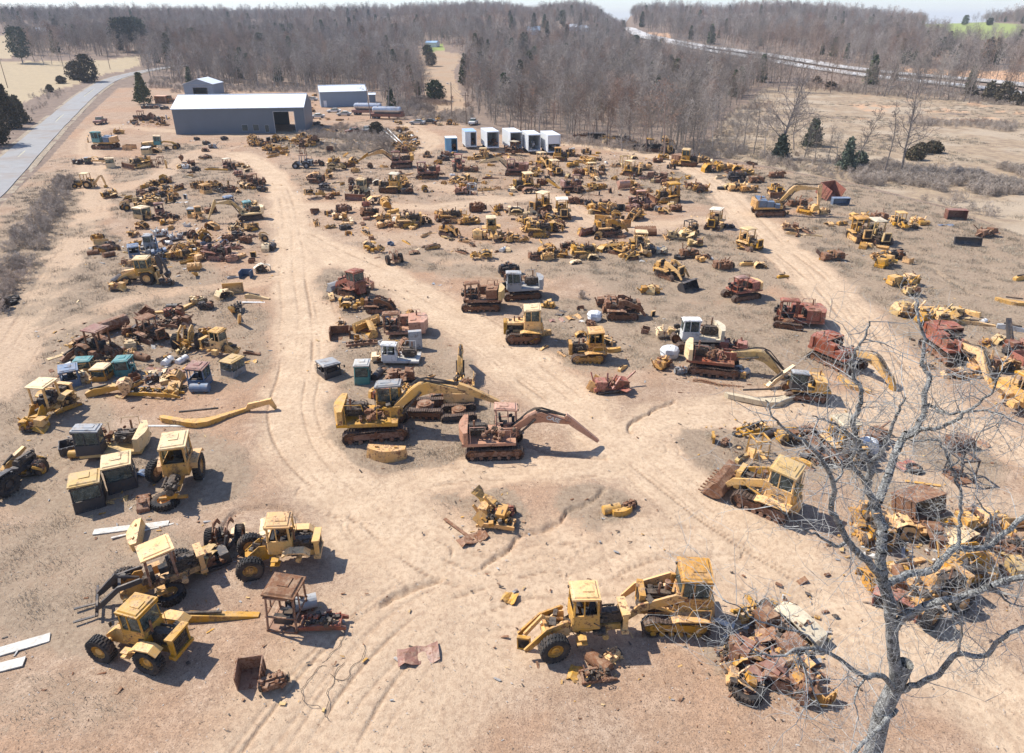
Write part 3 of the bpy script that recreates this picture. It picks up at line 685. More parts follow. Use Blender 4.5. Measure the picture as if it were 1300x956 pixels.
def bundle(o, pal, g):
    m = MB(); n = 14; prof = [(.0, .05), (.75, .0), (.95, .25), (.98, .7), (.85, 1.1), (.5, 1.3), (.0, 1.38)]; vs = []; fs = []
    for i in range(n):
        a = 2*math.pi*i/n; k = 1+.09*math.sin(i*2.3)
        for j, (r_, z_) in enumerate(prof): vs.append((math.cos(a)*r_*k*(1+.06*math.sin(j*3+i)), math.sin(a)*r_*k*.9, z_+.05*math.sin(i*1.7+j)))
    for i in range(n):
        for j in range(len(prof)-1): fs.append((i*7+j, ((i+1) % n)*7+j, ((i+1) % n)*7+j+1, i*7+j+1))
    m.add(vs, fs); return [P('wrapping', m, pal), P('tie', MB().tube([(math.cos(a/8*6.283)*.99, math.sin(a/8*6.283)*.92, .7) for a in range(9)], .025), 'hose')]
def ropsframe(o, pal, g):
    m = MB(); h = 1.7
    for a in (-.6, .6):
        for b in (-.6, .6): m.bar((a, b, 0), (a*.95, b*.95, h), .11)
    for b in (-.57, .57): m.bar((-.6, b, h), (.6, b, h), .11); m.bar((-.6, b, .7), (.6, b, .7), .07)
    for a in (-.57, .57): m.bar((a, -.6, h), (a, .6, h), .11)
    return [P('posts', m, pal), P('mounting', MB().box((0, 0, .06), (1.3, 1.3, .1)).box((-.4, 0, .35), (.4, .9, .5)), pal if g.random() < .5 else 'rust')]
def chain(o, pal, g):
    m = MB(); y = .1*1
    for i in range(22):
        x = -1.9+i*.175; yy = .12*math.sin(i*.4); m.box((x, yy, .05+.02*(i % 2)), (.155, .5, .05), (0, g.uniform(-6, 6), g.uniform(-6, 6))); m.box((x, yy, .11), (.12, .16, .08))
    return [P('track_shoes', m, pal)]
def tank(o, pal, g):
    m = MB().cyl((-.8, 0, .45), (.8, 0, .45), .42, 18); s = MB().box((-.5, 0, .1), (.12, .8, .25)).box((.5, 0, .1), (.12, .8, .25)); return [P('shell', m, pal), P('saddle', s, 'rust'), P('filler_cap', MB().cyl((0, 0, .86), (0, 0, .98), .1, 10), 'steel')]
def radiator(o, pal, g):
    m = MB().box((0, .5, .6), (.25, .1, 1.2)); m.box((0, -.5, .6), (.25, .1, 1.2)); m.box((0, 0, 1.2), (.3, 1.1, .14)); m.box((0, 0, .06), (.3, 1.1, .14)); return [P('frame', m, pal), P('core', MB().box((0, 0, .62), (.12, .92, 1.0)), 'black')]
def cabinet(o, pal, g):
    m = MB().box((0, 0, .9), (.5, 1.2, 1.8)); return [P('body', m, pal), P('door', MB().box((.27, 0, .95), (.03, 1.0, 1.5)), pal), P('foot', MB().box((0, 0, .03), (.55, 1.25, .08)), 'steel')]
def hoses(o, pal, g):
    m = MB(); 
    for k in range(4):
        p = Vector((g.uniform(-.8, .8), g.uniform(-.5, .5), .04)); a = g.uniform(0, 6); pts = [p.copy()]
        for i in range(16): a += g.uniform(-.7, .8); p = p+Vector((math.cos(a), math.sin(a), 0))*.28; p.z = .04+.05*abs(math.sin(i)); pts.append(p.copy())
        m.tube(pts, .016, 5)
    return [P('tangle', m, pal)]
def grader(o, pal, g):
    ps = []
    for x in (-1.9, -3.2):
        for y in (-.95, .95): ps.append(wheel_part(x, y, .62, .4, pal))
    for y in (-.95, .95):
        if 'nofw' not in o: ps.append(wheel_part(2.9, y, .62, .36, pal))
    b = MB().prism([(-1.2, .9), (-1.2, 1.25), (.6, 1.9), (2.2, 1.75), (3.1, 1.25), (3.1, .7), (2.7, .8), (2.0, 1.45), (.6, 1.6), (-1.0, .9)], -.16, .16); b.cyl((2.9, -.8, .62), (2.9, .8, .62), .1, 8); ps.append(P('main_beam', b, pal))
    h = MB().prism([(-1.3, .9), (-1.3, 1.8), (-3.6, 1.7), (-3.8, .9)], -.5, .5); ps.append(P('hood', h, pal, [P('grille', MB().box((-3.78, 0, 1.3), (.06, .8, .6)), 'black')]))
    ps.append(cab_parts(-.6, 0, 1.15, 1.3, 1.2, 1.7, o.get('cabp', pal), o.get('roof'), g=g)); ps.append(P('mouldboard', blade_mb(.9, 3.2, .6, 25), 'track'))
    c = MB().cyl((.9, 0, .8), (.9, 0, .9), .7, 20); c.bar((.9, 0, .85), (2.9, 0, .8), .16); ps.append(P('circle', c, pal)); return ps
BUILD = dict(dozer=dozer, tloader=lambda o, p, g: dozer(o, p, g, True), loader=wheel_loader, backhoe=backhoe, excavator=excavator, cab=loose_cab, engine=loose_engine,
    boom=loose_boom, arm=straight_arm, bucket=loose_bucket, blade=loose_blade, tyre=loose_tyre, axle=axle, under=undercarriage, rails=rails, wreck=wreck, drum=drum,
    cweight=cweight, box=openbox, plate=plate, plank=plank, bundle=bundle, rops=ropsframe, chain=chain, tank=tank, radiator=radiator, cabinet=cabinet, hoses=hoses, grader=grader)
# object name, category, noun in labels, group
KIND = dict(dozer=('crawler_dozer', 'bulldozer', 'crawler dozer', 'wrecked crawler dozers in the yard'), tloader=('track_loader', 'track loader', 'track loader', 'wrecked track loaders in the yard'),
    loader=('wheel_loader', 'wheel loader', 'wheel loader', 'wrecked wheel loaders in the yard'), backhoe=('backhoe_loader', 'backhoe', 'backhoe loader', 'wrecked backhoes in the yard'),
    excavator=('excavator', 'excavator', 'excavator', 'wrecked excavators in the yard'), cab=('machine_cab', 'cab', 'loose machine cab', 'loose cabs set on the dirt'),
    engine=('engine_block', 'engine', 'loose engine block', 'loose engine blocks in the yard'), boom=('excavator_boom', 'boom', 'loose bent boom', 'loose excavator booms on the ground'),
    arm=('digger_arm', 'arm', 'loose straight arm', 'loose digger arms on the ground'), bucket=('loader_bucket', 'bucket', 'loose loader bucket', 'loose buckets in the yard'),
    blade=('dozer_blade', 'blade', 'loose dozer blade', 'loose dozer blades in the yard'), tyre=('loader_tyre', 'tyre', 'loose tyre', 'loose tyres in the yard'),
    axle=('loader_front_frame', 'machine frame', 'loader half on two wheels', 'severed loader halves'), under=('crawler_undercarriage', 'undercarriage', 'bare crawler undercarriage', 'bare undercarriages in the yard'),
    rails=('machine_chassis', 'chassis', 'stripped machine chassis', 'stripped chassis in the yard'), wreck=('stripped_machine', 'machine wreck', 'stripped machine wreck', 'stripped machine wrecks in the yard'),
    drum=('machine_housing', 'housing', 'rounded machine housing', 'loose housings in the yard'), cweight=('counterweight', 'counterweight', 'loose counterweight', 'loose counterweights'),
    box=('steel_box', 'box', 'open steel box', 'open steel boxes in the yard'), plate=('steel_plate', 'metal sheet', 'bent metal sheet', 'bent metal sheets on the dirt'),
    plank=('board', 'board', 'flat board', 'boards lying on the dirt'), bundle=('wrapped_bundle', 'bundle', 'wrapped bundle', 'wrapped bundles'),
    rops=('roll_cage', 'roll cage', 'loose roll cage frame', 'loose roll cages in the yard'), chain=('track_chain', 'track chain', 'track chain laid flat', 'track chains on the dirt'),
    tank=('fuel_tank', 'tank', 'loose fuel tank', 'loose tanks in the yard'), radiator=('radiator', 'radiator', 'standing radiator', 'loose radiators in the yard'),
    cabinet=('cabinet', 'cabinet', 'steel cabinet', 'steel cabinets'), hoses=('hose_tangle', 'hose', 'tangle of black hoses', 'hose tangles on the dirt'), grader=('motor_grader', 'grader', 'motor grader', 'motor graders in the yard'))
PALW = dict(yellow='yellow', ochre='mustard', pale='faded yellow', cream='cream', orange='orange', red='rust red', rust='rusty brown', salmon='salmon', white='white',
    blue='dark blue', grey='grey', teal='teal', dark='blackened', maroon='maroon', plank='pale', tarp='white', track='brown', hose='black', rubber='black')
PROTO = {}
def make(kind, opts, pal, seed):
    key = (kind, opts, pal, seed)
    if key in PROTO: return copy_tree(PROTO[key])
    o = {}
    for t in opts.split(','):
        if t: k, _, v = t.partition('='); o[k] = v
    g = random.Random(hash((kind, opts)) % 9973 if False else sum(map(ord, kind+opts))*7+seed)
    ps = BUILD[kind](o, pal, g)
    root = link(bpy.data.objects.new(KIND[kind][0], None)); root.empty_display_size = .5
    def rec(ps, par):
        lst = []
        for name, mb, mat, ch in ps:
            if not mb.f: continue
            if name in ('hood', 'roof', 'fender', 'engine_hood', 'windscreen', 'blade') and len(mb.v) < 120:
                cc = sum(mb.v, Vector())/len(mb.v); mb.xf(Matrix.Translation(cc) @ Euler([R(g.uniform(-4, 4)) for _ in 'xyz']).to_matrix().to_4x4() @ Matrix.Translation(-cc))
            q = mesh_obj(name, mb, mat, par, .02); lst.append(q); rec(ch, q)
        TREE[par.name] = lst
    rec(ps, root); PROTO[key] = root; return root
# kind;options;photo column;photo row;facing (deg, 0 right, 90 away);size;paint;landmark name
ROWS = """
loader;cab,nohood,w=1110,roof=yellow,noarm,art=0;182;823;165;1.0;yellow;yellow-cabbed loader at lower left
arm;L=4.6;272;786;3;1.0;yellow;
loader;can,nohood,w=0101,fork,ap=dark,fp=rust,roof=yellow,art=-8,lift=6,nofend;200;752;215;1.0;ochre;canopied loader with black forks
drum;;266;715;80;.95;pale;
axle;;288;690;100;.85;rust;
plate;L=2.2,w=1.5;318;672;20;1;pale;
loader;cab,nohood,w=1101,noarm,roof=ochre,ng;352;712;186;1.0;yellow;gutted tractor with one big tyre
cab;ng,h=2.1,l=1.5,w=1.5,bare;366;787;-95;1.05;rust;tall rusty cab frame
rails;L=2.6;412;795;2;.9;red;
tank;;385;772;20;.9;grey;
box;w=1.3,d=1.2,h=1.2,a=10;320;862;-80;.85;rust;
engine;;348;872;20;.8;rust;
hoses;;425;846;10;.75;hose;
plate;L=2.0,w=1.0;531;832;12;1;maroon;
plank;L=3.6,w=.6;10;825;25;1;plank;
plank;L=2.0,w=.6;0;848;20;1;plank;
plank;L=4.2,w=.45;167;670;12;1;plank;
plank;L=3.4,w=.15;182;674;25;1;plank;
tyre;r=.72;218;758;0;1;ochre;
loader;cab,ng,nohood,w=1000,roof=yellow,art=10,nofend,ap=ochre;728;808;186;1.02;yellow;yellow wheel loader at lower middle
tloader;cab,ng,nohood,nobk,rf;852;783;178;1.15;ochre;yellow crawler with tall cab
plate;L=1.3,w=1;737;858;-20;.9;yellow;
plate;L=1,w=.9;647;759;-20;.8;yellow;
radiator;;665;822;80;.6;yellow;
plate;L=1.8,w=.9,a=30;616;640;150;1;yellow;
engine;;640;655;20;.8;red;
rails;L=2.6;630;668;170;.9;ochre;
wreck;L=2.0;626;660;165;.95;ochre;yellow wreck on the grass island
plate;L=1.8,w=.8;600;684;30;1;rust;
plank;L=2.6,w=.2;582;672;-45;1;rust;
cweight;;790;652;20;.55;yellow;
tank;;776;650;15;.7;yellow;
engine;;798;645;30;.6;rust;
tloader;cab,ng,nohood,rf,roof=pale;970;640;142;1.18;yellow;crawler loader facing up the slope
rops;;961;578;10;.9;yellow;
rails;L=3;958;548;20;.9;yellow;
arm;L=1.8;942;583;40;.8;pale;
wreck;L=2;1000;560;10;.8;yellow;
engine;;1022;552;0;.8;rust;
dozer;nohood,can,roof=cream;1072;578;-80;.95;yellow;
bundle;;1100;572;0;.8;tarp;
wreck;L=2;1110;560;40;.9;rust;
plate;L=1.5,w=1;1150;592;20;1;red;
tyre;r=.5;1160;597;0;1;rust;
plank;L=2.2,w=.2;1172;614;-15;1;yellow;
rops;;1216;607;-80;1.05;dark;black cage frame
wreck;L=2;1215;568;10;.9;rust;
plate;L=1.6,w=.8;1240;565;10;1;rust;
plate;L=1.4,w=.8;1228;580;160;1;rust;
box;w=2.6,d=1.8,h=1.3,lid,a=-15;1165;652;-70;.95;rust;rusty box with dark mouth
drum;;1142;678;170;1.0;yellow;
engine;;1170;680;10;.9;ochre;
dozer;nohood,bare;1108;680;-95;.9;ochre;
wreck;L=2.4;1235;668;12;1;yellow;
drum;;1218;690;30;1.0;pale;
arm;L=3.4;1248;660;12;.9;yellow;
box;w=1.6,d=1.2,h=.9;1294;680;-90;1;yellow;
rails;L=3.2;1280;697;-8;.9;rust;
axle;;1225;728;170;.9;ochre;
wreck;L=2.4;1210;722;30;1;yellow;
drum;;1250;725;60;.9;ochre;
engine;;1282;712;60;.9;rust;
loader;nohood,w=1010,noarm,art=14,nofend;1172;768;200;.95;ochre;big mottled scraper tractor
drum;;1135;772;-40;1.15;red;
tank;;1190;745;20;1.2;ochre;
arm;L=3;1150;718;20;.9;ochre;
drum;;1105;740;100;.8;ochre;
drum;;1012;800;-60;1.1;cream;pale hood under the branches
wreck;L=2.8;985;815;110;1.05;rust;
rails;L=3;965;782;15;.9;yellow;
cweight;;955;823;30;.8;ochre;
drum;;935;825;70;.7;rust;
wreck;L=2.4;960;848;140;1;maroon;
drum;;985;868;160;1;rust;
arm;L=3.2;1000;868;-40;.9;yellow;
tyre;r=.7;948;880;0;1;rust;
engine;;1020;880;60;1;rust;
box;w=.9,d=.8,h=.7;1042;883;30;1;ochre;
backhoe;w=1111,noarm,hout,hp=dark,nohood;20;612;75;1.05;dark;blackened backhoe at left edge
arm;L=2.2,a=30;22;590;70;.9;yellow;
wreck;L=2;42;600;10;.9;yellow;
cab;l=1.7,w=1.6,h=1.75,roof=pale;116;638;-62;1.05;dark;front cab of the dark pair
cab;l=1.7,w=1.6,h=1.75,roof=pale;157;614;-62;1.05;dark;rear cab of the dark pair
plate;L=1.5,w=.6;148;636;20;.9;yellow;
plate;L=1.3,w=.9;188;600;10;1;blue;
backhoe;cab,nohood,noarm,nohoe,w=0010,roof=pale;229;622;-78;1.2;ochre;yellow tractor beside a fallen tyre
tyre;r=.8;211;640;30;1;ochre;
tyre;r=.75,up;200;608;80;1;ochre;
loader;can,noarm,w=0000,roof=pale,nohood;60;530;-100;1.0;yellow;canopied machine at left edge
rails;L=2;85;520;60;1;ochre;
wreck;L=2;45;545;5;.9;yellow;
excavator;nb,cabp=dark,roof=grey,hy=0,notr,nohood;142;572;192;1.1;pale;cream excavator body
engine;;105;565;20;.9;dark;
box;w=1.2,d=1,h=.7;88;572;30;1;dark;
tank;;100;580;10;.7;yellow;
boom;L=6.0,side,st;262;528;14;1.05;yellow;long yellow boom left of the dirt track
plank;L=4,w=.2;215;541;0;1;white;
arm;L=2.6,a=10;137;500;15;1.3;yellow;
bucket;w=1.2,a=40;160;502;200;1.1;ochre;
rails;L=5.2;196;502;-4;1.0;yellow;
cab;roof=maroon,l=1.5,w=1.5,h=1.8;255;488;-90;1.05;blue;cab with a maroon roof
tank;;255;497;0;1;blue;
plank;L=4,w=.5;210;470;-12;1;maroon;
plate;L=1.6,w=.8;200;472;10;1;pale;
cab;roof=pale,l=1.7,w=1.5,h=1.5;297;474;-115;1.0;grey;tilted cab with a tan roof
plate;L=1.2,w=.6;318;460;20;1;yellow;
arm;L=2.2;320;450;-10;.8;rust;
loader;cab,noarm,w=0000,nofend,nohood;285;452;-20;.95;yellow;
axle;;240;442;-85;1.15;yellow;two-wheeled loader front
engine;;262;425;20;.9;ochre;
boom;L=4.6,side;225;392;42;1.0;yellow;yellow boom pointing upslope
engine;;252;386;0;1.1;pale;
wreck;L=2;262;392;0;.8;dark;
loader;can,noarm,w=0001,nohood,roof=maroon;135;455;-20;1.1;rust;rust-roofed loader
bucket;w=2.4,a=20;146;420;150;1.2;rust;
arm;L=3,a=20;100;452;60;1.1;rust;
plank;L=4,w=.5;88;448;52;1;pale;
cab;roof=teal,l=1.5,w=1.4,h=1.1;109;470;-70;1;yellow;
cab;ng,l=1.6,w=1.4,h=1.5;92;487;-60;1.05;blue;blue cab frame
cab;roof=pale,l=1.5,w=1.4,h=1.2;132;480;-90;1;ochre;
cab;roof=teal,l=1.4,w=1.4,h=1.5;160;474;-85;1;teal;teal cab
engine;;158;492;0;.8;dark;
wreck;L=2.4;172;425;20;1;rust;
bucket;w=1.2,a=-30;186;402;220;1.2;rust;
dozer;nohood,can,bare;196;432;-30;.95;rust;
rails;L=3;212;415;-5;1;rust;
wreck;L=2;222;402;10;1;red;
tank;;220;392;0;.8;dark;
wreck;L=2;232;412;0;.9;rust;
engine;;196;418;0;.8;dark;
plate;L=1.2,w=.7;105;440;20;.9;rust;
arm;L=2.2,a=35;296;402;-75;1.2;yellow;
rails;L=2;302;395;-75;1;dark;
blade;w=1.8,a=0;297;372;-70;1.3;yellow;
drum;;285;378;60;1.0;pale;
arm;L=2.4,a=50;306;414;-60;.9;yellow;
arm;L=3;327;379;-15;1.1;pale;pale arm beside the track
plank;L=3.2,w=.3;325;384;5;1;white;
arm;L=2.6;298;353;20;.7;grey;
box;w=1.4,d=1.3,h=1.0;313;352;-90;1;blue;
drum;;334;345;20;1.0;cream;
backhoe;cab,hp=dark,roof=pale,w=1111,bkp=dark;180;358;183;1.15;yellow;complete yellow backhoe
wreck;L=2;150;368;10;.9;yellow;
engine;;212;362;0;1;dark;
under;;136;318;-30;.95;ochre;
engine;;124;305;60;1.1;ochre;
engine;;140;312;30;.8;dark;
plate;L=1.1,w=.9;117;315;10;.9;white;
cab;l=1.6,w=1.4,h=1.5;171;325;-60;1;blue;
loader;cab,nohood,w=1000,noarm,roof=grey;190;322;-80;.9;grey;
backhoe;nohood,w=0010,noarm;205;330;-60;.9;blue;
wreck;L=2;222;328;10;1;yellow;
arm;L=2.4;216;325;40;.8;pale;
plate;L=2;240;320;10;.9;cream;
wreck;L=2;205;300;10;1;white;
wreck;L=2;224;305;30;.9;grey;
plate;L=1.8;190;297;10;1;white;
tank;;250;322;30;1;white;
bucket;w=1.6,a=120;247;344;-80;1;ochre;
arm;L=1.6,a=40;248;352;-90;.8;yellow;
dozer;nohood,bare;278;328;-12;1.1;maroon;
engine;;295;332;20;1.1;salmon;
wreck;L=2.2;265;325;20;1;rust;
engine;;290;306;0;1.1;rust;
engine;;303;302;-20;1.2;dark;
wreck;L=2;313;308;-30;.9;rust;
rails;L=3;296;316;-10;1;maroon;
box;w=.8,d=.8,h=.6;320;333;10;1;rust;
cab;roof=pale,l=1.8,w=1.7,h=1.5;182;276;-110;1.15;pale;pale-roofed cab
cab;roof=maroon,l=1.5,w=1.4,h=1.6,ng;203;270;-60;1;maroon;
drum;;201;279;0;.8;maroon;
dozer;nohood,bare;210;280;-20;.8;rust;
engine;;222;278;0;.9;dark;
cab;roof=grey,l=1.6,w=1.5,h=1.4;246;275;-80;1;yellow;
loader;cab,nohood,w=0000,noarm;254;280;-60;.8;ochre;
drum;;270;291;-20;1.1;ochre;
wreck;L=2;268;270;40;1;rust;
excavator;b=22,s=-62,L=4.2,S=3.0,hy=0,nohood,ng,nc;318;278;206;1.0;pale;pale excavator folding its arm forward
cab;roof=teal,l=1.3,w=1.3,h=1.7;315;268;-60;1;teal;
cab;roof=blue,l=1.6,w=1.5,h=1.2,ng;291;258;-50;1;blue;
cweight;;327;266;10;1.0;pale;
engine;;195;244;30;1.1;dark;
engine;;180;247;0;1.1;rust;
engine;;205;250;70;1.1;dark;
engine;;214;246;10;1;blue;
engine;;188;256;20;1.1;dark;
wreck;L=2.2;176;256;80;1;pale;
plate;L=2.4,w=1.4;216;240;10;1;pale;
drum;;198;236;10;1;ochre;
wreck;L=2;212;232;10;1;ochre;
wreck;L=2;228;240;20;.9;rust;
arm;L=3;238;226;-20;.9;cream;
plate;L=2.4,w=.8;231;257;12;.9;white;
radiator;;236;253;60;.8;white;
cab;ng,l=1.6,w=1.5,h=1.5;262;245;-40;1.1;ochre;
rails;L=4;278;244;-35;1;dark;
wreck;L=2;252;238;0;1;yellow;
dozer;can,nohood,roof=rust;325;238;-30;1.0;rust;rusty canopied dozer by the track
engine;;333;243;-10;1.2;dark;
arm;L=5;275;216;-4;1.1;yellow;
dozer;can,nohood,roof=cream,bare;292;215;-30;.9;maroon;
wreck;L=2;303;222;10;.9;salmon;
drum;;315;218;20;.8;pale;
wreck;L=2;312;228;10;.9;rust;
backhoe;can,noarm,hout,w=1111,roof=pale,nohood;107;238;182;1.05;yellow;small backhoe near the road
excavator;nb,cabp=teal,hood=blue,cw=ochre,bk;135;188;175;1.35;yellow;big excavator near the road
arm;L=2.6,a=30;112;180;120;1;ochre;
wreck;L=2.4;151;170;10;1.1;yellow;
wreck;L=2.4;100;208;0;1;dark;
cab;l=1.5,w=1.4,h=1.4,roof=grey;113;208;-70;1;dark;
backhoe;nohood,w=0000,noarm,nohoe;125;208;0;1;yellow;
cab;roof=pale,l=1.8,w=1.7,h=1.8,lo=.5;141;212;-60;1.1;pale;
dozer;blade,bp=rust,bigb,nohood,rf;180;212;235;1.3;yellow;rusty dozer with a wide blade
cab;l=2,w=1.8,h=1.5,roof=white,lo=.7;187;196;-80;1.05;pale;
grader;cabp=teal,roof=pale;206;190;12;1.15;yellow;grader with a teal cab
drum;;199;194;0;1.1;ochre;
box;w=2.2,d=2.4,h=1.2;165;190;0;1;ochre;
rops;;205;208;10;1;rust;
rops;;197;212;10;1;rust;
arm;L=2,a=70;212;214;-60;1.1;pale;
bucket;w=1.4,a=60;230;206;200;1.1;rust;
engine;;236;214;0;1.1;white;
engine;;249;217;0;1.1;dark;
wreck;L=2;243;208;0;.8;rust;
backhoe;nohood,can,w=0011,hout,noarm,roof=rust;177;153;178;1.1;rust;
wreck;L=3;190;152;10;1.1;rust;
plate;L=2;165;155;10;1;white;
wreck;L=2;172;158;10;.8;grey;
wreck;L=2;200;153;10;1;dark;
plate;L=2;207;157;20;1;white;
radiator;;212;152;30;1.2;grey;
wreck;L=3;185;138;0;1;dark;
wreck;L=3;196;138;0;1;dark;
wreck;L=3;209;139;10;1;dark;
box;w=4,d=3,h=2.8,lid;206;131;-90;1;orange;orange container
dozer;cab,roof=maroon;219;131;0;1;orange;
engine;;262;184;0;1.1;dark;
drum;;261;192;10;.8;salmon;
engine;;250;178;0;.9;dark;
engine;;285;178;0;1.1;dark;
wreck;L=2;270;188;10;.9;grey;
plate;L=1.6;244;179;10;.9;white;
loader;nohood,w=1110,noarm,can,roof=rust;384;213;175;1.0;grey;grey tractor with big front wheel
loader;nohood,w=0101,noarm,nofend;402;210;0;.9;rust;
rops;;385;197;0;1;rust;
wreck;L=2;352;192;10;1;yellow;
arm;L=2.4;340;190;20;.8;pale;
rails;L=3;347;197;0;1;ochre;
engine;;360;196;0;1.1;ochre;
box;w=1.4,d=1.2,h=1.2;419;192;-80;1;rust;
wreck;L=2.6;424;207;30;1.1;yellow;
loader;nohood,w=1010,noarm;430;216;10;1;pale;
plate;L=2.6,w=1.6;433;203;10;1;pale;
arm;L=2.4,a=30;440;200;-40;1;yellow;
drum;;449;207;20;1.2;yellow;
engine;;451;219;10;1.2;yellow;
drum;;400;228;-170;1.3;ochre;
dozer;bare,nohood;403;232;-10;1;rust;
rails;L=4;414;242;-25;1;dark;
wreck;L=2;412;240;-10;1;dark;
wreck;L=2;427;248;10;.7;ochre;
excavator;cw=yellow,b=8,s=-30,boom=ochre,L=5,S=1.8,ng,hy=0,nohood;510;212;186;1.25;maroon;rusty excavator with a mustard arm
excavator;cw=red,nohood,ng,nb;543;226;180;1.2;maroon;red-ended excavator body
arm;L=3.4,a=12;513;226;20;1.2;ochre;
dozer;cab,roof=cream,nohood;496;244;170;1.3;yellow;dark-cabbed dozer with long tracks
drum;;480;235;0;1;cream;
wreck;L=2.2;517;246;20;1.1;dark;
dozer;cab,blade,bp=maroon,bigb,nohood;458;250;-100;1.15;pale;dozer with a maroon blade
wreck;L=2.2;450;242;0;1;rust;
tyre;r=.8,up;464;240;40;1;dark;
engine;;436;270;20;1.6;rust;
wreck;L=2.4;432;278;10;1;ochre;
radiator;;416;274;10;.8;yellow;
drum;;480;258;20;1.6;yellow;
bucket;w=2.2,a=100;487;266;200;1.4;ochre;
wreck;L=2.4;487;280;10;1.1;yellow;
engine;;465;262;10;1;red;
tank;;465;279;20;.7;salmon;
dozer;bare,nohood;520;287;10;1.25;yellow;long yellow dozer on bare frames
drum;;504;284;70;1;cream;
drum;;540;284;20;1.2;yellow;
dozer;nohood,bare;572;281;8;1.15;ochre;
wreck;L=2.2;560;280;20;1;rust;
wreck;L=2.4;598;284;5;1.2;yellow;
engine;;606;269;10;1.8;rust;dark rusty engine lump
wreck;L=1.8;633;267;20;.9;yellow;
wreck;L=2;585;246;10;1.2;salmon;
wreck;L=2.4;592;240;20;1.2;ochre;
rops;;600;246;20;1.2;grey;
engine;;600;232;10;1.2;yellow;
arm;L=3.6;623;227;8;1;rust;
excavator;cw=maroon,b=10,s=-20,boom=pale,L=4.6,S=1,ng;655;222;178;1.2;maroon;maroon excavator near the truck boxes
wreck;L=3;598;218;-10;1.1;rust;
loader;nohood,can,roof=red,w=0100,noarm;582;216;-85;1.2;red;
engine;;566;200;10;1.5;rust;
wreck;L=3;563;204;10;1;dark;
loader;can,roof=pale,nohood,noarm,w=1100;616;205;0;1.1;yellow;
cweight;;600;203;10;1;yellow;
wreck;L=2;633;204;0;1;yellow;
loader;can,roof=cream,w=0010,noarm,nohood;656;197;-30;1.1;rust;
tloader;can,roof=pale,nohood,nobk,bare;690;212;-60;1.2;yellow;
dozer;cab,nohood,roof=ochre,bare;712;204;0;1.1;yellow;
dozer;can,nohood,roof=pale,bare;705;222;-70;1.15;yellow;twin yellow dozer below the truck boxes
dozer;can,roof=pale,nohood;664;240;200;1.2;yellow;canopied dozer facing left
drum;;650;243;100;1.1;pale;
drum;;673;245;10;1.3;rust;
engine;;688;235;0;1.4;rust;
arm;L=3,a=-20;702;238;-40;1.2;yellow;
excavator;nb,hood=red,ng,nohood;727;243;10;1.05;maroon;
plank;L=4,w=.3;750;247;-30;1;rust;
wreck;L=2.4;735;222;10;1.2;rust;
wreck;L=2.6;727;212;30;1.1;yellow;
arm;L=3;737;207;-25;1.2;yellow;
loader;nohood,w=0000,noarm,can,roof=pale;751;226;-80;1.1;yellow;
drum;;757;230;-60;.9;pale;
engine;;764;240;0;1.2;ochre;
wreck;L=2.8;750;208;60;1.3;yellow;
arm;L=3;765;212;0;.9;cream;
rops;;793;212;10;1.5;pale;
rails;L=3;783;212;0;1;ochre;
dozer;can,roof=pale,nohood;803;223;-40;1.15;yellow;
wreck;L=2.6;818;216;10;1.2;ochre;
tyre;r=.6,up;824;212;20;1;rust;
wreck;L=2.8;834;228;-20;1.5;rust;
rails;L=3;820;228;-10;1;maroon;
bucket;w=2.2,a=60;790;240;120;1.2;salmon;
wreck;L=2.6;800;236;80;1.3;ochre;
wreck;L=2.2;808;246;30;1.2;rust;
engine;;845;235;-10;1.3;rust;
wreck;L=2;855;233;-30;1.1;yellow;
dozer;can,nohood,roof=yellow,blade,bp=rust,bigb;847;256;190;1.3;ochre;mustard dozer with a rusty blade
drum;;843;246;100;1.2;pale;
wreck;L=2.6;880;240;0;1.2;rust;
wreck;L=2.4;889;243;-10;1.2;ochre;
loader;can,roof=salmon,nohood,noarm,w=0000;816;262;0;1;maroon;
wreck;L=2.4;824;266;10;1;rust;
wreck;L=2.4;803;268;40;1.1;maroon;
box;w=1.2,d=1,h=1.2;788;268;-80;1;dark;
engine;;836;268;0;1;grey;
wreck;L=2;858;268;0;1;rust;
dozer;can,roof=pale,nohood;685;268;225;1.2;ochre;pale-canopied dozer facing down-left
engine;;677;268;20;1.2;rust;
dozer;can,roof=cream,nohood,bare;714;277;-85;1.2;yellow;
wreck;L=2;728;258;0;1.1;rust;
wreck;L=2.6;758;268;15;1.3;yellow;
cweight;;752;270;60;1;pale;
loader;nohood,w=0000,noarm;668;278;0;1.2;pale;
drum;;672;282;-90;.9;yellow;
dozer;nohood,bare;684;299;3;1.25;yellow;
drum;;703;294;5;1.4;yellow;yellow hooded hump
loader;cab,nohood,w=0000,noarm,roof=pale;625;304;-85;1.15;yellow;
drum;;606;302;90;1.2;yellow;
wreck;L=2.4;642;303;10;1;ochre;
tloader;nobk,nohood,bare;772;298;12;1.35;ochre;
blade;w=3,a=-20;745;298;130;1.1;maroon;
blade;w=2,a=0;764;282;-100;1.2;yellow;
blade;w=2,a=0;791;288;-90;1.2;ochre;
wreck;L=2.2;745;320;5;1;pale;
dozer;nohood,bare;740;326;12;1.05;yellow;
drum;;753;330;10;.8;pale;
drum;;768;318;40;1.1;yellow;
drum;;695;322;200;1.3;ochre;
engine;;695;330;20;1.2;yellow;
bucket;w=3,a=200;820;300;-90;1.1;rust;upside-down toothed bucket
loader;can,roof=pale,nohood,noarm,w=0001;813;322;-90;1.1;yellow;
arm;L=2.6,a=10;798;326;10;1.1;yellow;
tank;;827;320;90;1.1;dark;
wreck;L=2;840;322;0;.8;cream;
wreck;L=3;862;304;-20;1.2;pale;
drum;;872;302;20;1.1;pale;
rops;;876;296;20;1.2;dark;
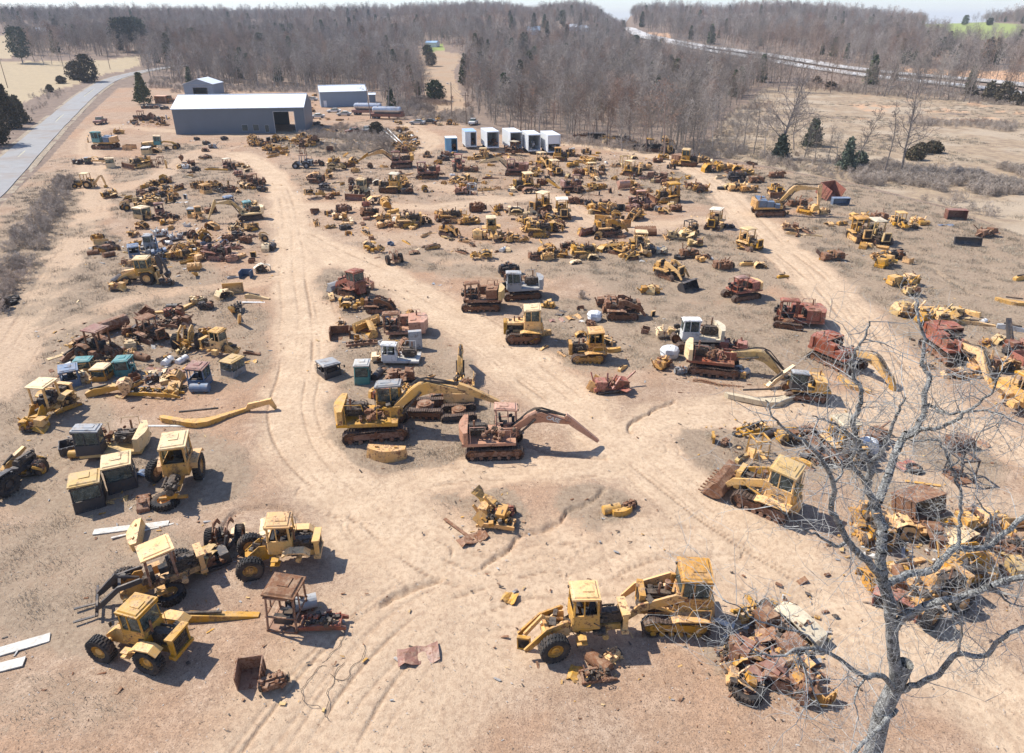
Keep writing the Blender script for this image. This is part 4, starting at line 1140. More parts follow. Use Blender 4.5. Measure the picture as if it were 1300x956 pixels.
wreck;L=2.2;882;312;0;1;pale;
wreck;L=2.4;874;326;10;1.1;rust;
tyre;r=.7;862;328;0;1;dark;
plate;L=2.4;895;328;0;.9;grey;
dozer;can,roof=cream,nohood,bare;906;290;-120;1.15;yellow;dozer alone on the pale track
dozer;can,nohood,bare,roof=pale;952;316;-60;1.1;yellow;
wreck;L=2.2;915;340;10;1;rust;
engine;;920;342;10;1.3;rust;
arm;L=2.4;952;337;10;1.2;yellow;
drum;;965;340;0;.8;yellow;
arm;L=2;994;352;20;.9;yellow;
tloader;nohood,nobk,bare;850;352;-50;1.15;yellow;
engine;;838;345;0;1.2;ochre;
bucket;w=2.2;874;368;-50;1.25;dark;black bucket
wreck;L=2.6;825;372;0;.9;ochre;
excavator;can,ng,nb,cw=yellow,cabp=red,roof=maroon;940;378;200;1.0;red;little excavator with a yellow tail
excavator;nb,ng,notr;1010;408;168;1.25;red;rust-red excavator without arm
under;;1000;414;-20;.9;rust;
tloader;cab,ng,nohood,rf,bkp=grey;448;374;140;1.15;red;bright red crawler
drum;;463;366;-20;1.1;salmon;
loader;nohood,noarm,w=0000;455;392;0;.8;yellow;
tloader;nohood,nobk,bare;480;395;0;.9;rust;
box;w=1.8,d=1.2,h=1;432;428;-80;1.1;rust;
arm;L=3.6;455;420;-8;1;rust;
bucket;w=2.4,a=0;470;424;200;1.1;yellow;
blade;w=3,a=10;467;418;140;1.1;yellow;
rails;L=4;460;438;12;.8;rust;
excavator;nb,ng,cw=salmon,cabp=rust,notr;512;422;183;1.15;salmon;salmon excavator with a caged cab
excavator;nb,notr,cabp=white,nohood,nocw;507;458;180;.95;white;white excavator cab
cabinet;;528;442;-80;1.1;grey;
wreck;L=2;482;458;10;.8;pale;
cab;ng,l=1.7,w=1.6,h=1.1,roof=grey;418;474;-50;1.05;dark;
cab;l=1.4,w=1.3,h=1.8,roof=white;461;484;-85;1.05;teal;teal cab with a white roof
engine;;485;505;20;1;red;
tank;;490;508;0;.8;maroon;
wreck;L=2.4;510;482;10;1;rust;
plate;L=2;500;478;10;.8;rust;
tyre;r=.5;487;470;0;1;rust;
excavator;b=14,s=-24,L=4.4,S=2.3,hy=-6,nohood,roof=grey,cabp=ochre;478;548;10;1.22;yellow;big yellow excavator reaching right
cweight;;491;581;-3;1.15;ochre;
under;;540;523;-2;.95;rust;
excavator;b=18,s=-40,L=3.2,S=1.6,notr,nc,hood=pale,nohood;584;500;92;1.1;yellow;excavator with its arm pointing away
excavator;b=6,s=-40,L=3.9,S=2.6,ng,hy=0,nohood,cw=salmon;628;570;2;1.05;salmon;salmon excavator with a lowered arm
under;;583;528;5;.8;dark;
excavator;nb,ng,hood=rust,cw=pale;612;390;178;1.15;rust;burnt excavator with a pale tail
excavator;nb,nohood;662;376;186;1.15;grey;grey excavator without arm
engine;;645;348;10;1.6;dark;
wreck;L=2;650;356;0;1;rust;
dozer;cab,roof=pale,bigb;664;430;182;1.25;yellow;yellow dozer with a tinted cab
plate;L=1.6,w=1.2;728;403;20;1;ochre;
plate;L=1.4,w=.9;712;398;60;1;dark;
plate;L=1.6,w=.9;706;407;10;1;maroon;
bundle;;755;406;0;.85;tarp;white wrapped bundle
tloader;nohood,nobk,ng,rf;788;402;0;1.2;rust;
wreck;L=2.8;772;388;0;1;rust;
dozer;cab,nohood,roof=ochre,ng;745;455;180;1.1;ochre;mustard dozer with open cab by the dirt track
wreck;L=2.8;775;496;6;1.15;red;rust wreck with yellow brackets
box;w=1.2,d=1,h=1,a=-20;753;494;150;1;yellow;
excavator;nb,cabp=white,nohood;882;440;180;1.15;cream;cream excavator with a white cab
wreck;L=2;845;428;0;1;pale;
bundle;;850;453;0;.95;tarp;
wreck;L=2.6;930;446;-20;1.1;red;
tyre;r=.7;912;432;0;1;rust;
plate;L=2;905;435;-20;1;blue;
excavator;nc,b=-20,s=-60,L=4.4,S=.6,boom=pale,cw=pale,nohood;905;470;-14;1.2;red;red excavator with a pale drooping arm
engine;;864;474;10;.8;grey;
chain;;913;488;-18;1.2;rust;
boom;L=6.4,side;974;502;4;1.15;cream;cream boom lying bent
arm;L=3.4,a=28;990;488;28;1;pale;
excavator;roof=grey,cabp=dark,nocw,nb;1020;502;170;.9;yellow;excavator with a flat black canopy
excavator;boom=yellow,cw=red,b=-20,s=-60,L=3.8,S=1.0,ng,nc;1062;462;-60;1.15;red;red excavator aiming its arm downhill
boom;L=3.4,side;1085;490;-62;1;yellow;
excavator;boom=yellow,b=-20,s=-50,L=4.2,S=1.0,nc,cw=red;1203;452;-88;1.25;red;red excavator with a bright yellow arm
engine;;1200;425;0;1.4;rust;
wreck;L=3;1160;402;-10;1.2;yellow;
drum;;1148;398;10;1.2;pale;
wreck;L=3;1182;410;10;1.2;yellow;
boom;L=3.2,side;1215;408;15;1.1;pale;
arm;L=4;1235;412;-12;1.1;yellow;
wreck;L=2.4;1205;402;10;1;pale;
wreck;L=2.6;1250;470;8;1.2;ochre;
drum;;1277;470;10;1.1;ochre;
arm;L=3;1232;480;10;1;ochre;
box;w=1.6,d=1.6,h=1;1298;460;10;1;red;
wreck;L=2.6;1292;445;10;1.1;maroon;
arm;L=2.6,a=60;1276;438;80;1.2;dark;
arm;L=3;1290;420;-30;1.2;grey;
boom;L=3.2,side;1290;385;-25;1.2;yellow;
arm;L=2;1296;355;20;1.3;yellow;
loader;cab,ng,w=0010,noarm;1300;525;-80;1.1;yellow;yellow tractor at right edge
excavator;hood=blue,cw=ochre,b=20,s=-85,L=5.2,S=2.6,bk,nc;975;272;-4;1.3;yellow;yellow excavator raising its arm
dozer;blade,bp=rust,nohood,bigb;985;248;-95;1.15;yellow;
wreck;L=3;1012;262;10;1.2;rust;
wreck;L=2.6;1022;270;-10;1.1;ochre;
engine;;1045;272;10;1.2;yellow;
box;w=4,d=3,h=2.2,a=25;1050;252;-60;1;red;red tipper box
box;w=3,d=1,h=1.4,lid;1066;260;-90;1;blue;
wreck;L=2.2;1003;292;-20;1.1;ochre;
arm;L=2.4;1008;298;-25;1;yellow;
wreck;L=2.4;1090;280;0;1.2;yellow;
wreck;L=2.4;1115;280;10;1.2;rust;
loader;nohood,w=0000,noarm,can,roof=yellow;1142;290;-90;.9;yellow;
wreck;L=2;1163;284;0;1;yellow;
tank;;1172;286;0;1;yellow;
dozer;can,nohood,roof=ochre;1092;305;-90;1.25;yellow;
dozer;can,nohood,roof=cream;1112;308;-80;1.25;pale;
wreck;L=3;1056;330;10;1.1;rust;
arm;L=2.6;1046;328;40;.9;ochre;
wreck;L=2.6;1122;338;40;1.3;yellow;
wreck;L=2;1136;328;0;1.1;dark;
box;w=1,d=1,h=.9;1152;334;30;1;ochre;
wreck;L=2.8;1144;362;10;1.3;yellow;
drum;;1157;362;30;1.1;yellow;
wreck;L=1.8;1156;374;0;1;pale;
blade;w=3,a=-15;1228;312;-105;1.2;dark;
wreck;L=2.8;1252;300;20;1.2;rust;
box;w=3,d=1.4,h=1.7,lid;1212;278;-100;1;maroon;maroon box in the grass
plate;L=2.4;1200;286;0;1;blue;
wreck;L=2.4;860;210;0;1.2;ochre;
box;w=2.4,d=2.4,h=2,lid;862;208;-60;1.1;rust;
dozer;cab,ng,nohood,roof=pale;875;210;-20;1.3;yellow;
wreck;L=2.4;892;206;0;1.2;yellow;
drum;;902;218;10;1.6;yellow;
wreck;L=2.6;920;216;10;1.3;yellow;
drum;;937;218;0;1.3;yellow;
wreck;L=2.4;948;222;0;1.2;yellow;
arm;L=3;915;226;30;1.1;pale;
dozer;nohood,bare;935;230;0;1.1;dark;
wreck;L=2.6;960;232;10;1.2;rust;
wreck;L=2.6;985;226;0;1.2;rust;
wreck;L=2.6;935;242;0;1.3;yellow;
wreck;L=2.6;950;244;0;1.2;ochre;
drum;;925;240;10;1;pale;
tyre;r=.7;915;240;0;1;dark;
dozer;can,roof=yellow,nohood;828;192;0;1.1;dark;
wreck;L=2.6;812;190;-10;1.2;dark;
wreck;L=2.4;842;202;0;1.1;yellow;
wreck;L=2.4;835;206;0;1;rust;
rails;L=4;800;182;0;1.1;ochre;
box;w=4,d=2.2,h=1.4,lid;757;176;-90;1.1;dark;
rails;L=4.5;740;174;0;1.2;rust;
rails;L=4.5;775;177;0;1.2;yellow;
wreck;L=3;790;178;0;1.2;dark;
tyre;r=.7;14;386;70;1;dark;
tyre;r=.7,up;6;392;60;1;dark;
tyre;r=.6;18;380;0;1;dark;
drum;;338;318;-90;.95;pale;
tank;;346;316;-90;1;dark;
"""
# ---------------------------------------------------------------- ground sheet
def vnoise(x, y, seed=0):
    xi = np.floor(x).astype(np.int64); yi = np.floor(y).astype(np.int64); fx = x-xi; fy = y-yi
    fx = fx*fx*(3-2*fx); fy = fy*fy*(3-2*fy)
    def h(a, b):
        n = (a*374761393+b*668265263+seed*1442695041) & 0xffffffff
        n = ((n ^ (n >> 13))*1274126177) & 0xffffffff
        return ((n ^ (n >> 16)) & 0xffff)/65535.0
    return (h(xi, yi)*(1-fx)+h(xi+1, yi)*fx)*(1-fy)+(h(xi, yi+1)*(1-fx)+h(xi+1, yi+1)*fx)*fy
def fbm(x, y, s, o=4, seed=0):
    t = 0; a = .5; n = 0
    for i in range(o): t = t+a*vnoise(x/s*2**i+i*17.3, y/s*2**i-i*9.1, seed+i); n += a; a *= .55
    return t/n
def proj_np(x, y, z=0.0):
    f = y*cp+(CAMZ-z)*sp; f = np.maximum(f, 4.0); v = y*sp+(z-CAMZ)*cp
    return 650+FPX*x/f, 433-FPX*v/f
def inpoly(px, py, poly):
    r = np.zeros(px.shape, bool); n = len(poly)
    for i in range(n):
        x0, y0 = poly[i]; x1, y1 = poly[(i+1) % n]
        if y0 == y1: continue
        c = ((y0 > py) != (y1 > py)) & (px < (x1-x0)*(py-y0)/(y1-y0)+x0); r ^= c
    return r
def catmull(pts, k=6):
    out = []; P_ = [pts[0]]+list(pts)+[pts[-1]]
    for i in range(1, len(P_)-2):
        for j in range(k):
            t = j/k; a, b, c, d = [np.array(q, float) for q in P_[i-1:i+3]]
            out.append(tuple(.5*((2*b)+(-a+c)*t+(2*a-5*b+4*c-d)*t*t+(-a+3*b-3*c+d)*t**3)))
    out.append(tuple(pts[-1])); return out
# dirt tracks of the yard: (photo polyline, half width in m)
TRACKS = [
 ([(520,158),(538,170),(548,182),(535,192)], 3.5, .8),
 ([(300,196),(335,212),(358,240),(368,280),(372,340),(384,400),(383,470),(372,520),(385,570),(425,615),(480,660),(560,700)], 3.4, 1),
 ([(388,300),(430,325),(490,352),(560,395),(630,440),(700,495),(765,545),(830,600),(905,660),(990,715),(1080,770),(1180,830),(1300,920)], 3.6, 1),
 ([(1300,575),(1230,545),(1150,525),(1040,515),(940,520),(850,530),(780,550)], 3.0, 1),
 ([(1170,520),(1120,460),(1080,410),(1030,350),(985,310),(945,270),(905,232),(860,205),(800,192),(725,182)], 4.2, 1),
 ([(400,625),(450,645),(500,618),(560,602),(640,596),(720,600),(790,585),(830,570)], 2.4, .9),
 ([(370,262),(430,262),(500,262),(560,262),(640,254),(700,250),(760,284),(840,284),(930,276)], 3.0, .75),
 ([(420,305),(500,300),(600,318),(640,330)], 2.5, .3),
 ([(545,235),(620,250)], 2.5, .5),
 ([(-20,500),(20,430),(62,360),(100,300),(120,260),(118,215),(110,180),(135,160),(200,165),(300,172)], 3.2, .62),
 ([(60,420),(130,392),(220,370),(300,362),(370,350)], 2.6, .45),
 ([(480,660),(560,720),(700,745),(830,700),(930,700)], 4.5, .9),
 ([(380,1000),(470,860),(560,780),(700,735)], 6.0, .8),
 ([(300,200),(260,192),(240,200),(200,225),(150,240),(110,250)], 3.0, .5),
 ([(700,255),(720,300),(650,330),(560,330)], 2.2, .3),
 ([(1180,830),(1080,800),(960,760),(800,745),(640,740)], 3.5, .8),
 ([(1100,520),(1160,600),(1250,640),(1320,660)], 2.6, .5),
]
GRASS = [  # ellipses of dry grass in the photo
 (520,545,120,70,1),(600,660,75,52,.8),(780,420,170,50,1),(900,420,150,40,.9),(640,330,250,22,.55),(560,470,60,30,.6),(700,470,60,25,.3),(430,390,80,90,.6),
 (930,570,110,60,.85),(1150,330,190,70,.9),(1230,420,120,50,.7),(200,240,160,45,.5),(150,400,170,90,.7),(200,600,140,60,.55),(60,330,90,110,.9),(110,740,170,100,.55),
 (440,178,90,22,1),(250,205,60,25,.5),(350,300,30,90,.2),(480,440,90,80,.6),(1000,440,90,60,.7),(1180,600,110,70,.6),(880,340,150,45,.8),(600,230,280,40,.3),
 (1030,560,60,50,.6),(760,650,60,35,.6),(1100,240,300,30,1),(970,810,90,80,.5),(60,560,90,110,.55),(1150,700,90,50,.5),(300,440,70,60,.45),(30,900,160,50,.2)]
GULLY = [[(832, 392), (870, 396), (910, 410), (950, 420), (1000, 432), (1040, 430)], [(770, 620), (740, 640), (700, 662), (650, 700), (610, 720)], [(860, 508), (830, 520), (800, 545)], [(640, 560), (700, 572), (760, 578)], [(505, 330), (560, 340), (600, 352), (660, 358)],
 [(395, 660), (360, 640), (300, 655), (270, 690)], [(700, 360), (640, 352), (600, 345)], [(1180, 340), (1230, 370), (1290, 380)], [(470, 770), (520, 750), (560, 738)]]
FIELD_L = [(-400,88),(-60,80),(60,77),(128,77),(178,70),(176,84),(150,92),(128,95),(95,108),(60,118),(30,130),(-60,190),(-400,300)]
FIELD_L2 = [(-300,44),(10,44),(22,60),(14,74),(-300,74)]
FIELD_R = [(880,196),(905,170),(930,142),(965,114),(1010,108),(1120,116),(1200,122),(1300,134),(1700,170),(1700,420),(1300,300),(1200,262),(1080,232),(980,212)]
CLEAR = [(528,148),(540,118),(533,92),(520,74),(535,66),(560,64),(590,70),(575,90),(585,120),(600,150),(560,158)]
GREEN_F = [(1172,26),(1232,27),(1296,31),(1304,44),(1262,50),(1215,50),(1178,40)]
GREEN_C = [(1172,26),(1232,27),(1296,31),(1312,58),(1262,62),(1200,60),(1172,46)]
GREEN2 = [(540,56),(562,56),(565,64),(540,66)]
ORANGE = [(1135,84),(1160,86),(1230,90),(1330,92),(1500,100),(1500,112),(1300,108),(1230,100),(1150,92)]
TAN2 = [(822,41),(850,43),(852,48),(822,47)]
YARD = [(-300,330),(0,262),(60,205),(108,150),(150,112),(200,112),(400,118),(500,150),(560,152),(640,172),(760,185),(880,200),(980,214),(1080,234),(1200,264),(1300,300),(1700,420),(3000,1400),(-2000,1400)]
ROADW = None
def build_ground():
    ys = [-80, -60, -45, -30, -20, -10, -2, 4, 8, 12]; y = 14.0
    while y < 230: ys.append(y); y += .2+max(0, y-45)*.0036
    while y < 9000: ys.append(y); y *= 1.018
    ys = np.array(ys); nx = 1250
    u = np.linspace(-1, 1, nx); u = u*(.8+.2*np.abs(u)**3) ; u = u/np.abs(u).max()
    Y = np.repeat(ys[:, None], nx, 1); X = u[None, :]*(34+.82*np.maximum(Y, 0)+.9*np.maximum(Y-300, 0)*.4)
    Z = H(X, Y)
    ny = len(ys)
    px, py = proj_np(X, Y, Z); inview = (Y > 10)
    w1 = fbm(X, Y, 9, 4, 3); w2 = fbm(X, Y, 2.6, 4, 11); w3 = fbm(X, Y, 40, 3, 5)
    # tracks
    tr = np.zeros(X.shape); lat = np.full(X.shape, 9.0); best = np.full(X.shape, 1e9)
    for pts, hw, st in TRACKS:
        wp = [flat(*p) for p in catmull(pts, 5)]
        dmin = np.full(X.shape, 1e9); sg = np.zeros(X.shape)
        for a, b in zip(wp, wp[1:]):
            ax, ay = a; bx, by = b; dx, dy = bx-ax, by-ay; L2 = dx*dx+dy*dy+1e-9
            m = (X > min(ax, bx)-14) & (X < max(ax, bx)+14) & (Y > min(ay, by)-14) & (Y < max(ay, by)+14)
            if not m.any(): continue
            xx, yy = X[m]-ax, Y[m]-ay; t = np.clip((xx*dx+yy*dy)/L2, 0, 1)
            qx, qy = xx-t*dx, yy-t*dy; dd = np.hypot(qx, qy); cr = np.sign(dx*yy-dy*xx)
            old = dmin[m]; up = dd < old; tmp = sg[m]; tmp[up] = (cr*dd)[up]; sg[m] = tmp; old[up] = dd[up]; dmin[m] = old
        e = dmin+(w2-.5)*2.2+(w1-.5)*2.5
        mask = st*(1-sstep(hw*.45, hw*1.1, e)); tr = np.maximum(tr, mask)
        nb = dmin/hw < best; lat = np.where(nb, sg, lat); best = np.where(nb, dmin/hw, best)
    rut = np.zeros(X.shape); sg_ = np.maximum(.085, .0021*np.abs(Y))
    for k_, c_ in enumerate([-3.1, -2.5, -1.9, -1.2, -.5, .2, .8, 1.4, 2.1, 2.8, 3.4]):
        wob = 2.2*(fbm(X, Y, 28, 2, 60+k_)-.5); on = sstep(.38, .55, fbm(X, Y, 22, 2, 80+k_))
        rut = np.maximum(rut, np.exp(-((lat-c_-wob)/sg_)**2)*on*(.5+.5*(k_ % 3 == 0)))
    rut *= sstep(.1, .5, tr)*(1-.35*sstep(45, 110, Y))*(.25+.95*sstep(.35, .6, fbm(X, Y, 3.5, 3, 52)))
    gul = np.zeros(X.shape)
    for pts in GULLY:
        wp = [flat(*p) for p in catmull(pts, 4)]
        for a, b in zip(wp, wp[1:]):
            ax, ay = a; bx, by = b; dx, dy = bx-ax, by-ay; L2 = dx*dx+dy*dy+1e-9
            m = (X > min(ax, bx)-3) & (X < max(ax, bx)+3) & (Y > min(ay, by)-3) & (Y < max(ay, by)+3)
            if m.any():
                xx, yy = X[m]-ax+2.4*(w2[m]-.5), Y[m]-ay+2.4*(w1[m]-.5); t = np.clip((xx*dx+yy*dy)/L2, 0, 1); dd = np.hypot(xx-t*dx, yy-t*dy); gul[m] = np.maximum(gul[m], np.exp(-(dd/np.maximum(.12, .0025*Y[m]))**2))
    gr = np.zeros(X.shape)
    wx, wy = px+(w1-.5)*60, py+(w1-.5)*34
    for gx, gy, rx, ry, s in GRASS:
        q = ((wx-gx)/rx)**2+((wy-gy)/ry)**2; gr = np.maximum(gr, s*(1-sstep(.5, 1.25, q)))
    yard = inpoly(px, py, YARD) & inview
    gr = np.where(yard, gr*(.42+1.1*w2)*(.65+.8*w1), 0); gr = np.clip(gr*1.05-tr*1.2, 0, 1)
    jx, jy = px+(w2-.5)*10, py+(w2-.5)*4
    fl = inpoly(jx, jy, FIELD_L)*1.; fl = np.maximum(fl, inpoly(px, py, FIELD_L2)*1.)
    frr = inpoly(px+(w1-.5)*20, py+(w1-.5)*8, FIELD_R)*1.*inview
    clr = inpoly(jx, jy, CLEAR)*1.
    green = np.maximum(inpoly(px, py, GREEN_F)*1., inpoly(px, py, GREEN2)*1.)
    orange = np.maximum(inpoly(px, py, ORANGE)*1., .8*inpoly(px, py, TAN2))
    orange = np.maximum(orange, .8*frr*sstep(.6, .75, w1)*(px > 1060)*(py < 155))
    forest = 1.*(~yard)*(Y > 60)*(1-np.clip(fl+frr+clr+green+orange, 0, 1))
    # ruts pressed into the near ground
    rel = -.055*rut-.05*tr-.22*gul+.10*(w2-.5)*(1-tr*.7)*(Y < 260)+.05*(fbm(X, Y, .9, 2, 40)-.5)*(Y < 90)
    Z = Z+np.where(inview, rel, 0)
    me = bpy.data.meshes.new('ground'); n = nx*ny
    me.vertices.add(n); co = np.stack([X, Y, Z], -1).astype(np.float32).ravel(); me.vertices.foreach_set('co', co)
    I = np.arange(n).reshape(ny, nx); q = np.stack([I[:-1, :-1], I[:-1, 1:], I[1:, 1:], I[1:, :-1]], -1).reshape(-1, 4)
    me.loops.add(q.size); me.loops.foreach_set('vertex_index', q.ravel().astype(np.int32))
    me.polygons.add(len(q)); me.polygons.foreach_set('loop_start', (np.arange(len(q))*4).astype(np.int32)); me.polygons.foreach_set('use_smooth', np.ones(len(q), bool))
    me.update(calc_edges=True)
    for nm, arr in (('m1', (tr, gr, forest, np.maximum(fl, clr*.3))), ('m2', (np.clip(rut+.8*gul, 0, 1), orange, frr, green))):
        a = me.attributes.new(nm, 'FLOAT_COLOR', 'POINT'); a.data.foreach_set('color', np.stack(arr, -1).astype(np.float32).ravel())
    o = link(bpy.data.objects.new('ground', me)); tag(o, 'bare tan dirt yard with dry grass patches and wheel tracks', kind='structure')
    t = NT('ground'); tc = t.n('ShaderNodeTexCoord'); v = tc.outputs['Object']
    a1 = t.n('ShaderNodeAttribute', attribute_name='m1'); a2 = t.n('ShaderNodeAttribute', attribute_name='m2')
    s1 = t.n('ShaderNodeSeparateColor'); s2 = t.n('ShaderNodeSeparateColor'); t.l(a1.outputs['Color'], s1.inputs[0]); t.l(a2.outputs['Color'], s2.inputs[0])
    trk, grs, fst, fld = s1.outputs[0], s1.outputs[1], s1.outputs[2], a1.outputs['Alpha']; lt, org, fr_, grn = s2.outputs[0], s2.outputs[1], s2.outputs[2], a2.outputs['Alpha']
    nb = t.noise(v, .05, 6, .62); nm = t.noise(v, .45, 6, .65); nf = t.noise(v, 3.2, 6, .7); nx_ = t.noise(v, 14, 4, .75)
    c = t.mix(t.ramp(nm, .32, .68), (.35, .235, .152), (.475, .345, .24))
    c = t.mix(t.ramp(nb, .46, .58, 0, .5), c, (.43, .245, .140))
    c = t.mix(t.ramp(nf, .42, .62, 0, .6), c, (.27, .175, .115))
    c = t.mix(t.ramp(nx_, .52, .62, 0, .8), c, (.15, .10, .07)); ng_ = t.noise(v, 5.5, 5, .8); c = t.mix(t.ramp(ng_, .57, .66, 0, .7), c, (.14, .105, .075)); c = t.mix(t.ramp(ng_, .40, .32, 0, .6), c, (.66, .56, .44))
    c = t.mix(t.ramp(nx_, .40, .28, 0, .6), c, (.62, .52, .42))
    tc1 = t.mix(t.ramp(nm, .3, .7), (.63, .475, .32), (.50, .365, .24)); tc1 = t.mix(t.ramp(nf, .42, .64, 0, .65), tc1, (.40, .27, .175)); tc1 = t.mix(t.ramp(nx_, .55, .68, 0, .5), tc1, (.30, .20, .13))
    wv = t.n('ShaderNodeTexWave', wave_type='BANDS', bands_direction='X'); cmb = t.n('ShaderNodeCombineXYZ'); t.l(lt, cmb.inputs[0])
    wv.inputs['Scale'].default_value = 11.0; wv.inputs['Distortion'].default_value = .5; wv.inputs['Detail'].default_value = 2
    wa = t.n('ShaderNodeVectorMath', operation='ADD'); nz = t.n('ShaderNodeVectorMath', operation='SCALE'); nz.inputs['Scale'].default_value = .03
    t.l(v, nz.inputs[0]); t.l(cmb.outputs[0], wa.inputs[0]); cz = t.n('ShaderNodeCombineXYZ'); t.l(t.math('MULTIPLY', nm, .02), cz.inputs[0]); t.l(cz.outputs[0], wa.inputs[1]); t.l(wa.outputs[0], wv.inputs['Vector'])
    ruts = t.math('MULTIPLY', lt, t.ramp(nf, .25, .55))
    tc1 = t.mix(t.math('MULTIPLY', ruts, .7), tc1, (.26, .165, .10))
    c = t.mix(t.math('MULTIPLY', trk, .92), c, tc1)
    gc = t.mix(t.ramp(nf, .3, .7), (.215, .155, .105), (.385, .295, .205)); gc = t.mix(t.ramp(nx_, .5, .7, 0, .6), gc, (.14, .11, .08))
    gf = t.ramp(t.math('ADD', grs, t.math('MULTIPLY', t.math('SUBTRACT', nf, .5), 1.2)), .06, .62)
    c = t.mix(t.math('MULTIPLY', gf, .86), c, gc)
    lf = t.mix(t.ramp(nm, .3, .7), (.44, .345, .215), (.37, .29, .185)); c = t.mix(fld, c, lf)
    rf = t.mix(t.ramp(nm, .34, .66), (.26, .19, .13), (.40, .30, .195)); rf = t.mix(t.ramp(nb, .48, .6, 0, .8), rf, (.42, .335, .24)); rf = t.mix(t.ramp(nb, .42, .34, 0, .7), rf, (.20, .155, .125)); rf = t.mix(t.ramp(nf, .5, .7, 0, .55), rf, (.2, .15, .11))
    c = t.mix(fr_, c, rf)
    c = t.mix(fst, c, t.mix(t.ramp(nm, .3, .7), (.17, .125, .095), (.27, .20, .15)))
    c = t.mix(org, c, t.mix(nm, (.50, .27, .14), (.58, .38, .24))); c = t.mix(grn, c, (.27, .31, .10))
    t.l(c, t.b.inputs['Base Color']); t.b.inputs['Roughness'].default_value = .95; t.b.inputs['Specular IOR Level'].default_value = .1
    hh = t.math('ADD', t.math('MULTIPLY', nf, .6), t.math('MULTIPLY', nx_, .35)); hh = t.math('ADD', hh, t.math('MULTIPLY', t.math('MULTIPLY', ruts, trk), -.5))
    t.bump(hh, .8, .12); me.materials.append(t.m)
    return dict(X=X, Y=Y, Z=Z, gr=gr, tr=tr, yard=yard, fr=frr, px=px, py=py)
GR = build_ground()
_ys = GR['Y'][:, 0]
def zat(x, y): return float(H(x, y))-.02

# ---------------------------------------------------------------- roads
def strip(name, pts, hw, mat, dz, label=None, off=0.0, step=6):
    wp = catmull(pts, step); n = len(wp); vs = []; fs = []; cols = [-1, -.5, 0, .5, 1]
    for i, (x, y) in enumerate(wp):
        a = wp[max(i-1, 0)]; b = wp[min(i+1, n-1)]; d = np.array([b[0]-a[0], b[1]-a[1]]); d /= np.hypot(*d)+1e-9
        zc = max(float(H(x-d[1]*k*hw, y+d[0]*k*hw)) for k in (-1, 0, 1))+dz
        for k in cols: vs.append((x-d[1]*(k*hw+off), y+d[0]*(k*hw+off), zc-.03*k*k))
    m = len(cols)
    for i in range(n-1):
        for j in range(m-1): fs.append((i*m+j, (i+1)*m+j, (i+1)*m+j+1, i*m+j+1))
    # side skirts give the roadbed a thickness
    b0 = len(vs)
    for i in range(n):
        for j in (0, m-1): x, y, z = vs[i*m+j]; vs.append((x, y, z-.5))
    for i in range(n-1):
        fs.append((i*m, b0+i*2, b0+i*2+2, (i+1)*m)); fs.append((i*m+m-1, (i+1)*m+m-1, b0+i*2+3, b0+i*2+1))
    me = bpy.data.meshes.new(name); me.from_pydata(vs, [], fs); me.materials.append(MAT[mat]); o = link(bpy.data.objects.new(name, me))
    return tag(o, label, kind='structure')
simple('asphalt', (.29, .28, .265), .9, .08, .5, bump=.2); simple('highway', (.52, .50, .47), .9, .08, .3, bump=.1)
simple('crack', (.12, .115, .11), .9, .2, 2, bump=.1); simple('shoulder', (.33, .265, .185), .95, .45, 1.5); simple('linepaint', (.62, .55, .30), .8, .15, 3)
g_ = lambda px, py: tuple(ground(px, py))[:2]
RD = [g_(-110, 345), g_(-60, 282), g_(-8, 232), g_(38, 187), g_(76, 150), g_(108, 122), g_(134, 105), g_(156, 97), g_(176, 92), g_(205, 87), g_(240, 83)]
strip('road', RD, 3.6, 'asphalt', .16, 'worn pale grey two-lane country road curving over the rise')
strip('road_shoulder', RD, 4.9, 'shoulder', .03, 'strip of dry grass and gravel beside the road')
strip('road_centre_line', RD, .09, 'linepaint', .20, 'faded yellow centre line of the country road')
strip('road_crack', RD, .05, 'crack', .195, 'dark sealed crack along the road', off=.5)
HW1 = [g_(1500, 136), g_(1300, 110), g_(1200, 99.5), g_(1100, 90.5), g_(1000, 75), g_(930, 65), g_(880, 57), g_(840, 50), g_(815, 44), g_(800, 37)]
HW2 = [(x+18, y-16) for x, y in HW1[:5]]+[(x+20, y-22) for x, y in HW1[5:]]
HW2 = [g_(1500, 158), g_(1300, 121), g_(1200, 107.5), g_(1100, 97), g_(1000, 81.5), g_(930, 70), g_(880, 61), g_(840, 53), g_(812, 46), g_(797, 39)]
strip('highway', HW1, 5.5, 'highway', 1.0, 'far carriageway of the pale divided highway beyond the field')
strip('highway', HW2, 5.0, 'highway', .8, 'near carriageway of the pale divided highway behind the tree row')
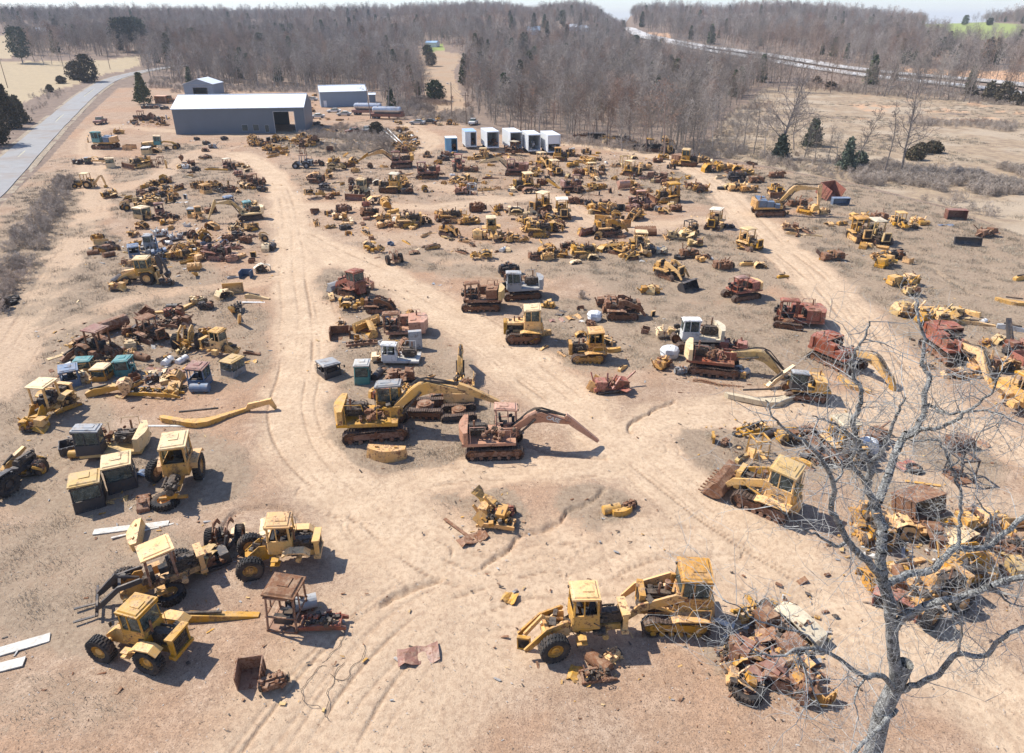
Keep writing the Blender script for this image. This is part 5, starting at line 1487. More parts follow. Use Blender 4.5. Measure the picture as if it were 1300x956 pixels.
# ---------------------------------------------------------------- trees
def tree_arrays(seed, Ht=15, spread=.34, n1=12, twig=.016, lean=0, trunk_r=.17, start=.32, leaves=0, dens=1.0, lean2=(0,0)):
    g = random.Random(seed); vs = []; fs = []; lv = []; lf = []
    def tube(pts, rs, n):
        b = len(vs); m = len(pts)
        for i, p in enumerate(pts):
            d = (pts[min(i+1, m-1)]-pts[max(i-1, 0)]).normalized(); a = d.orthogonal().normalized(); c = d.cross(a)
            for k in range(n):
                t = 2*math.pi*k/n; vs.append(p+(a*math.cos(t)+c*math.sin(t))*rs[i])
        for i in range(m-1):
            for k in range(n): fs.append((b+i*n+k, b+i*n+(k+1) % n, b+(i+1)*n+(k+1) % n, b+(i+1)*n+k))
    def grow(p, d, L, r, lv_):
        seg = (7, 4, 3, 2)[lv_]; pts = [p]; rs = [r]; dirs = [d]
        for i in range(seg):
            w = (.07, .24, .32, .35)[lv_]; up = (.03, .07, .06, .03)[lv_]
            d = (d+Vector((g.gauss(0, w), g.gauss(0, w), g.gauss(0, w)*.6+up))).normalized()
            p = p+d*L/seg; pts.append(p); rs.append(max(twig*.6, r*(1-(i+1)/seg*(.82, .8, .7, .6)[lv_]))); dirs.append(d)
        tube(pts, rs, (7, 4, 3, 3)[lv_])
        if lv_ == 3:
            return
        nc = (n1, max(3, int(6*dens)), max(2, int(5*dens)))[lv_]
        for k in range(nc):
            t = start+(1-start)*(k+g.random())/nc if lv_ == 0 else .2+.8*(k+g.random())/nc
            f = t*seg; i = min(int(f), seg-1); q = pts[i].lerp(pts[i+1], f-i); dd = dirs[i]
            az = g.uniform(0, 6.283) if lv_ else k*2.4+g.uniform(-.4, .4)
            side = (dd.orthogonal().normalized()); side.rotate(Matrix.Rotation(az, 3, dd))
            an = (1.05-.5*t, .8, .8)[lv_]; nd = (dd*math.cos(an)+side*math.sin(an)).normalized()
            LL = (Ht*spread*(1.15-.75*t)*g.uniform(.75, 1.2), L*.5*g.uniform(.6, 1.1), L*.55*g.uniform(.6, 1.1))[lv_]
            grow(q, nd, LL, max(twig, rs[i]*(.5, .5, .5)[lv_]), lv_+1)
        if leaves and lv_ == 2 and g.random() < leaves:
            for _ in range(5):
                c = pts[-1]+Vector((g.gauss(0, .3), g.gauss(0, .3), g.gauss(0, .25))); b = len(lv); s = g.uniform(.08, .18)
                for _k in range(3): lv.append(c+Vector((g.uniform(-s, s), g.uniform(-s, s), g.uniform(-s, s))))
                lf.append((b, b+1, b+2))
    grow(Vector((0, 0, -.3)), Vector((lean2[0], lean2[1], 1)).normalized(), Ht, trunk_r, 0)
    return vs, fs, lv, lf
def tree_mesh(name, mats, *a, **k):
    vs, fs, lv, lf = tree_arrays(*a, **k); me = bpy.data.meshes.new(name); b = len(vs)
    me.from_pydata([tuple(p) for p in vs+lv], [], fs+[tuple(i+b for i in f) for f in lf])
    for m in mats: me.materials.append(MAT[m])
    if len(mats) > 1 and lf: me.polygons.foreach_set('material_index', [0]*len(fs)+[1]*len(lf))
    me.update(); return me
def conifer_parts(seed, Ht, rad, shape='cone', n=2600, bare=.12, s=.3):
    g = random.Random(seed); vs = []; fs = []
    clumps = [(g.uniform(0, 1), g.uniform(0, 6.283), g.uniform(.25, 1.0)) for _ in range(220)]
    for i in range(n):
        t, a, rr = clumps[i % 220]; t = min(1, max(0, t+g.gauss(0, .03)))
        if g.random() < .12: continue
        if shape == 'cone': R_ = rad*(1-t)**.8*(1 if t > .06 else .75)
        elif shape == 'pine': R_ = rad*math.sqrt(max(0, 1-(1.6*t-.7)**2*.9)) if t > .05 else rad*.5
        else: R_ = rad*math.sqrt(max(.02, 1-(2*t-1)**2*.95))
        r_ = R_*(rr**.5)*g.uniform(.8, 1.1); z = Ht*bare+(Ht*(1-bare))*t
        c = Vector((math.cos(a)*r_+g.gauss(0, .12*rad), math.sin(a)*r_+g.gauss(0, .12*rad), z+g.gauss(0, .02*Ht)-r_*.15)); b = len(vs); q = s*g.uniform(.5, 1.2)
        ax = Vector((g.gauss(0, 1), g.gauss(0, 1), g.gauss(0, .6))).normalized(); bx = ax.orthogonal().normalized(); bx.rotate(Matrix.Rotation(g.uniform(0, 6), 3, ax))
        cx = ax.cross(bx); vs += [c-bx*q, c+bx*q, c+cx*q*1.3]; fs.append((b, b+1, b+2))
    return vs, fs
def put(o, x, y, rz=0, sc=1.0, dz=0.0):
    o.location = (x, y, zat(x, y)+dz); o.rotation_euler = (0, 0, rz); o.scale = (sc,)*3
def conifer(px, py, hpx, rad, label, shape='cone', mat='needle', n=2400, bare=.1, s=.3, name='conifer', cat='tree', group='evergreen trees around the yard'):
    p = ground(px, py); x, y = p.x, p.y; f = y*cp+(CAMZ-p.z)*sp; Ht = hpx*f/FPX/math.cos(math.atan2(CAMZ-p.z, y))
    root = link(bpy.data.objects.new(name, None)); tag(root, label, cat, group); put(root, x, y)
    mesh_obj('trunk', MB().cyl((0, 0, -.3), (0, 0, Ht*.9), max(.08, Ht*.018), 8, r2=.03), 'bark', root)
    vs, fs = conifer_parts(int(px*7+py), Ht, rad, shape, n, bare, s); me = bpy.data.meshes.new('crown'); me.from_pydata([tuple(v) for v in vs], [], fs); me.materials.append(MAT[mat]); link(bpy.data.objects.new('crown', me), root)
conifer(183, 132, 36, 3.6, 'dark green conifer standing alone behind the dirt lane by the big shed', n=3000, s=.38)
conifer(112, 104, 32, 5.2, 'broad dark cedar at the bend of the country road', 'round', 'cedar', 3600, .02, .45)
conifer(98, 101, 22, 4.2, 'smaller cedar joined to the left side of the broad cedar', 'round', 'cedar', 2400, .02, .45)
conifer(78, 106, 9, 2.2, 'low cedar bush in the road verge near the field', 'round', 'cedar', 900, .02, .4)
conifer(64, 117, 9, 1.4, 'small cedar bush at the field edge above the road', 'round', 'cedar', 700, .02, .35)
conifer(161, 66, 40, 8.5, 'big rounded pine left of its twin behind the pale field', 'pine', 'needledark', 3200, .3, .75)
conifer(176, 64, 38, 8.0, 'big rounded pine right of its twin behind the pale field', 'pine', 'needledark', 3200, .3, .75)
conifer(29, 80, 42, 5.5, 'tall ragged pine at the far end of the pale field', 'pine', 'needledark', 2400, .2, .6)
conifer(2, 150, 48, 3.6, 'dark cedar on the bank left of the road, uppermost of three', 'cone', 'cedar', 2800, .02, .4)
conifer(14, 163, 50, 3.6, 'dark cedar on the road bank, middle of three', 'cone', 'cedar', 2800, .02, .4)
conifer(-6, 184, 56, 4.0, 'dark cedar on the road bank, lowest of three', 'round', 'cedar', 2800, .02, .4)
conifer(26, 156, 32, 3, 'ragged cedar nearest the asphalt on the left bank', 'cone', 'cedar', 2000, .02, .4)
conifer(1031, 186, 33, 2.7, 'conical grey-green cedar at the wood edge above the yard', 'cone', 'needledark', 2400, .04, .3)
conifer(1074, 216, 39, 1.9, 'narrow dark cedar below the field, above the tipper box', 'cone', 'needledark', 2400, .02, .26)
conifer(990, 202, 29, 2.3, 'dark cedar under the big spreading bare tree', 'cone', 'needledark', 2200, .02, .3)
conifer(1090, 213, 20, 1.5, 'short cedar behind the narrow dark cedar', 'round', 'needledark', 1200, .02, .26)
conifer(1160, 203, 16, 2.0, 'round brown cedar bush, left of three in the field', 'round', 'cedar', 1600, .0, .28)
conifer(1168, 195, 13, 1.5, 'small brown cedar bush between two larger ones in the field', 'round', 'cedar', 1200, .0, .28)
conifer(1183, 194, 14, 2.2, 'round brown cedar bush, right of three in the field', 'round', 'cedar', 1600, .0, .28)
for k, (a, b, h_, r_, l_) in enumerate([(1254, 127, 22, 3.4, 'bushy cedar beside the highway, left end of the right clump'), (1273, 130, 24, 3.6, 'tallest cedar of the clump beside the highway'), (1288, 132, 14, 2.2, 'low cedar right of the tallest highway cedar'),
    (1232, 124, 12, 2.4, 'low dark cedar left of the highway cedar clump'), (1298, 134, 16, 2.4, 'cedar at the right end of the highway clump'), (1054, 113, 9, 2.2, 'small cedar at the left end of the field row'), (1037, 106, 8, 3, 'flat dark bush left of the field row')]):
    conifer(a, b, h_, r_, l_, 'round' if k % 2 else 'cone', 'cedar', 1500, .02, .45)
for k, (a, b, h_, l_) in enumerate([(378, 80, 22, 'green pine in the wood behind the small shed, right of its pair'), (350, 76, 20, 'green pine in the wood behind the sheds, left of its pair'), (332, 68, 24, 'tall green pine poking out of the wood above the big shed'), (395, 84, 16, 'short green pine in the wood above the pale blue shed'),
    (294, 74, 18, 'green pine in the wood above the gabled shed'), (245, 60, 22, 'dark pine rising from the wood above the road'), (370, 52, 20, 'distant dark pine among bare woods'), (806, 64, 18, 'dark pine beside the highway notch'), (830, 66, 14, 'dark low pine right of the highway notch'),
    (714, 30, 18, 'green tree on the ridge left of the notch'), (880, 42, 12, 'dark evergreen clump on the far ridge above the highway'), (1225, 30, 12, 'dark evergreen beside the green field'), (1256, 32, 9, 'small evergreen in the row behind the green field'), (1150, 82, 14, 'dark cedar in the wood beyond the highway'), (543, 72, 14, 'cedar at the top of the cleared slope'), (553, 128, 24, 'olive cedar on the right side of the cleared slope'), (547, 84, 16, 'rusty cedar halfway up the cleared slope'), (478, 170, 14, 'round reddish bush on the berm before the cars')]):
    conifer(a, b, h_, 1.9 if k == 17 else 3.6, l_, 'round' if k in (17, 10, 15) else 'pine', 'cedar' if k in (16, 17) else 'needle', 1500, .02 if k == 17 else .12, .3 if k == 17 else .5)

# bare tree kinds
BT = []
specs = [dict(Ht=14, spread=.44, n1=14), dict(Ht=16, spread=.36, n1=15, start=.35), dict(Ht=12, spread=.52, start=.22, n1=13), dict(Ht=15, spread=.42, n1=15, start=.3), dict(Ht=10, spread=.5, start=.18, n1=12), dict(Ht=13, spread=.42, leaves=.8), dict(Ht=9, spread=.36, start=.12, n1=11, trunk_r=.1), dict(Ht=6, spread=.45, start=.08, n1=10, trunk_r=.06, leaves=.35)]
for i, s in enumerate(specs):
    BT.append(tree_mesh('bare_tree', ['bark' if i not in (5, 7) else 'barkbrown', 'deadleaf'] if 'leaves' in s else [('bark', 'twig')[i % 2]], 100+i, twig=.024, **s))
BUSH = [tree_mesh('bush', ['brush'], 300+i, Ht=1.6, spread=.6, n1=12, twig=.014, trunk_r=.03, start=.05, dens=.9) for i in range(2)]
g = random.Random(5)
def bare(px, py, hpx, var, label, group=None, rz=None):
    p = ground(px, py); f = p.y*cp+(CAMZ-p.z)*sp; Ht = hpx*f/FPX/math.cos(math.atan2(CAMZ-p.z, p.y)); sc = Ht/specs[var]['Ht']
    o = link(bpy.data.objects.new('bare_tree', BT[var])); tag(o, label, 'tree', group); put(o, p.x, p.y, g.uniform(0, 6) if rz is None else rz, sc); return o
# single trees one can tell apart
def fine_tree(px, py, hpx, seed, label, **k):
    p = ground(px, py); f = p.y*cp+(CAMZ-p.z)*sp; Ht = hpx*f/FPX/math.cos(math.atan2(CAMZ-p.z, p.y))
    root = link(bpy.data.objects.new('bare_tree', None)); tag(root, label, 'tree', 'bare trees standing apart'); put(root, p.x, p.y)
    vs, fs, _, _ = tree_arrays(seed, Ht=Ht, **k); nt = 7*7
    tf = fs[:nt]; cf = fs[nt:]
    for nm, ff, mt in (('trunk', tf, 'barkdark'), ('crown', cf, 'barkdark')):
        used = sorted({i for q in ff for i in q}); mp = {i: j for j, i in enumerate(used)}
        me = bpy.data.meshes.new(nm); me.from_pydata([tuple(vs[i]) for i in used], [], [tuple(mp[i] for i in q) for q in ff]); me.materials.append(MAT[mt]); link(bpy.data.objects.new(nm, me), root)
fine_tree(1143, 220, 112, 21, 'tall slim bare tree with upswept limbs at the field edge', spread=.30, start=.22, n1=24, trunk_r=.24, twig=.03)
fine_tree(1122, 222, 88, 22, 'thin straight bare tree left of the tall slim one', spread=.18, start=.3, n1=18, trunk_r=.14, twig=.026)
fine_tree(987, 200, 92, 23, 'wide spreading bare tree over the dark cedar', spread=.5, start=.2, n1=24, trunk_r=.32, twig=.032)
fine_tree(1085, 214, 74, 24, 'thin pale bare tree between the two cedars', spread=.26, start=.3, n1=18, trunk_r=.12, twig=.026)
fine_tree(1008, 190, 60, 25, 'slender bare tree right of the spreading one', spread=.3, start=.3, n1=18, trunk_r=.14, twig=.026)
fine_tree(494, 150, 88, 26, 'dark lone bare tree beside the red tank trailer', spread=.2, start=.35, n1=16, trunk_r=.3, twig=.026)
fine_tree(471, 151, 70, 27, 'thin dark bare tree in front of the tank trailer', spread=.16, start=.4, n1=12, trunk_r=.18, twig=.022)
for k, (a, b, h_, v) in enumerate([(893, 186, 70, 3), (904, 190, 62, 1), (858, 190, 88, 0), (843, 196, 82, 5), (825, 192, 80, 3), (915, 176, 60, 1), (943, 190, 66, 3), (957, 196, 68, 0), (930, 198, 50, 4), (881, 196, 44, 4), (970, 200, 60, 1), (1020, 204, 45, 4), (1035, 206, 40, 4), (1050, 208, 44, 3), (1062, 209, 40, 4)]):
    bare(a, b, h_, v, 'bare grey tree in the thin strip between yard and field', 'bare trees between yard and field')
for k in range(30):
    a = 962+k*9.3+g.uniform(-3, 3); b = 112+(a-962)*.06+g.uniform(-2, 3)
    bare(a, b, g.uniform(26, 48), g.choice([0, 2, 4, 4]), 'bare tree in the row along the highway', 'bare trees in the row along the highway')
for a, b, h_ in [(56, 82, 30), (66, 82, 26), (44, 78, 28), (90, 78, 24), (75, 78, 34)]:
    bare(a, b, h_, 2, 'bare tree at the back of the pale field', 'bare trees at the back of the pale field')
# brush piles and individual bare bushes (their meshes are reused by the undergrowth)
for k, (a, b) in enumerate([(800, 190), (560, 158)]):
    p = ground(a, b); o = link(bpy.data.objects.new('bare_bush', BUSH[k])); tag(o, ['bare bush on the wood edge above the parked wrecks', 'bare bush beside the track below the power pole'][k], 'bush'); put(o, p.x, p.y, 1, 1.2)

# ---- forest: the nearest 200 as individual trees, the rest one mass
FRONT = [(-400, 62), (0, 62), (30, 70), (60, 74), (130, 72), (180, 72), (186, 96), (215, 104), (232, 112), (290, 112), (400, 112), (470, 118), (492, 140), (512, 148), (530, 146), (545, 140), (552, 120), (545, 92), (528, 72), (540, 56), (566, 56), (598, 72), (590, 92), (592, 125), (606, 150), (640, 168), (700, 180), (760, 188), (850, 197), (880, 196), (905, 168), (930, 140), (962, 112), (1010, 104), (1100, 97), (1100, 97)]
def forest_mask(px, py):
    m = np.zeros(px.shape, bool)
    poly = FRONT+[(1100, 112), (1200, 118), (1320, 128), (1700, 165), (1700, -60), (-400, -60)]
    m = inpoly(px, py, poly)
    # the gap of the highway, its far bank and the open fields
    hw = [(1500, 162), (1300, 124), (1200, 110), (1100, 99), (1000, 84), (930, 72), (880, 63), (840, 55), (805, 47), (790, 38), (776, 30), (776, 22), (806, 22), (806, 36), (835, 46), (880, 54), (930, 62), (1000, 71), (1100, 87), (1200, 95), (1300, 105), (1500, 128)]
    for q in (hw, GREEN_C, GREEN2, ORANGE, TAN2, FIELD_L2, CLEAR): m &= ~inpoly(px, py, q)
    m &= ~inpoly(px, py, [(1060, 92), (1000, 84), (930, 72), (880, 63), (840, 55), (805, 47), (790, 40), (788, 50), (800, 62), (840, 74), (880, 82), (930, 92), (1000, 104), (1060, 104)])
    m &= ~inpoly(px, py, [(640, 40), (700, 36), (760, 38), (765, 42), (700, 44), (640, 46)])
    return m
rng = np.random.default_rng(11)
def sample_forest(d0, d1, spacing, frac=1.0):
    amax = .82; A = .5*(d1*d1-d0*d0)*2*math.atan(.95); n = int(A/spacing**2*frac)
    d = np.sqrt(rng.uniform(d0*d0, d1*d1, n)); a = rng.uniform(-math.atan(.95), math.atan(.95), n)
    x = d*np.sin(a); y = d*np.cos(a); z = H(x, y); px, py = proj_np(x, y, z); m = forest_mask(px+rng.normal(0, 3, n), py+rng.normal(0, .8, n))
    return x[m], y[m], z[m]
fx, fy, fz = [np.concatenate(q) for q in zip(sample_forest(110, 420, 4.7), sample_forest(420, 800, 6.4), sample_forest(800, 1700, 9.5), sample_forest(1700, 2600, 20))]
dist = np.hypot(fx, fy); order = np.argsort(dist); fx, fy, fz = fx[order], fy[order], fz[order]
NI = 200
for i in range(NI):
    v = int(rng.choice([0, 1, 2, 3, 4, 5, 6])); o = link(bpy.data.objects.new('bare_tree', BT[v]))
    side = 'left of the cleared slope' if project(fx[i], fy[i], fz[i])[0] < 560 else 'behind the truck boxes and yard track'
    tag(o, 'bare woodland tree in the front of the wood '+side, 'tree', 'front trees of the wood '+side); put(o, fx[i], fy[i], rng.uniform(0, 6.28), rng.uniform(.55, .98))
def gn_instances(name, x, y, z, sc, var, sources, label):
    me = bpy.data.meshes.new(name); n = len(x); me.vertices.add(n); me.vertices.foreach_set('co', np.stack([x, y, z], -1).astype(np.float32).ravel())
    for nm, typ, arr in (('sc', 'FLOAT', sc), ('rz', 'FLOAT', rng.uniform(0, 6.28, n)), ('var', 'INT', var)):
        a = me.attributes.new(nm, typ, 'POINT'); a.data.foreach_set('value', arr.astype(np.float32 if typ == 'FLOAT' else np.int32))
    me.update(); o = link(bpy.data.objects.new(name, me)); tag(o, label, kind='stuff')
    ng = bpy.data.node_groups.new(name, 'GeometryNodeTree'); ng.interface.new_socket('Geometry', in_out='INPUT', socket_type='NodeSocketGeometry'); ng.interface.new_socket('Geometry', in_out='OUTPUT', socket_type='NodeSocketGeometry')
    N = ng.nodes; L = ng.links; gi = N.new('NodeGroupInput'); go = N.new('NodeGroupOutput'); jn = N.new('GeometryNodeJoinGeometry')
    def attr(nm, dt): a = N.new('GeometryNodeInputNamedAttribute'); a.data_type = dt; a.inputs['Name'].default_value = nm; return a.outputs['Attribute']
    asc, arz, av = attr('sc', 'FLOAT'), attr('rz', 'FLOAT'), attr('var', 'INT'); cx = N.new('ShaderNodeCombineXYZ'); L.new(arz, cx.inputs[2])
    for k, src in enumerate(sources):
        ip = N.new('GeometryNodeInstanceOnPoints'); oi = N.new('GeometryNodeObjectInfo'); oi.inputs['Object'].default_value = src; oi.inputs['As Instance'].default_value = True; oi.transform_space = 'ORIGINAL'
        cm = N.new('FunctionNodeCompare'); cm.data_type = 'INT'; cm.operation = 'EQUAL'; L.new(av, cm.inputs[2]); cm.inputs[3].default_value = k
        L.new(gi.outputs[0], ip.inputs['Points']); L.new(cm.outputs[0], ip.inputs['Selection']); L.new(oi.outputs['Geometry'], ip.inputs['Instance'])
        L.new(cx.outputs[0], ip.inputs['Rotation']); L.new(asc, ip.inputs['Scale']); L.new(ip.outputs[0], jn.inputs[0])
    L.new(jn.outputs[0], go.inputs[0]); md = o.modifiers.new('scatter', 'NODES'); md.node_group = ng; return o
src = {}
for o in list(C.objects):
    if o.type == 'MESH' and o.data in BT and o.data.name not in src: src[o.data.name] = o
for m in BT:
    if m.name not in src:
        p = ground(700, 100); o = link(bpy.data.objects.new('bare_tree', m)); put(o, p.x, p.y); tag(o, 'low leafy thicket tree in the middle of the wood', 'tree'); src[m.name] = o
pv, pf = conifer_parts(77, 12, 3.0, 'cone', 1500, .1, .6); pb = MB().cyl((0, 0, -.3), (0, 0, 11), .18, 7, r2=.04); nb_ = len(pb.v)
pm = bpy.data.meshes.new('pine_tree'); pm.from_pydata([tuple(v) for v in pb.v+pv], [], pb.f+[tuple(i+nb_ for i in f) for f in pf]); pm.materials.append(MAT['bark']); pm.materials.append(MAT['needle']); pm.polygons.foreach_set('material_index', [0]*len(pb.f)+[1]*len(pf)); pm.update()
p = ground(622, 120); po = link(bpy.data.objects.new('pine_tree', pm)); put(po, p.x, p.y, 0, .8); tag(po, 'lone green pine inside the wood above the truck boxes', 'tree', 'evergreen trees around the yard')
srcs = [src[m.name] for m in BT]+[po]; n = len(fx)-NI
wv = np.array([.17, .15, .14, .17, .11, .09, .09, .08]); near = np.hypot(fx[NI:], fy[NI:]) < 330
var = np.where(rng.random(n) < .022+.05*(fbm(fx[NI:], fy[NI:], 60, 2, 5) > .62), 8, rng.choice(8, n, p=wv)); sc = rng.uniform(.5, 1.0, n)*(.75+.5*fbm(fx[NI:], fy[NI:], 45, 3, 77))*(1+.2*(~near))
gn_instances('forest', fx[NI:], fy[NI:], fz[NI:]-.1, sc, var, srcs, 'grey leafless woodland running back to the horizon')
print('forest trees', n)
# undergrowth along the wood edge, road bank, berm and rough ground
bs = [o for o in C.objects if o.type == 'MESH' and o.data in BUSH]
def sample_img(n, poly, jitter=2):
    xs = [p[0] for p in poly]; ys = [p[1] for p in poly]; out = []
    cx, cy = [], []
    d = [flat(*p) for p in poly if p[1] > 40]; x0, x1 = min(p[0] for p in d), max(p[0] for p in d); y0, y1 = min(p[1] for p in d), max(p[1] for p in d)
    x = rng.uniform(x0, x1, n); y = rng.uniform(y0, y1, n); z = H(x, y); px, py = proj_np(x, y, z); m = inpoly(px, py, poly); return x[m], y[m], z[m]
U = [(4200, [(0, 330), (40, 270), (70, 232), (95, 225), (85, 262), (60, 300), (45, 345), (10, 385), (0, 400)]), (2200, [(-40, 200), (0, 175), (50, 140), (95, 112), (60, 112), (0, 140), (-40, 150)]), (5200, [(620, 172), (760, 190), (880, 200), (980, 212), (1080, 232), (1200, 262), (1260, 278), (1300, 240), (1200, 225), (1080, 205), (960, 190), (860, 186), (700, 176), (640, 164)]),
     (3500, [(500, 150), (600, 158), (600, 135), (560, 120), (500, 130)]), (4200, [(190, 120), (400, 118), (400, 108), (190, 98)]), (1300, [(380, 170), (440, 160), (500, 170), (500, 195), (420, 192), (380, 185)]), (6000, [(1010, 112), (1300, 136), (1300, 124), (1010, 100)]), (700, [(730, 378), (850, 372), (880, 398), (800, 402)]), (2600, [(1190, 205), (1300, 215), (1300, 250), (1240, 240)]),
     (2400, [(1080, 232), (1100, 205), (1180, 215), (1290, 232), (1300, 262), (1200, 250)]), (900, [(1150, 150), (1290, 158), (1290, 168), (1150, 160)]), (2600, [(880, 200), (930, 140), (980, 130), (1000, 190), (1010, 212)])]
ux, uy, uz = [np.concatenate(q) for q in zip(*[sample_img(*u) for u in U])]
k = (fbm(ux, uy, 12, 3, 9) > .42) | (ux < -30) & (uy < 130) & (fbm(ux, uy, 6, 3, 19) > .40); ux, uy, uz = ux[k], uy[k], uz[k]
gn_instances('undergrowth', ux, uy, uz-.05, rng.uniform(.35, 1.1, len(ux)), rng.integers(0, 2, len(ux)), bs, 'tangled leafless brush along the wood edge and road bank')
print('undergrowth', len(ux))
# dry grass: one mass of blades
def grass(n=420000):
    Yg, Xg = GR['Y'], GR['X']; P_ = np.maximum(GR['gr'], GR['fr']*.9*sstep(.42, .6, fbm(GR['X'], GR['Y'], 14, 4, 31)))*(Yg > 14)*(1-sstep(200, 340, Yg))
    area = np.gradient(Yg[:, 0])[:, None]*np.gradient(Xg, axis=1); dens = P_*area/np.maximum(1, (Yg/50))**1.1; dens = np.clip(dens, 0, None); dens[P_ < .12] = 0; dens = dens*np.clip(fbm(Xg, Yg, 1.1, 2, 91)-.35, 0, 1)**2
    f = dens.ravel()/dens.sum(); idx = rng.choice(f.size, n, p=f); x = Xg.ravel()[idx]+rng.normal(0, .2, n); y = Yg.ravel()[idx]+rng.normal(0, .2, n)
    z = GR['Z'].ravel()[idx]; far = np.clip(y/60, .8, 3); h = rng.uniform(.06, .24, n)*np.clip(far, 1, 1.6); w = rng.uniform(.008, .022, n)*far; a = rng.uniform(0, 6.28, n)
    dx, dy = np.cos(a)*w, np.sin(a)*w; lx, ly = rng.normal(0, .12, n), rng.normal(0, .12, n)
    co = np.stack([np.stack([x-dx, y-dy, z-.04], -1), np.stack([x+dx, y+dy, z-.04], -1), np.stack([x+lx, y+ly, z+h], -1)], 1).reshape(-1, 3)
    me = bpy.data.meshes.new('dry_grass'); me.vertices.add(3*n); me.vertices.foreach_set('co', co.astype(np.float32).ravel())
    me.loops.add(3*n); me.loops.foreach_set('vertex_index', np.arange(3*n, dtype=np.int32)); me.polygons.add(n); me.polygons.foreach_set('loop_start', (np.arange(n)*3).astype(np.int32)); me.update(calc_edges=True)
    me.materials.append(MAT['drygrass']); tag(link(bpy.data.objects.new('dry_grass', me)), 'dry grey-brown grass growing in patches over the yard', kind='stuff')
grass()
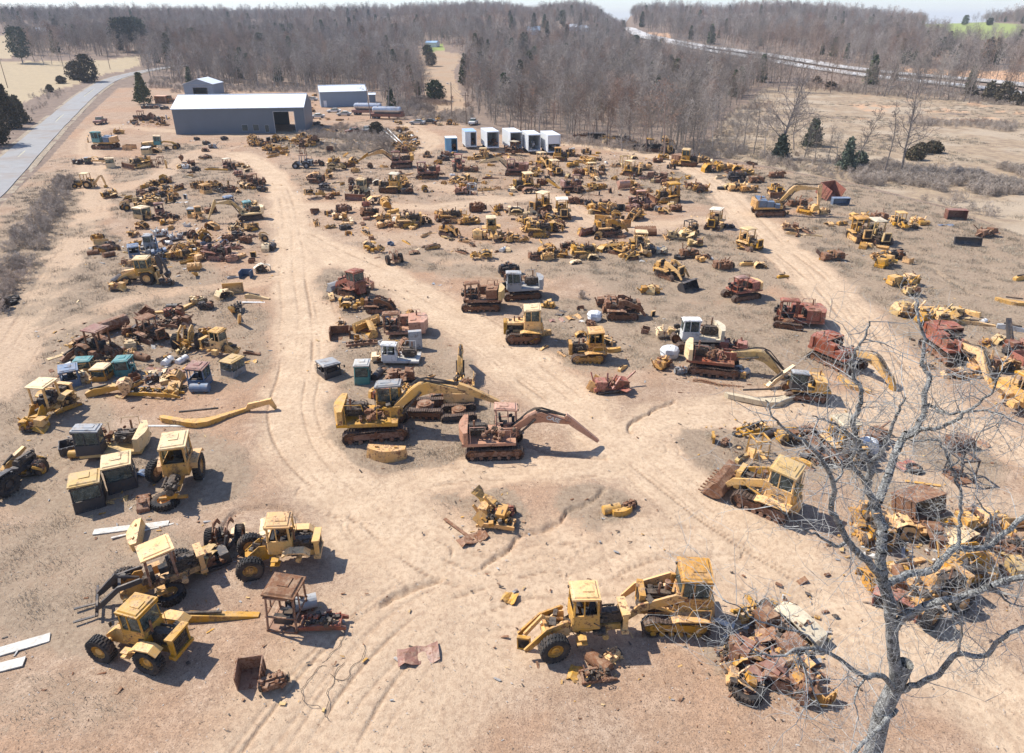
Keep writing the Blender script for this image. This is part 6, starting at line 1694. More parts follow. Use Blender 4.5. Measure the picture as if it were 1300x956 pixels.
# ---------------------------------------------------------------- the lichen-grey oak in front of the camera
def oak():
    root = link(bpy.data.objects.new('oak_tree', None)); gx = on_plane(1138, 866, 15.5); root.location = (gx.x, 15.5, zat(gx.x, 15.5)); tag(root, 'tall leafless oak with lichen-grey limbs at the right, closest to the camera', 'tree')
    base = Vector(root.location); q = random.Random(3); limbs = MB(); tw = []; tubes = MB()
    def W(px, py, Y): return on_plane(px, py, Y)-base
    def limb(pts, r0, r1, n=9):
        w = [W(*p) for p in pts]; out = []
        w2 = [Vector(v) for v in catmull([tuple(v) for v in w], 4)]; m = len(w2)
        for i in range(1, m-1): w2[i] = w2[i]+Vector((q.gauss(0, .02), q.gauss(0, .02), q.gauss(0, .02)))
        for i in range(m-1): limbs.cyl(w2[i], w2[i+1], 0.98*(r0+(r1-r0)*i/(m-1)), n, r2=0.98*(r0+(r1-r0)*(i+1)/(m-1)), caps=False); 
        for i in range(m): tw.append((w2[i], (w2[min(i+1, m-1)]-w2[max(i-1, 0)]).normalized(), r0+(r1-r0)*i/(m-1)))
        return w2
    Y = 15.5; tr = [Vector((0, 0, -.3)), Vector((.1, 0, 3)), Vector((-.05, .1, 6)), Vector((.1, 0, 8.5)), W(1138, 866, Y)]
    for i in range(4): limbs.cyl(tr[i], tr[i+1], .36-.042*i, 14, r2=.36-.042*(i+1), caps=False)
    limb([(1138, 866, Y), (1134, 835, Y), (1133, 800, Y), (1128, 765, Y), (1120, 735, Y)], .20, .17, 12)
    L = [([(1120, 735, 15.5), (1120, 700, 15.6), (1119, 672, 15.8), (1111, 643, 16)], .16, .15), ([(1111, 643, 16), (1122, 620, 16.2), (1133, 585, 16.5), (1147, 556, 16.8), (1162, 545, 17), (1173, 525, 17.2), (1174, 500, 17.4), (1180, 478, 17.6), (1171, 462, 17.8), (1174, 436, 18), (1167, 408, 18.1), (1163, 380, 18.3)], .13, .03),
        ([(1111, 643, 16), (1103, 622, 15.8), (1104, 592, 15.6), (1092, 572, 15.4), (1086, 552, 15.3), (1082, 534, 15.2), (1091, 516, 15.1), (1092, 495, 15), (1083, 474, 14.9), (1085, 450, 14.8), (1096, 430, 14.7), (1104, 408, 14.6)], .11, .02),
        ([(1104, 590, 15.6), (1121, 570, 15.2), (1131, 545, 15), (1140, 520, 14.8), (1150, 505, 14.6)], .07, .02), ([(1103, 622, 15.8), (1092, 600, 15.2), (1080, 590, 14.9), (1084, 560, 14.7), (1070, 545, 14.4), (1050, 535, 14), (1032, 528, 13.8)], .06, .015),
        ([(1148, 556, 16.8), (1170, 546, 16.4), (1190, 544, 16.2), (1208, 536, 16), (1228, 522, 15.8), (1246, 508, 15.6), (1260, 496, 15.4), (1272, 470, 15.2)], .07, .02), ([(1178, 513, 17.3), (1192, 520, 17), (1206, 525, 16.6), (1226, 522, 16.3), (1262, 523, 16), (1285, 534, 15.8), (1310, 542, 15.6)], .05, .015),
        ([(1120, 735, 15.5), (1106, 718, 15.2), (1090, 702, 15), (1078, 688, 14.8), (1062, 660, 14.6), (1055, 642, 14.5), (1059, 615, 14.4), (1046, 588, 14.2), (1028, 565, 14), (1005, 552, 13.8), (985, 534, 13.6), (972, 508, 13.4)], .12, .015),
        ([(1078, 688, 14.8), (1060, 692, 14.5), (1040, 680, 14.2), (1020, 672, 14), (1000, 655, 13.8), (982, 642, 13.6)], .05, .012), ([(1059, 612, 14.4), (1068, 600, 14.6), (1066, 580, 14.7), (1050, 560, 14.8)], .035, .012),
        ([(1134, 800, 15.5), (1150, 782, 15.3), (1175, 770, 15), (1200, 762, 14.8), (1226, 756, 14.5), (1255, 745, 14.3), (1285, 735, 14.1), (1330, 725, 13.9)], .13, .07),
        ([(1122, 742, 15.5), (1150, 730, 15.9), (1180, 726, 16.2), (1194, 712, 16.4), (1215, 697, 16.6), (1250, 696, 16.9), (1272, 678, 17.1), (1300, 656, 17.3), (1330, 630, 17.5)], .12, .07),
        ([(1216, 696, 16.6), (1217, 675, 16.8), (1219, 655, 16.9), (1219, 630, 17), (1208, 592, 17.1), (1200, 575, 17.2), (1190, 558, 17.3), (1165, 560, 17.3), (1148, 556, 17.2)], .06, .02), ([(1208, 592, 17.1), (1222, 582, 17), (1234, 584, 17), (1240, 560, 16.9), (1252, 540, 16.8)], .03, .01),
        ([(1136, 875, 15.5), (1124, 862, 15.1), (1112, 856, 14.7), (1098, 860, 14.2), (1072, 842, 13.9), (1042, 824, 13.6), (1010, 824, 13.3), (980, 833, 13), (950, 822, 12.8)], .10, .02), ([(1042, 824, 13.6), (1020, 805, 13.3), (985, 795, 13), (960, 788, 12.8), (940, 772, 12.6), (918, 762, 12.4)], .04, .01),
        ([(1138, 880, 15.5), (1165, 868, 15.2), (1192, 855, 14.9), (1216, 830, 14.6), (1250, 834, 14.3), (1270, 812, 14), (1300, 797, 13.8), (1330, 790, 13.6)], .10, .05), ([(1010, 824, 13.3), (1022, 850, 13), (1035, 880, 12.8), (1045, 910, 12.6)], .035, .012),
        ([(1200, 762, 14.8), (1210, 785, 14.5), (1213, 815, 14.2)], .04, .02), ([(1255, 745, 14.3), (1275, 762, 14.1), (1300, 770, 14)], .04, .015), ([(1250, 696, 16.9), (1258, 660, 17), (1245, 640, 17.1), (1235, 625, 17.2)], .04, .012), ([(1138, 900, 15.5), (1110, 930, 15), (1080, 960, 14.6), (1040, 985, 14.2)], .09, .04),
        ([(1098, 860, 14.2), (1085, 885, 13.9), (1090, 915, 13.6)], .04, .012), ([(1150, 782, 15.3), (1140, 765, 14.9), (1160, 745, 14.6), (1175, 720, 14.4)], .03, .01), ([(1216, 830, 14.6), (1222, 800, 14.3), (1218, 778, 14.1), (1216, 755, 14)], .035, .015)]
    for pts, a, b in L: limb(pts, a, b)
    mesh_obj('trunk', limbs, 'barkoak', root)
    def twig(p, d, LL, r, lv):
        seg = 4 if lv == 0 else 3; pts = [p]; 
        for i in range(seg):
            d = (d+Vector((q.gauss(0, .22), q.gauss(0, .22), q.gauss(0, .22)+.03))).normalized(); p = p+d*LL/seg; pts.append(p)
            if lv < 3 and q.random() < (.9, .65, .4)[lv]:
                s = d.orthogonal().normalized(); s.rotate(Matrix.Rotation(q.uniform(0, 6.28), 3, d)); twig(p, (d*.6+s).normalized(), LL*q.uniform(.4, .75), r*.6, lv+1)
        for i in range(seg): tubes.cyl(pts[i], pts[i+1], max(.004, r*(1-i/seg*.7)), 4 if lv == 0 else 3, r2=max(.003, r*(1-(i+1)/seg*.7)), caps=False)
    for p, d, r in tw:
        if r > .15: continue
        for _ in range(1 if q.random() < .72 else 0):
            s = d.orthogonal().normalized(); s.rotate(Matrix.Rotation(q.uniform(0, 6.28), 3, d)); twig(p, (d*.45+s).normalized(), q.uniform(.5, 1.9), q.uniform(.009, .018), 0 if q.random() < .7 else 1)
    mesh_obj('crown', tubes, 'twigoak', root)
oak()
# ---------------------------------------------------------------- buildings
def shed(px0, py0, px1, py1, hwall, depth, rise, label, wall, roof, name='metal_shed', doors=(), yaw=None, windows=(), back=None, ridge_x=True):
    a, b = ground(px0, py0), ground(px1, py1); a.z = b.z = 0; w = (b-a).length; mid = (a+b)/2; rz = math.atan2(b.y-a.y, b.x-a.x)
    root = link(bpy.data.objects.new(name, None)); root.location = (mid.x, mid.y, zat(mid.x, mid.y)); root.rotation_euler = (0, 0, rz); tag(root, label, 'shed')
    t = .12; m = MB(); xs = -w/2
    def seg(x0, x1, z0, z1, y=0.0):
        if x1-x0 > .02 and z1-z0 > .02: m.box(((x0+x1)/2, y, (z0+z1)/2), (x1-x0, t, z1-z0))
    z0 = -.3; cur = -w/2
    for (dx0, dx1, dh) in sorted(doors): seg(cur, dx0*w, z0, hwall); seg(dx0*w, dx1*w, dh, hwall); cur = dx1*w
    seg(cur, w/2, z0, hwall)
    cur = -w/2
    for (dx0, dx1, dh) in (back or []): seg(cur, dx0*w, z0, hwall, depth); seg(dx0*w, dx1*w, dh, hwall, depth); cur = dx1*w
    seg(cur, w/2, z0, hwall, depth)
    e = .25
    if ridge_x:
        for s in (-1, 1):
            mm = MB().prism([(t/2+.003, z0), (depth-t/2-.003, z0), (depth-t/2-.003, hwall-.01), (depth/2, hwall+rise-.12), (t/2+.003, hwall-.01)], -t/2, t/2)
            mm.xf(Matrix.Translation((s*(w/2-t/2), 0, 0)) @ Matrix.Rotation(R(90), 4, 'Z')); m.v, m.f = m.v+mm.v, m.f+[tuple(i+len(m.v) for i in f) for f in mm.f]
        r = MB(); r.prism([(-e, hwall-e*rise/(depth/2)+.02), (depth/2, hwall+rise+.02), (depth+e, hwall-e*rise/(depth/2)+.02), (depth+e, hwall+.12-e*rise/(depth/2)), (depth/2, hwall+rise+.14), (-e, hwall+.12-e*rise/(depth/2))], -w/2-e, w/2+e)
        r.xf(Matrix.Rotation(R(90), 4, 'Z') @ Matrix.Scale(1, 4, (0, 1, 0))); 
    else:
        for s in (-1, 1): m.box((s*(w/2-t/2), depth/2, (hwall+z0)/2-.02), (t, depth-t-.01, hwall-z0-.04))
        for yy in (0, depth): m.prism([(-w/2+.01, hwall+.002), (w/2-.01, hwall+.002), (0, hwall+rise-.12)], yy-t/2, yy+t/2)
        r = MB().prism([(-w/2-e, hwall+.02-e*rise/(w/2)), (0, hwall+rise+.02), (w/2+e, hwall+.02-e*rise/(w/2)), (w/2+e, hwall+.14-e*rise/(w/2)), (0, hwall+rise+.14), (-w/2-e, hwall+.14-e*rise/(w/2))], -e, depth+e)
    mesh_obj('wall', m, wall, root); ro = mesh_obj('roof', r, roof, root)
    if ridge_x: mesh_obj('ridge_cap', MB().box((0, depth/2, hwall+rise+.17), (w+2*e, .5, .06)), roof, ro)
    mesh_obj('gutter', MB().box((0, -.32 if ridge_x else -.30, hwall-.10), (w+.4, .12, .12)), 'grey', ro)
    for (wx, wz, ww, wh, mat_) in windows:
        f = mesh_obj('window', MB().box((wx*w, -t/2-.02, wz+wh/2+.04), (ww+.1, .05, .07)).box((wx*w, -t/2-.02, wz-wh/2-.04), (ww+.1, .05, .07)).box((wx*w-ww/2, -t/2-.02, wz), (.07, .05, wh)).box((wx*w+ww/2, -t/2-.02, wz), (.07, .05, wh)), 'grey', root)
        mesh_obj('pane', MB().box((wx*w, -t/2-.005, wz), (ww-.08, .02, wh)), mat_, f)
    for (dx0, dx1, dh) in doors:
        mesh_obj('door_frame', MB().bar((dx0*w, -.09, 0), (dx0*w, -.09, dh), .16).bar((dx1*w, -.09, 0), (dx1*w, -.09, dh), .16).bar((dx0*w, -.09, dh), (dx1*w, -.09, dh), .16), 'grey', root)
    for i in range(int(w/6)+1):
        pass
    return root, w
shed(224, 171, 388.5, 167.5, 6.6, 17, 2.7, 'large slate-grey metal shed with white roof and open bay at its right end', 'wallgrey', 'roofwhite', name='machine_shed',
     doors=[(.262, .425, 5.6)], windows=[(.03, 1.5, 1.5, 1.5, 'glass'), (.115, 1.5, 1.5, 1.5, 'glass'), (.20, 1.2, 1.0, 1.8, 'glass')], back=[(.30, .415, 5.0)])
shed(408, 136.5, 467, 134.0, 5.2, 9, 1.8, 'pale blue metal shed with white door, right of the large one', 'wallblue', 'roofwhite', windows=[(-.41, 1.2, 1.1, 2.1, 'boxwhite')])
shed(469, 130, 477, 130, 2.8, 3, .5, 'small blue-grey lean-to beside the pale blue shed', 'wallblue', 'roofwhite')
shed(235, 121, 272, 121, 4.4, 12, 2.0, 'gabled grey shed peeping over the large shed roof', 'wallblue', 'roofwhite', ridge_x=False, doors=[(-.2, .3, 3.2)])
shed(44, 45, 60, 45, 4, 14, 2.5, 'far white-roofed farmhouse behind the pale field', 'wallblue', 'roofwhite', name='house')
shed(498, 64, 508, 64, 3.5, 8, 1.2, 'far white mobile home at the top of the cleared slope, left one', 'boxwhite', 'roofwhite', name='mobile_home')
shed(540, 60, 554, 60, 3.5, 8, 1.2, 'far pale mobile home beside a patch of lawn, right one', 'boxwhite', 'roofblue', name='mobile_home')
shed(670, 44, 686, 43, 4, 12, 3.5, 'far house with a blue roof in the woods', 'boxwhite', 'roofblue', name='house')
shed(722, 40, 732, 40, 4, 10, 2.5, 'far white farm building on the ridge, left of the highway notch', 'boxwhite', 'roofwhite', name='farm_building')
shed(742, 41, 750, 41, 4, 10, 2.0, 'far low white building right of the ridge farm building', 'boxwhite', 'roofwhite', name='farm_building')
simple('interior', (.09, .08, .075), .9, .3, 2); 
# truck bodies used as storage, open ends towards the yard
def truckbox(px, py, w, h, L, yaw, label, wall='boxwhite', door=0, floor=.9, roof=None):
    p = ground(px, py); root = link(bpy.data.objects.new('truck_box', None)); put(root, p.x, p.y, R(yaw)); tag(root, label, 'truck box', 'old truck boxes used for storage'); t = .07; z = floor
    b = MB(); b.box((0, w/2-t/2, z+h/2), (L, t, h)); b.box((0, -w/2+t/2, z+h/2), (L, t, h)); b.box((-L/2+t/2, 0, z+h/2), (t-.006, w-2*t-.006, h-.006)); b.box((0, 0, z+t/2), (L-.01, w-2*t-.006, t))
    for i in range(9):
        x = -L/2+L*(i+.5)/9
        for s in (-1, 1): b.box((x, s*(w/2+.015), z+h/2), (.05, .03, h-.1))
    mesh_obj('side_wall', b, wall, root); mesh_obj('roof', MB().box((0, 0, z+h+.03), (L+.06, w+.06, .06)), roof or 'roofwhite', root)
    f = MB(); f.bar((L/2, -w/2+.06, z), (L/2, -w/2+.06, z+h), .12); f.bar((L/2, w/2-.06, z), (L/2, w/2-.06, z+h), .12); f.box((L/2, 0, z+h-.09), (.12, w-.26, .18)); f.box((L/2, 0, z-.06), (.14, w, .22))
    mesh_obj('door_frame', f, wall, root)
    c = MB(); c.box((0, -.45, z-.25), (L, .1, .22)); c.box((0, .45, z-.25), (L, .1, .22)); c.box((L/2+.05, 0, z-.45), (.1, w*.9, .12))
    mesh_obj('chassis_rail', c, 'steel', root)
    for s in (-1, 1): nm, mb_, mt, ch = wheel_part(-L*.28, s*(w/2-.35), .48, .5, 'steel'); q = mesh_obj(nm, mb_, mt, root); mesh_obj('rim', ch[0][1], 'steel', q)
    if door > 0: mesh_obj('door', MB().box((L/2-.1, 0, z+h-h*door/2-.1), (.06, w-.3, h*door)), wall, root)
    if door < 0: mesh_obj('door', MB().box((L/2-.1, -w*.25, z+h/2-.02), (.06, w*.46, h-.24)), wall, root)
    s_ = MB(); gg = random.Random(int(px)); clutter(s_, -L*.3, L/2-.4, -w*.4, w*.4, z+.1, z+h*.45, 22, gg); mesh_obj('load', s_, 'grey' if px > 670 else 'rust', root)
truckbox(573, 192, 2.6, 3.0, 3.2, -80, 'small sky-blue box body with a half-open door, leftmost of the truck boxes', 'boxblue', -1, .2)
truckbox(596, 187, 2.7, 3.3, 5.5, -78, 'off-white truck box with grey door, between blue box and next white one', 'boxwhite', -1, .7, 'roofblue')
truckbox(622, 189, 2.9, 3.5, 6.5, -75, 'white truck box with a dark square opening, third from the left of the row')
truckbox(650, 190, 2.9, 3.6, 7.0, -74, 'white truck box between two dark-mouthed ones, fourth from the left of the row')
truckbox(674, 193, 2.9, 3.5, 6.5, -78, 'white truck box with a fully open dark end, second from the right of the row')
truckbox(698, 194.5, 2.9, 3.6, 7.0, -78, 'white truck box with half-closed shutter, rightmost of the row', door=.5)
# vehicles behind the yard
def car(px, py, yaw, pal, label, pick=False, sc=1.0):
    p = ground(px, py); root = link(bpy.data.objects.new('pickup_truck' if pick else 'car', None)); put(root, p.x, p.y, R(yaw), sc); tag(root, label, 'pickup' if pick else 'car')
    b = MB()
    if pick: b.prism([(-2.6, .45), (-2.6, 1.05), (-.7, 1.05), (-.55, 1.1), (1.0, 1.1), (2.5, 1.0), (2.6, .5)], -.9, .9); c = [(-.65, 1.09), (-.55, 1.75), (.65, 1.75), (1.15, 1.09)]
    else: b.prism([(-2.3, .4), (-2.35, .95), (-1.6, 1.0), (1.0, .98), (2.2, .82), (2.3, .4)], -.88, .88); c = [(-1.7, .99), (-1.0, 1.42), (.35, 1.42), (1.1, .97)]
    mesh_obj('body', b, pal, root); mesh_obj('roof', MB().prism([(c[1][0]-.02, c[1][1]), (c[2][0]+.02, c[2][1]), (c[2][0]-.1, c[2][1]+.07), (c[1][0]+.1, c[1][1]+.07)], -.72, .72), pal, root)
    w = MB(); w.prism(c, -.74, .74); mesh_obj('window', w, 'glass', root)
    if pick: mesh_obj('load_bed', MB().box((-1.65, 0, 1.06), (1.7, 1.5, .04)), 'black', root)
    for x in (-1.45, 1.45):
        for y in (-.82, .82): nm, mb_, mt, ch = wheel_part(x, y, .36, .24, 'grey'); q = mesh_obj(nm, mb_, mt, root); mesh_obj('rim', ch[0][1], 'grey', q)
    for y in (-.62, .62): mesh_obj('headlight', MB().box((2.3 if not pick else 2.58, y, .74), (.08, .3, .16)), 'chrome', root)
car(128, 157, -80, 'maroon', 'faded maroon pickup parked beside the road', True, 1.15)
car(424, 143, 190, 'white', 'white car farther from the tank trailers'); car(437, 147, 185, 'white', 'white car nearer the tank trailers')
car(530, 158, 170, 'grey', 'silver car at the left of the row above the pale track'); car(545, 157, 175, 'dark', 'black car at the right of the row above the pale track')
car(601, 158, -100, 'white', 'white pickup behind the truck boxes', True)
car(466, 167, -95, 'grey', 'silver wreck on the berm behind a red one'); car(449, 169, 200, 'maroon', 'dark red wrecked car on the berm'); car(403, 150, 200, 'white', 'white wrecked car beside the large shed')
car(396, 128, 180, 'white', 'white car hidden between the two sheds')
for (px, py, yaw, lb) in [(468, 146, -8, 'silver tank trailer with red skirt, farther of the pair'), (492, 151, -8, 'silver tank trailer with red skirt, nearer of the pair')]:
    p = ground(px, py); root = link(bpy.data.objects.new('tank_trailer', None)); put(root, p.x, p.y, R(yaw)); tag(root, lb, 'tank trailer', 'silver tank trailers')
    m = MB(); m.lathe([(.02, -5.5), (.8, -5.4), (1.2, -5), (1.25, 0), (1.2, 5), (.8, 5.4), (.02, 5.5)], 22); m.xf(Matrix.Translation((0, 0, 2.75)) @ Matrix.Scale(.85, 4) @ Matrix.Rotation(R(90), 4, 'Z')); tk = mesh_obj('tank', m, 'tank_metal', root)
    for x in (-3, 0, 3): mesh_obj('hatch', MB().cyl((x, 0, 3.75), (x, 0, 3.95), .3, 12), 'chrome', tk)
    s = MB(); s.box((0, 0, 1.25), (10.5, 2.5, .85)); s.box((4.9, 0, 1.7), (.3, 2.4, 1.4)); mesh_obj('skirt', s, 'maroon', root)
    for x in (-4.2, -3.1):
        for y in (-.95, .95): nm, mb_, mt, ch = wheel_part(x, y, .5, .35, 'grey'); q = mesh_obj(nm, mb_, mt, root); mesh_obj('rim', ch[0][1], 'grey', q)
    mesh_obj('landing_leg', MB().bar((3.5, -.8, 0), (3.5, -.8, 1), .14).bar((3.5, .8, 0), (3.5, .8, 1), .14), 'steel', root)
# power poles
def pole(px, py, hpx, label, light=False, r=.16):
    p = ground(px, py); f = p.y*cp+(CAMZ-p.z)*sp; Ht = hpx*f/FPX/math.cos(math.atan2(CAMZ-p.z, p.y)); root = link(bpy.data.objects.new('utility_pole', None)); put(root, p.x, p.y); tag(root, label, 'utility pole')
    mesh_obj('post', MB().cyl((0, 0, -.3), (0, 0, Ht), r, 10, r2=r*.7), 'wood', root)
    if not light: mesh_obj('crossarm', MB().box((0, -.1, Ht-.8), (2.2, .12, .12)), 'wood', root)
    for s in (-.9, 0, .9): mesh_obj('insulator', MB().cyl((s, -.1, Ht-.74 if s else Ht), (s, -.1, (Ht-.5) if s else Ht+.25), .06, 8), 'chrome', root)
    if light: mesh_obj('lamp', MB().bar((0, 0, Ht-.6), (-.8, 0, Ht-.2), .07).box((-1.0, 0, Ht-.25), (.6, .35, .25)), 'white', root)
    return p, Ht
P1 = pole(574, 154, 46, 'grey wooden pole with a lamp head above the truck boxes', True); P2 = pole(592, 158, 38, 'second grey wooden pole nearer the truck boxes')
pole(83, 95, 26, 'leaning wooden pole beside the broad cedar'); pole(140, 88, 24, 'wooden pole beyond the bend of the road'); pole(10, 112, 36, 'wooden pole at the corner of the pale field')
for dz, nm in ((0, 'upper'), (-.9, 'lower')):
    a = Vector((P1[0].x, P1[0].y, P1[0].z+P1[1]-.2+dz)); b = Vector((P2[0].x, P2[0].y, P2[0].z+P2[1]-.2+dz)); pts = [a.lerp(b, i/10)-Vector((0, 0, 1.2*(1-(2*i/10-1)**2))) for i in range(11)]
    tag(mesh_obj('power_line', MB().tube(pts, .035, 4), 'steel'), nm+' wire sagging between the two wooden poles', 'wire')
# white pipes lying on the berm
for i, (x0, y0, x1, y1) in enumerate([(486, 166, 505, 182), (492, 165, 511, 184)]):
    a, b = ground(x0, y0), ground(x1, y1); tag(mesh_obj('pipe', MB().cyl(a+Vector((0, 0, .3)), b+Vector((0, 0, .3)), .14, 10), 'white'), ['left white pipe lying down the slope of the berm', 'right white pipe lying down the slope of the berm'][i], 'pipe')

# ---------------------------------------------------------------- place the machines
LM = []; ITEMS = []
def place(kind, opts, px, py, yaw, sc, pal, lm='', seed=0, sink=.04, lm_loose=False):
    p = ground(px, py); sc = sc*(.9 if 200 < py < 520 else .97); o = make(kind, opts, pal, seed); q = random.Random(int(px*13+py*7))
    o.location = (p.x, p.y, zat(p.x, p.y)-sink); tl = 2 if not lm_loose else 11; o.rotation_euler = (R(q.uniform(-tl, tl)), R(q.uniform(-tl, tl)), R(yaw)); o.scale = (sc,)*3
    ITEMS.append((o, kind, opts, pal, lm, p)); 
    if lm: LM.append((lm, p, o))
    return o
for ln in ROWS.strip().split('\n'):
    a = ln.split(';')
    if len(a) < 8: continue
    kind, opts, px, py, yaw, sc, pal, lm = a[:8]
    place(kind, opts, float(px), float(py), float(yaw), float(sc), pal, lm, seed=(int(float(px))*7+int(float(py))) % 6 if kind in ('wreck', 'drum') else int(float(px)) % 2)
_U = GR['X'][200]/GR['X'][200][-1]
def on_track(px, py):
    x, y = flat(px, py); i = min(len(_ys)-1, int(np.searchsorted(_ys, y))); j = min(_U.size-1, int(np.searchsorted(GR['X'][i], x))); return GR['tr'][i, j]
# loose parts thrown between the machines
ZONES = [(318, 176, 405, 186, 34), (505, 160, 528, 194, 34), (500, 152, 585, 160, 12), (330, 188, 375, 200, 6), (160, 150, 218, 160, 14), (170, 228, 230, 262, 16), (185, 290, 320, 335, 26), (90, 425, 240, 500, 24),
         (400, 195, 560, 255, 22), (560, 195, 760, 250, 34), (720, 190, 860, 270, 38), (860, 205, 960, 245, 18), (400, 255, 640, 340, 24), (640, 255, 900, 330, 24), (100, 200, 340, 340, 30), (420, 360, 560, 440, 12), (560, 360, 860, 480, 16), (900, 260, 1180, 340, 16), (1040, 430, 1300, 480, 10), (420, 265, 640, 310, 16), (660, 270, 900, 335, 18), (700, 180, 850, 200, 12), (470, 470, 560, 520, 8), (880, 440, 950, 480, 6),
         (1080, 640, 1290, 740, 14), (900, 540, 1060, 600, 8), (1150, 395, 1250, 415, 6), (920, 770, 1040, 870, 5), (150, 620, 330, 720, 2), (120, 740, 260, 860, 1), (400, 150, 480, 170, 10), (240, 200, 330, 245, 10), (640, 790, 800, 860, 2), (385, 120, 400, 165, 10)]
q = random.Random(99)
menu = [('engine', '', ('rust', 'ochre', 'ochre', 'dark', 'grey', 'yellow', 'yellow')), ('tank', '', ('yellow', 'dark', 'white', 'rust')), ('radiator', '', ('yellow', 'rust', 'dark')), ('drum', '', ('ochre', 'pale', 'rust', 'yellow')), ('wreck', 'L=1.8', ('rust', 'ochre', 'yellow', 'yellow', 'pale', 'ochre', 'dark')),
        ('plate', '', ('pale', 'rust', 'grey', 'white', 'yellow')), ('arm', 'L=1.8', ('yellow', 'rust', 'ochre')), ('tyre', 'r=.5', ('rust', 'yellow')), ('cweight', '', ('yellow', 'ochre')), ('rails', 'L=2.4', ('rust', 'ochre')), ('box', 'w=1,d=.9,h=.8', ('rust', 'blue', 'ochre', 'white'))]
menu2 = [('dozer', 'nohood,bare', ('yellow', 'ochre', 'rust')), ('tloader', 'nohood,nobk,bare', ('yellow', 'ochre')), ('under', '', ('rust', 'ochre')), ('axle', '', ('yellow', 'ochre', 'rust')), ('rails', 'L=4', ('yellow', 'rust', 'ochre')), ('wreck', 'L=2.6', ('yellow', 'ochre', 'pale', 'rust', 'dark')), ('arm', 'L=3.2', ('yellow', 'ochre', 'pale')), ('blade', 'w=2.6,a=-20', ('yellow', 'rust')), ('loader', 'nohood,noarm,w=0000', ('yellow', 'ochre'))]
for (x0, y0, x1, y1, n) in ZONES:
    uy_m = y1
    for _ in range(int(n*1.55)):
        k, op, pals = q.choice(menu if uy_m > 345 or q.random() < .5 else menu2); ux_, uy_ = q.uniform(x0, x1), q.uniform(y0, y1)
        for _t in range(12):
            if on_track(ux_, uy_) < .3: break
            ux_, uy_ = q.uniform(x0, x1), q.uniform(y0, y1)
        place(k, op, ux_, uy_, q.uniform(0, 360), q.uniform(.55, .95), q.choice(pals), '', seed=q.randint(0, 3) if k in ('wreck', 'drum') else q.randint(0, 1), sink=.1, lm_loose=True)
# maker's letters on the booms and tails
def lettering(o, part, text, size, loc, rot, mat='white'):
    par = [c for c in o.children if c.name.split('.')[0] == part][0]
    cu = bpy.data.curves.new('lettering', 'FONT'); cu.body = text; cu.size = size; cu.extrude = .004; cu.align_x = 'CENTER'; cu.align_y = 'CENTER'; cu.offset = .012; cu.materials.append(MAT[mat])
    tt = bpy.data.objects.new('lettering', cu); C.objects.link(tt); me = bpy.data.meshes.new_from_object(tt.evaluated_get(bpy.context.evaluated_depsgraph_get())); C.objects.unlink(tt); bpy.data.objects.remove(tt); t = bpy.data.objects.new('lettering', me); C.objects.link(t); t.parent = par; t.location = loc; t.rotation_euler = [R(a) for a in rot]
for lm, p, o in LM:
    if lm.startswith('salmon excavator with a low'): lettering(o, 'boom', 'CASE', .42, (4.0, -.226, 2.42), (90, 22, 0))
    if lm.startswith('little excavator'): lettering(o, 'counterweight', 'CAT', .6, (-2.42, 0, 1.7), (90, 0, -90))
    if lm.startswith('burnt excavator'): pass
# labels
FE = dict(can='with a canopy', cab='with a cab', blade='and a blade', nb='without its arm', bare='on bare track frames', bk='with a bucket', nohood='with its engine exposed')
def describe(kind, opts, pal):
    o = {}
    for t in opts.split(','):
        if t: k, _, v = t.partition('='); o[k] = v
    noun = KIND[kind][2]; d = PALW[pal]+' '+noun.replace('loose ', 'loose ') 
    if kind in ('dozer', 'tloader'):
        if 'can' in o: d += ' with %s canopy' % (PALW.get(o.get('roof', ''), 'flat') if 'roof' in o else 'flat')
        elif 'cab' in o: d += ' with cab'
        elif 'bare' in o: d += ' on trackless frames'
        if 'blade' in o: d += ' and blade'
    elif kind in ('loader', 'backhoe'):
        if 'can' in o: d += ' with %s canopy' % (PALW.get(o.get('roof', ''), 'flat') if 'roof' in o else 'flat')
        elif 'cab' in o: d += ' with cab'
        if o.get('w') == '0000': d += ' without wheels'
    elif kind == 'excavator': d += ' without arm' if 'nb' in o else ' with arm'
    elif kind == 'cab' and 'roof' in o: d += ' with %s roof' % PALW.get(o['roof'], 'flat')
    return d
ORD = ['', 'second closest', 'third closest', 'fourth closest', 'fifth closest', 'sixth closest', 'seventh closest', 'eighth closest', 'ninth closest', 'tenth closest', 'eleventh closest', 'twelfth closest']
def rel(p, q_):
    dx, dy = p.x-q_.x, p.y-q_.y
    return ('right of' if dx > 0 else 'left of') if abs(dx) > abs(dy)*.8 else ('behind' if dy > 0 else 'in front of')
LM2 = LM+[('large grey shed', ground(300, 160), None), ('maroon pickup', ground(128, 157), None), ('white pipes', ground(500, 176), None), ('blue truck box', ground(572, 192), None), ('rightmost truck box', ground(698, 194), None), ('silver tank trailers', ground(480, 148), None), ('round reddish bush', ground(478, 170), None), ('black and silver cars', ground(538, 157), None)]
buck = {}
for it in ITEMS:
    o, kind, opts, pal, lm, p = it; nm, cat, noun, grp = KIND[kind]; o['category'] = cat; o['group'] = grp
    near = sorted(((p-b).length, a, b, c) for a, b, c in LM2 if c is not o) if False else sorted([((p-b).length, i) for i, (a, b, c) in enumerate(LM2) if c is not o])
    a, b, c = LM2[near[0][1]]
    if lm:
        o['label'] = lm if len(lm.split()) >= 5 else '%s, %s the %s' % (lm, rel(p, b), a); continue
    d = describe(kind, opts, pal); buck.setdefault((d, rel(p, b), a), []).append((near[0][0], o))
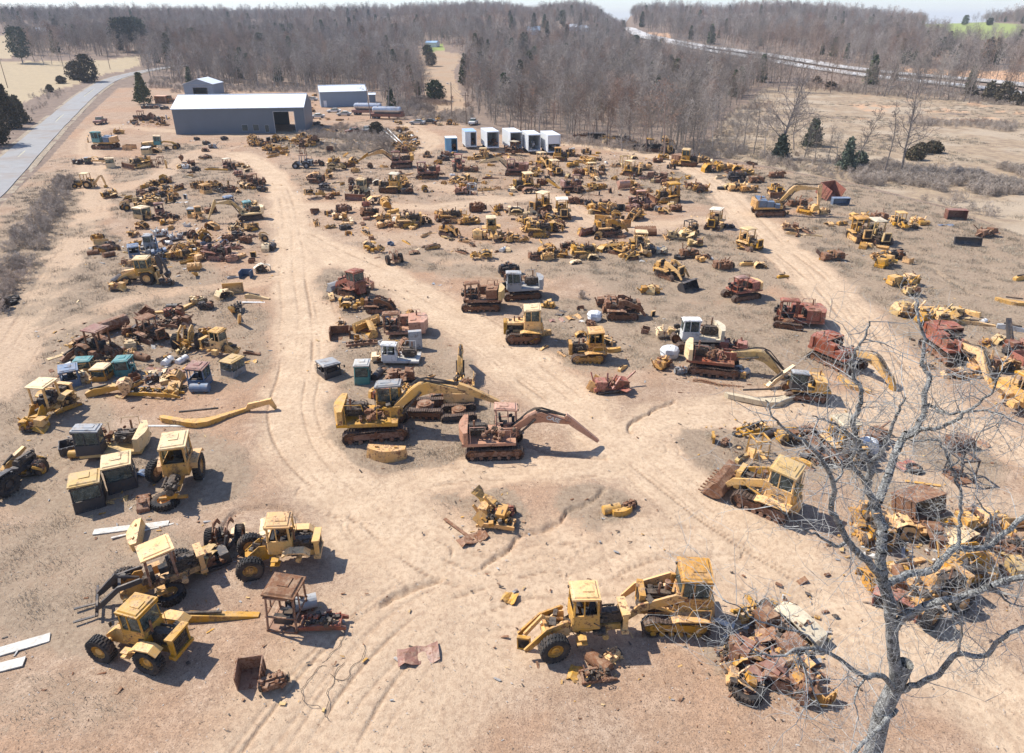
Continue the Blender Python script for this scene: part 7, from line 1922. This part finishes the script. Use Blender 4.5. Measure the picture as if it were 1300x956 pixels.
for (d, r_, a), lst in buck.items():
    lst.sort(key=lambda t: t[0])
    for i, (dd, o) in enumerate(lst):
        pre = ('' if len(lst) == 1 else 'closest ' if i == 0 else ORD[min(i, 11)]+' ')
        s = '%s%s %s the %s' % (pre, d, r_, a)
        if len(s.split()) > 16: s = '%s%s %s the %s' % (pre, ' '.join(d.split()[:4]), r_, a)
        o['label'] = ' '.join(s.split()[:16])
print('things', len(ITEMS))
# ---------------------------------------------------------------- small litter: one mass of scraps and stones
def litter():
    vs = []; fs = []; mi = []; g = random.Random(4)
    pts = [(it[5].x, it[5].y) for it in ITEMS]
    def bit(x, y, s, k):
        z = float(H(x, y)); b = len(vs); a = g.uniform(0, 6.28); ca, sa = math.cos(a), math.sin(a); e = (s*g.uniform(.4, 2.6), s*g.uniform(.3, 1), s*g.uniform(.15, .6)); ti = g.uniform(-.4, .4)
        for dz in (-1, 1):
            for dx, dy in ((-1, -1), (1, -1), (1, 1), (-1, 1)):
                u, v = dx*e[0]*g.uniform(.6, 1), dy*e[1]*g.uniform(.6, 1); vs.append((x+u*ca-v*sa, y+u*sa+v*ca, z+.03+dz*e[2]*.5+u*ti))
        for f in ((3, 2, 1, 0), (4, 5, 6, 7), (0, 1, 5, 4), (1, 2, 6, 5), (2, 3, 7, 6), (3, 0, 4, 7)): fs.append(tuple(i+b for i in f)); mi.append(k)
    for (x, y) in pts:
        for _ in range(8): bit(x+g.gauss(0, 1.7), y+g.gauss(0, 2.0), g.uniform(.02, .10), g.choice([0, 0, 0, 1, 2, 2, 6, 5, 7, 4]))
    for _ in range(26000):
        d = g.uniform(18, 120)**1; x = g.uniform(-.85, .85)*(d+12); bit(x, d, g.uniform(.01, .028), g.choice([0, 6, 6, 7, 7, 7]))
    for cx, cy, rx, ry, n in [(360, 182, 45, 5, 260), (516, 176, 12, 18, 260), (190, 155, 25, 5, 200), (795, 205, 60, 25, 260), (1180, 690, 100, 45, 160), (985, 820, 60, 45, 200), (230, 315, 80, 25, 260), (150, 455, 80, 35, 200), (430, 178, 60, 14, 160), (650, 220, 120, 30, 260), (480, 230, 80, 35, 200)]:
        for _ in range(n):
            p = ground(g.gauss(cx, rx*.6), g.gauss(cy, ry*.6)); bit(p.x, p.y, g.uniform(.05, .24), g.choice([0, 0, 1, 2, 3, 4, 5]))
    me = bpy.data.meshes.new('scrap_litter'); me.from_pydata(vs, [], fs)
    for m in ('rust', 'yellow', 'steel', 'white', 'grey', 'pale', 'concrete', 'wood'): me.materials.append(MAT[m])
    me.polygons.foreach_set('material_index', mi); me.update(); tag(link(bpy.data.objects.new('scrap_litter', me)), 'small rusty scraps and stones littering the dirt', kind='stuff')
litter()
# ---------------------------------------------------------------- camera and light
cam = bpy.data.cameras.new('camera'); co = link(bpy.data.objects.new('camera', cam)); cam.sensor_width = 36; cam.lens = 36*FPX/1300; cam.shift_y = -45/1300
co.location = (0, 0, CAMZ); co.rotation_euler = (R(90)-PITCH, 0, 0); cam.clip_end = 20000; cam.clip_start = .1; scene.camera = co
EL = R(49); az = Vector((-.915, .40, 0)).normalized(); S = Vector((az.x*math.cos(EL), az.y*math.cos(EL), math.sin(EL)))
sun = bpy.data.lights.new('sun', 'SUN'); sun.energy = SUN_E; sun.angle = R(.53); sun.color = (1, .95, .87); so = link(bpy.data.objects.new('sun', sun)); so.rotation_euler = (-S).to_track_quat('-Z', 'Y').to_euler()
w = bpy.data.worlds.new('World'); scene.world = w; w.use_nodes = True; nt = w.node_tree; bg = nt.nodes['Background']; sk = nt.nodes.new('ShaderNodeTexSky'); sk.sky_type = 'NISHITA'; sk.sun_disc = False
sk.sun_elevation = EL; sk.sun_rotation = math.atan2(S.x, S.y); sk.air_density = 1.0; sk.dust_density = .2; sk.ozone_density = 1.5; tn = nt.nodes.new('ShaderNodeMix'); tn.data_type = 'RGBA'; tn.blend_type = 'MULTIPLY'; tn.inputs[0].default_value = 1; tn.inputs[7].default_value = (.95, .98, 1.14, 1); nt.links.new(sk.outputs[0], tn.inputs[6]); nt.links.new(tn.outputs[2], bg.inputs[0]); bg.inputs[1].default_value = SKY_S
if HAZE:
    hz = MB().box((0, 4500, 60), (26000, 9600, 170)); hm = bpy.data.materials.new('haze'); hm.use_nodes = True; n_ = hm.node_tree; n_.nodes.clear(); ot = n_.nodes.new('ShaderNodeOutputMaterial'); pv = n_.nodes.new('ShaderNodeVolumePrincipled')
    pv.inputs['Color'].default_value = (.84, .90, 1, 1); pv.inputs['Density'].default_value = HAZE; n_.links.new(pv.outputs[0], ot.inputs['Volume']); MAT['haze'] = hm; tag(mesh_obj('haze', hz, 'haze'), 'pale blue haze over the woods', kind='stuff')
vs_ = scene.view_settings; scene.display_settings.display_device = 'sRGB'; vs_.view_transform = 'Standard'; vs_.look = 'None'; vs_.exposure = EXPO; vs_.gamma = 1
scene.render.engine = 'CYCLES'; cy_ = scene.cycles; cy_.max_bounces = 5; cy_.diffuse_bounces = 2; cy_.glossy_bounces = 2; cy_.transmission_bounces = 2; cy_.transparent_max_bounces = 8; cy_.volume_bounces = 0; cy_.use_denoising = True
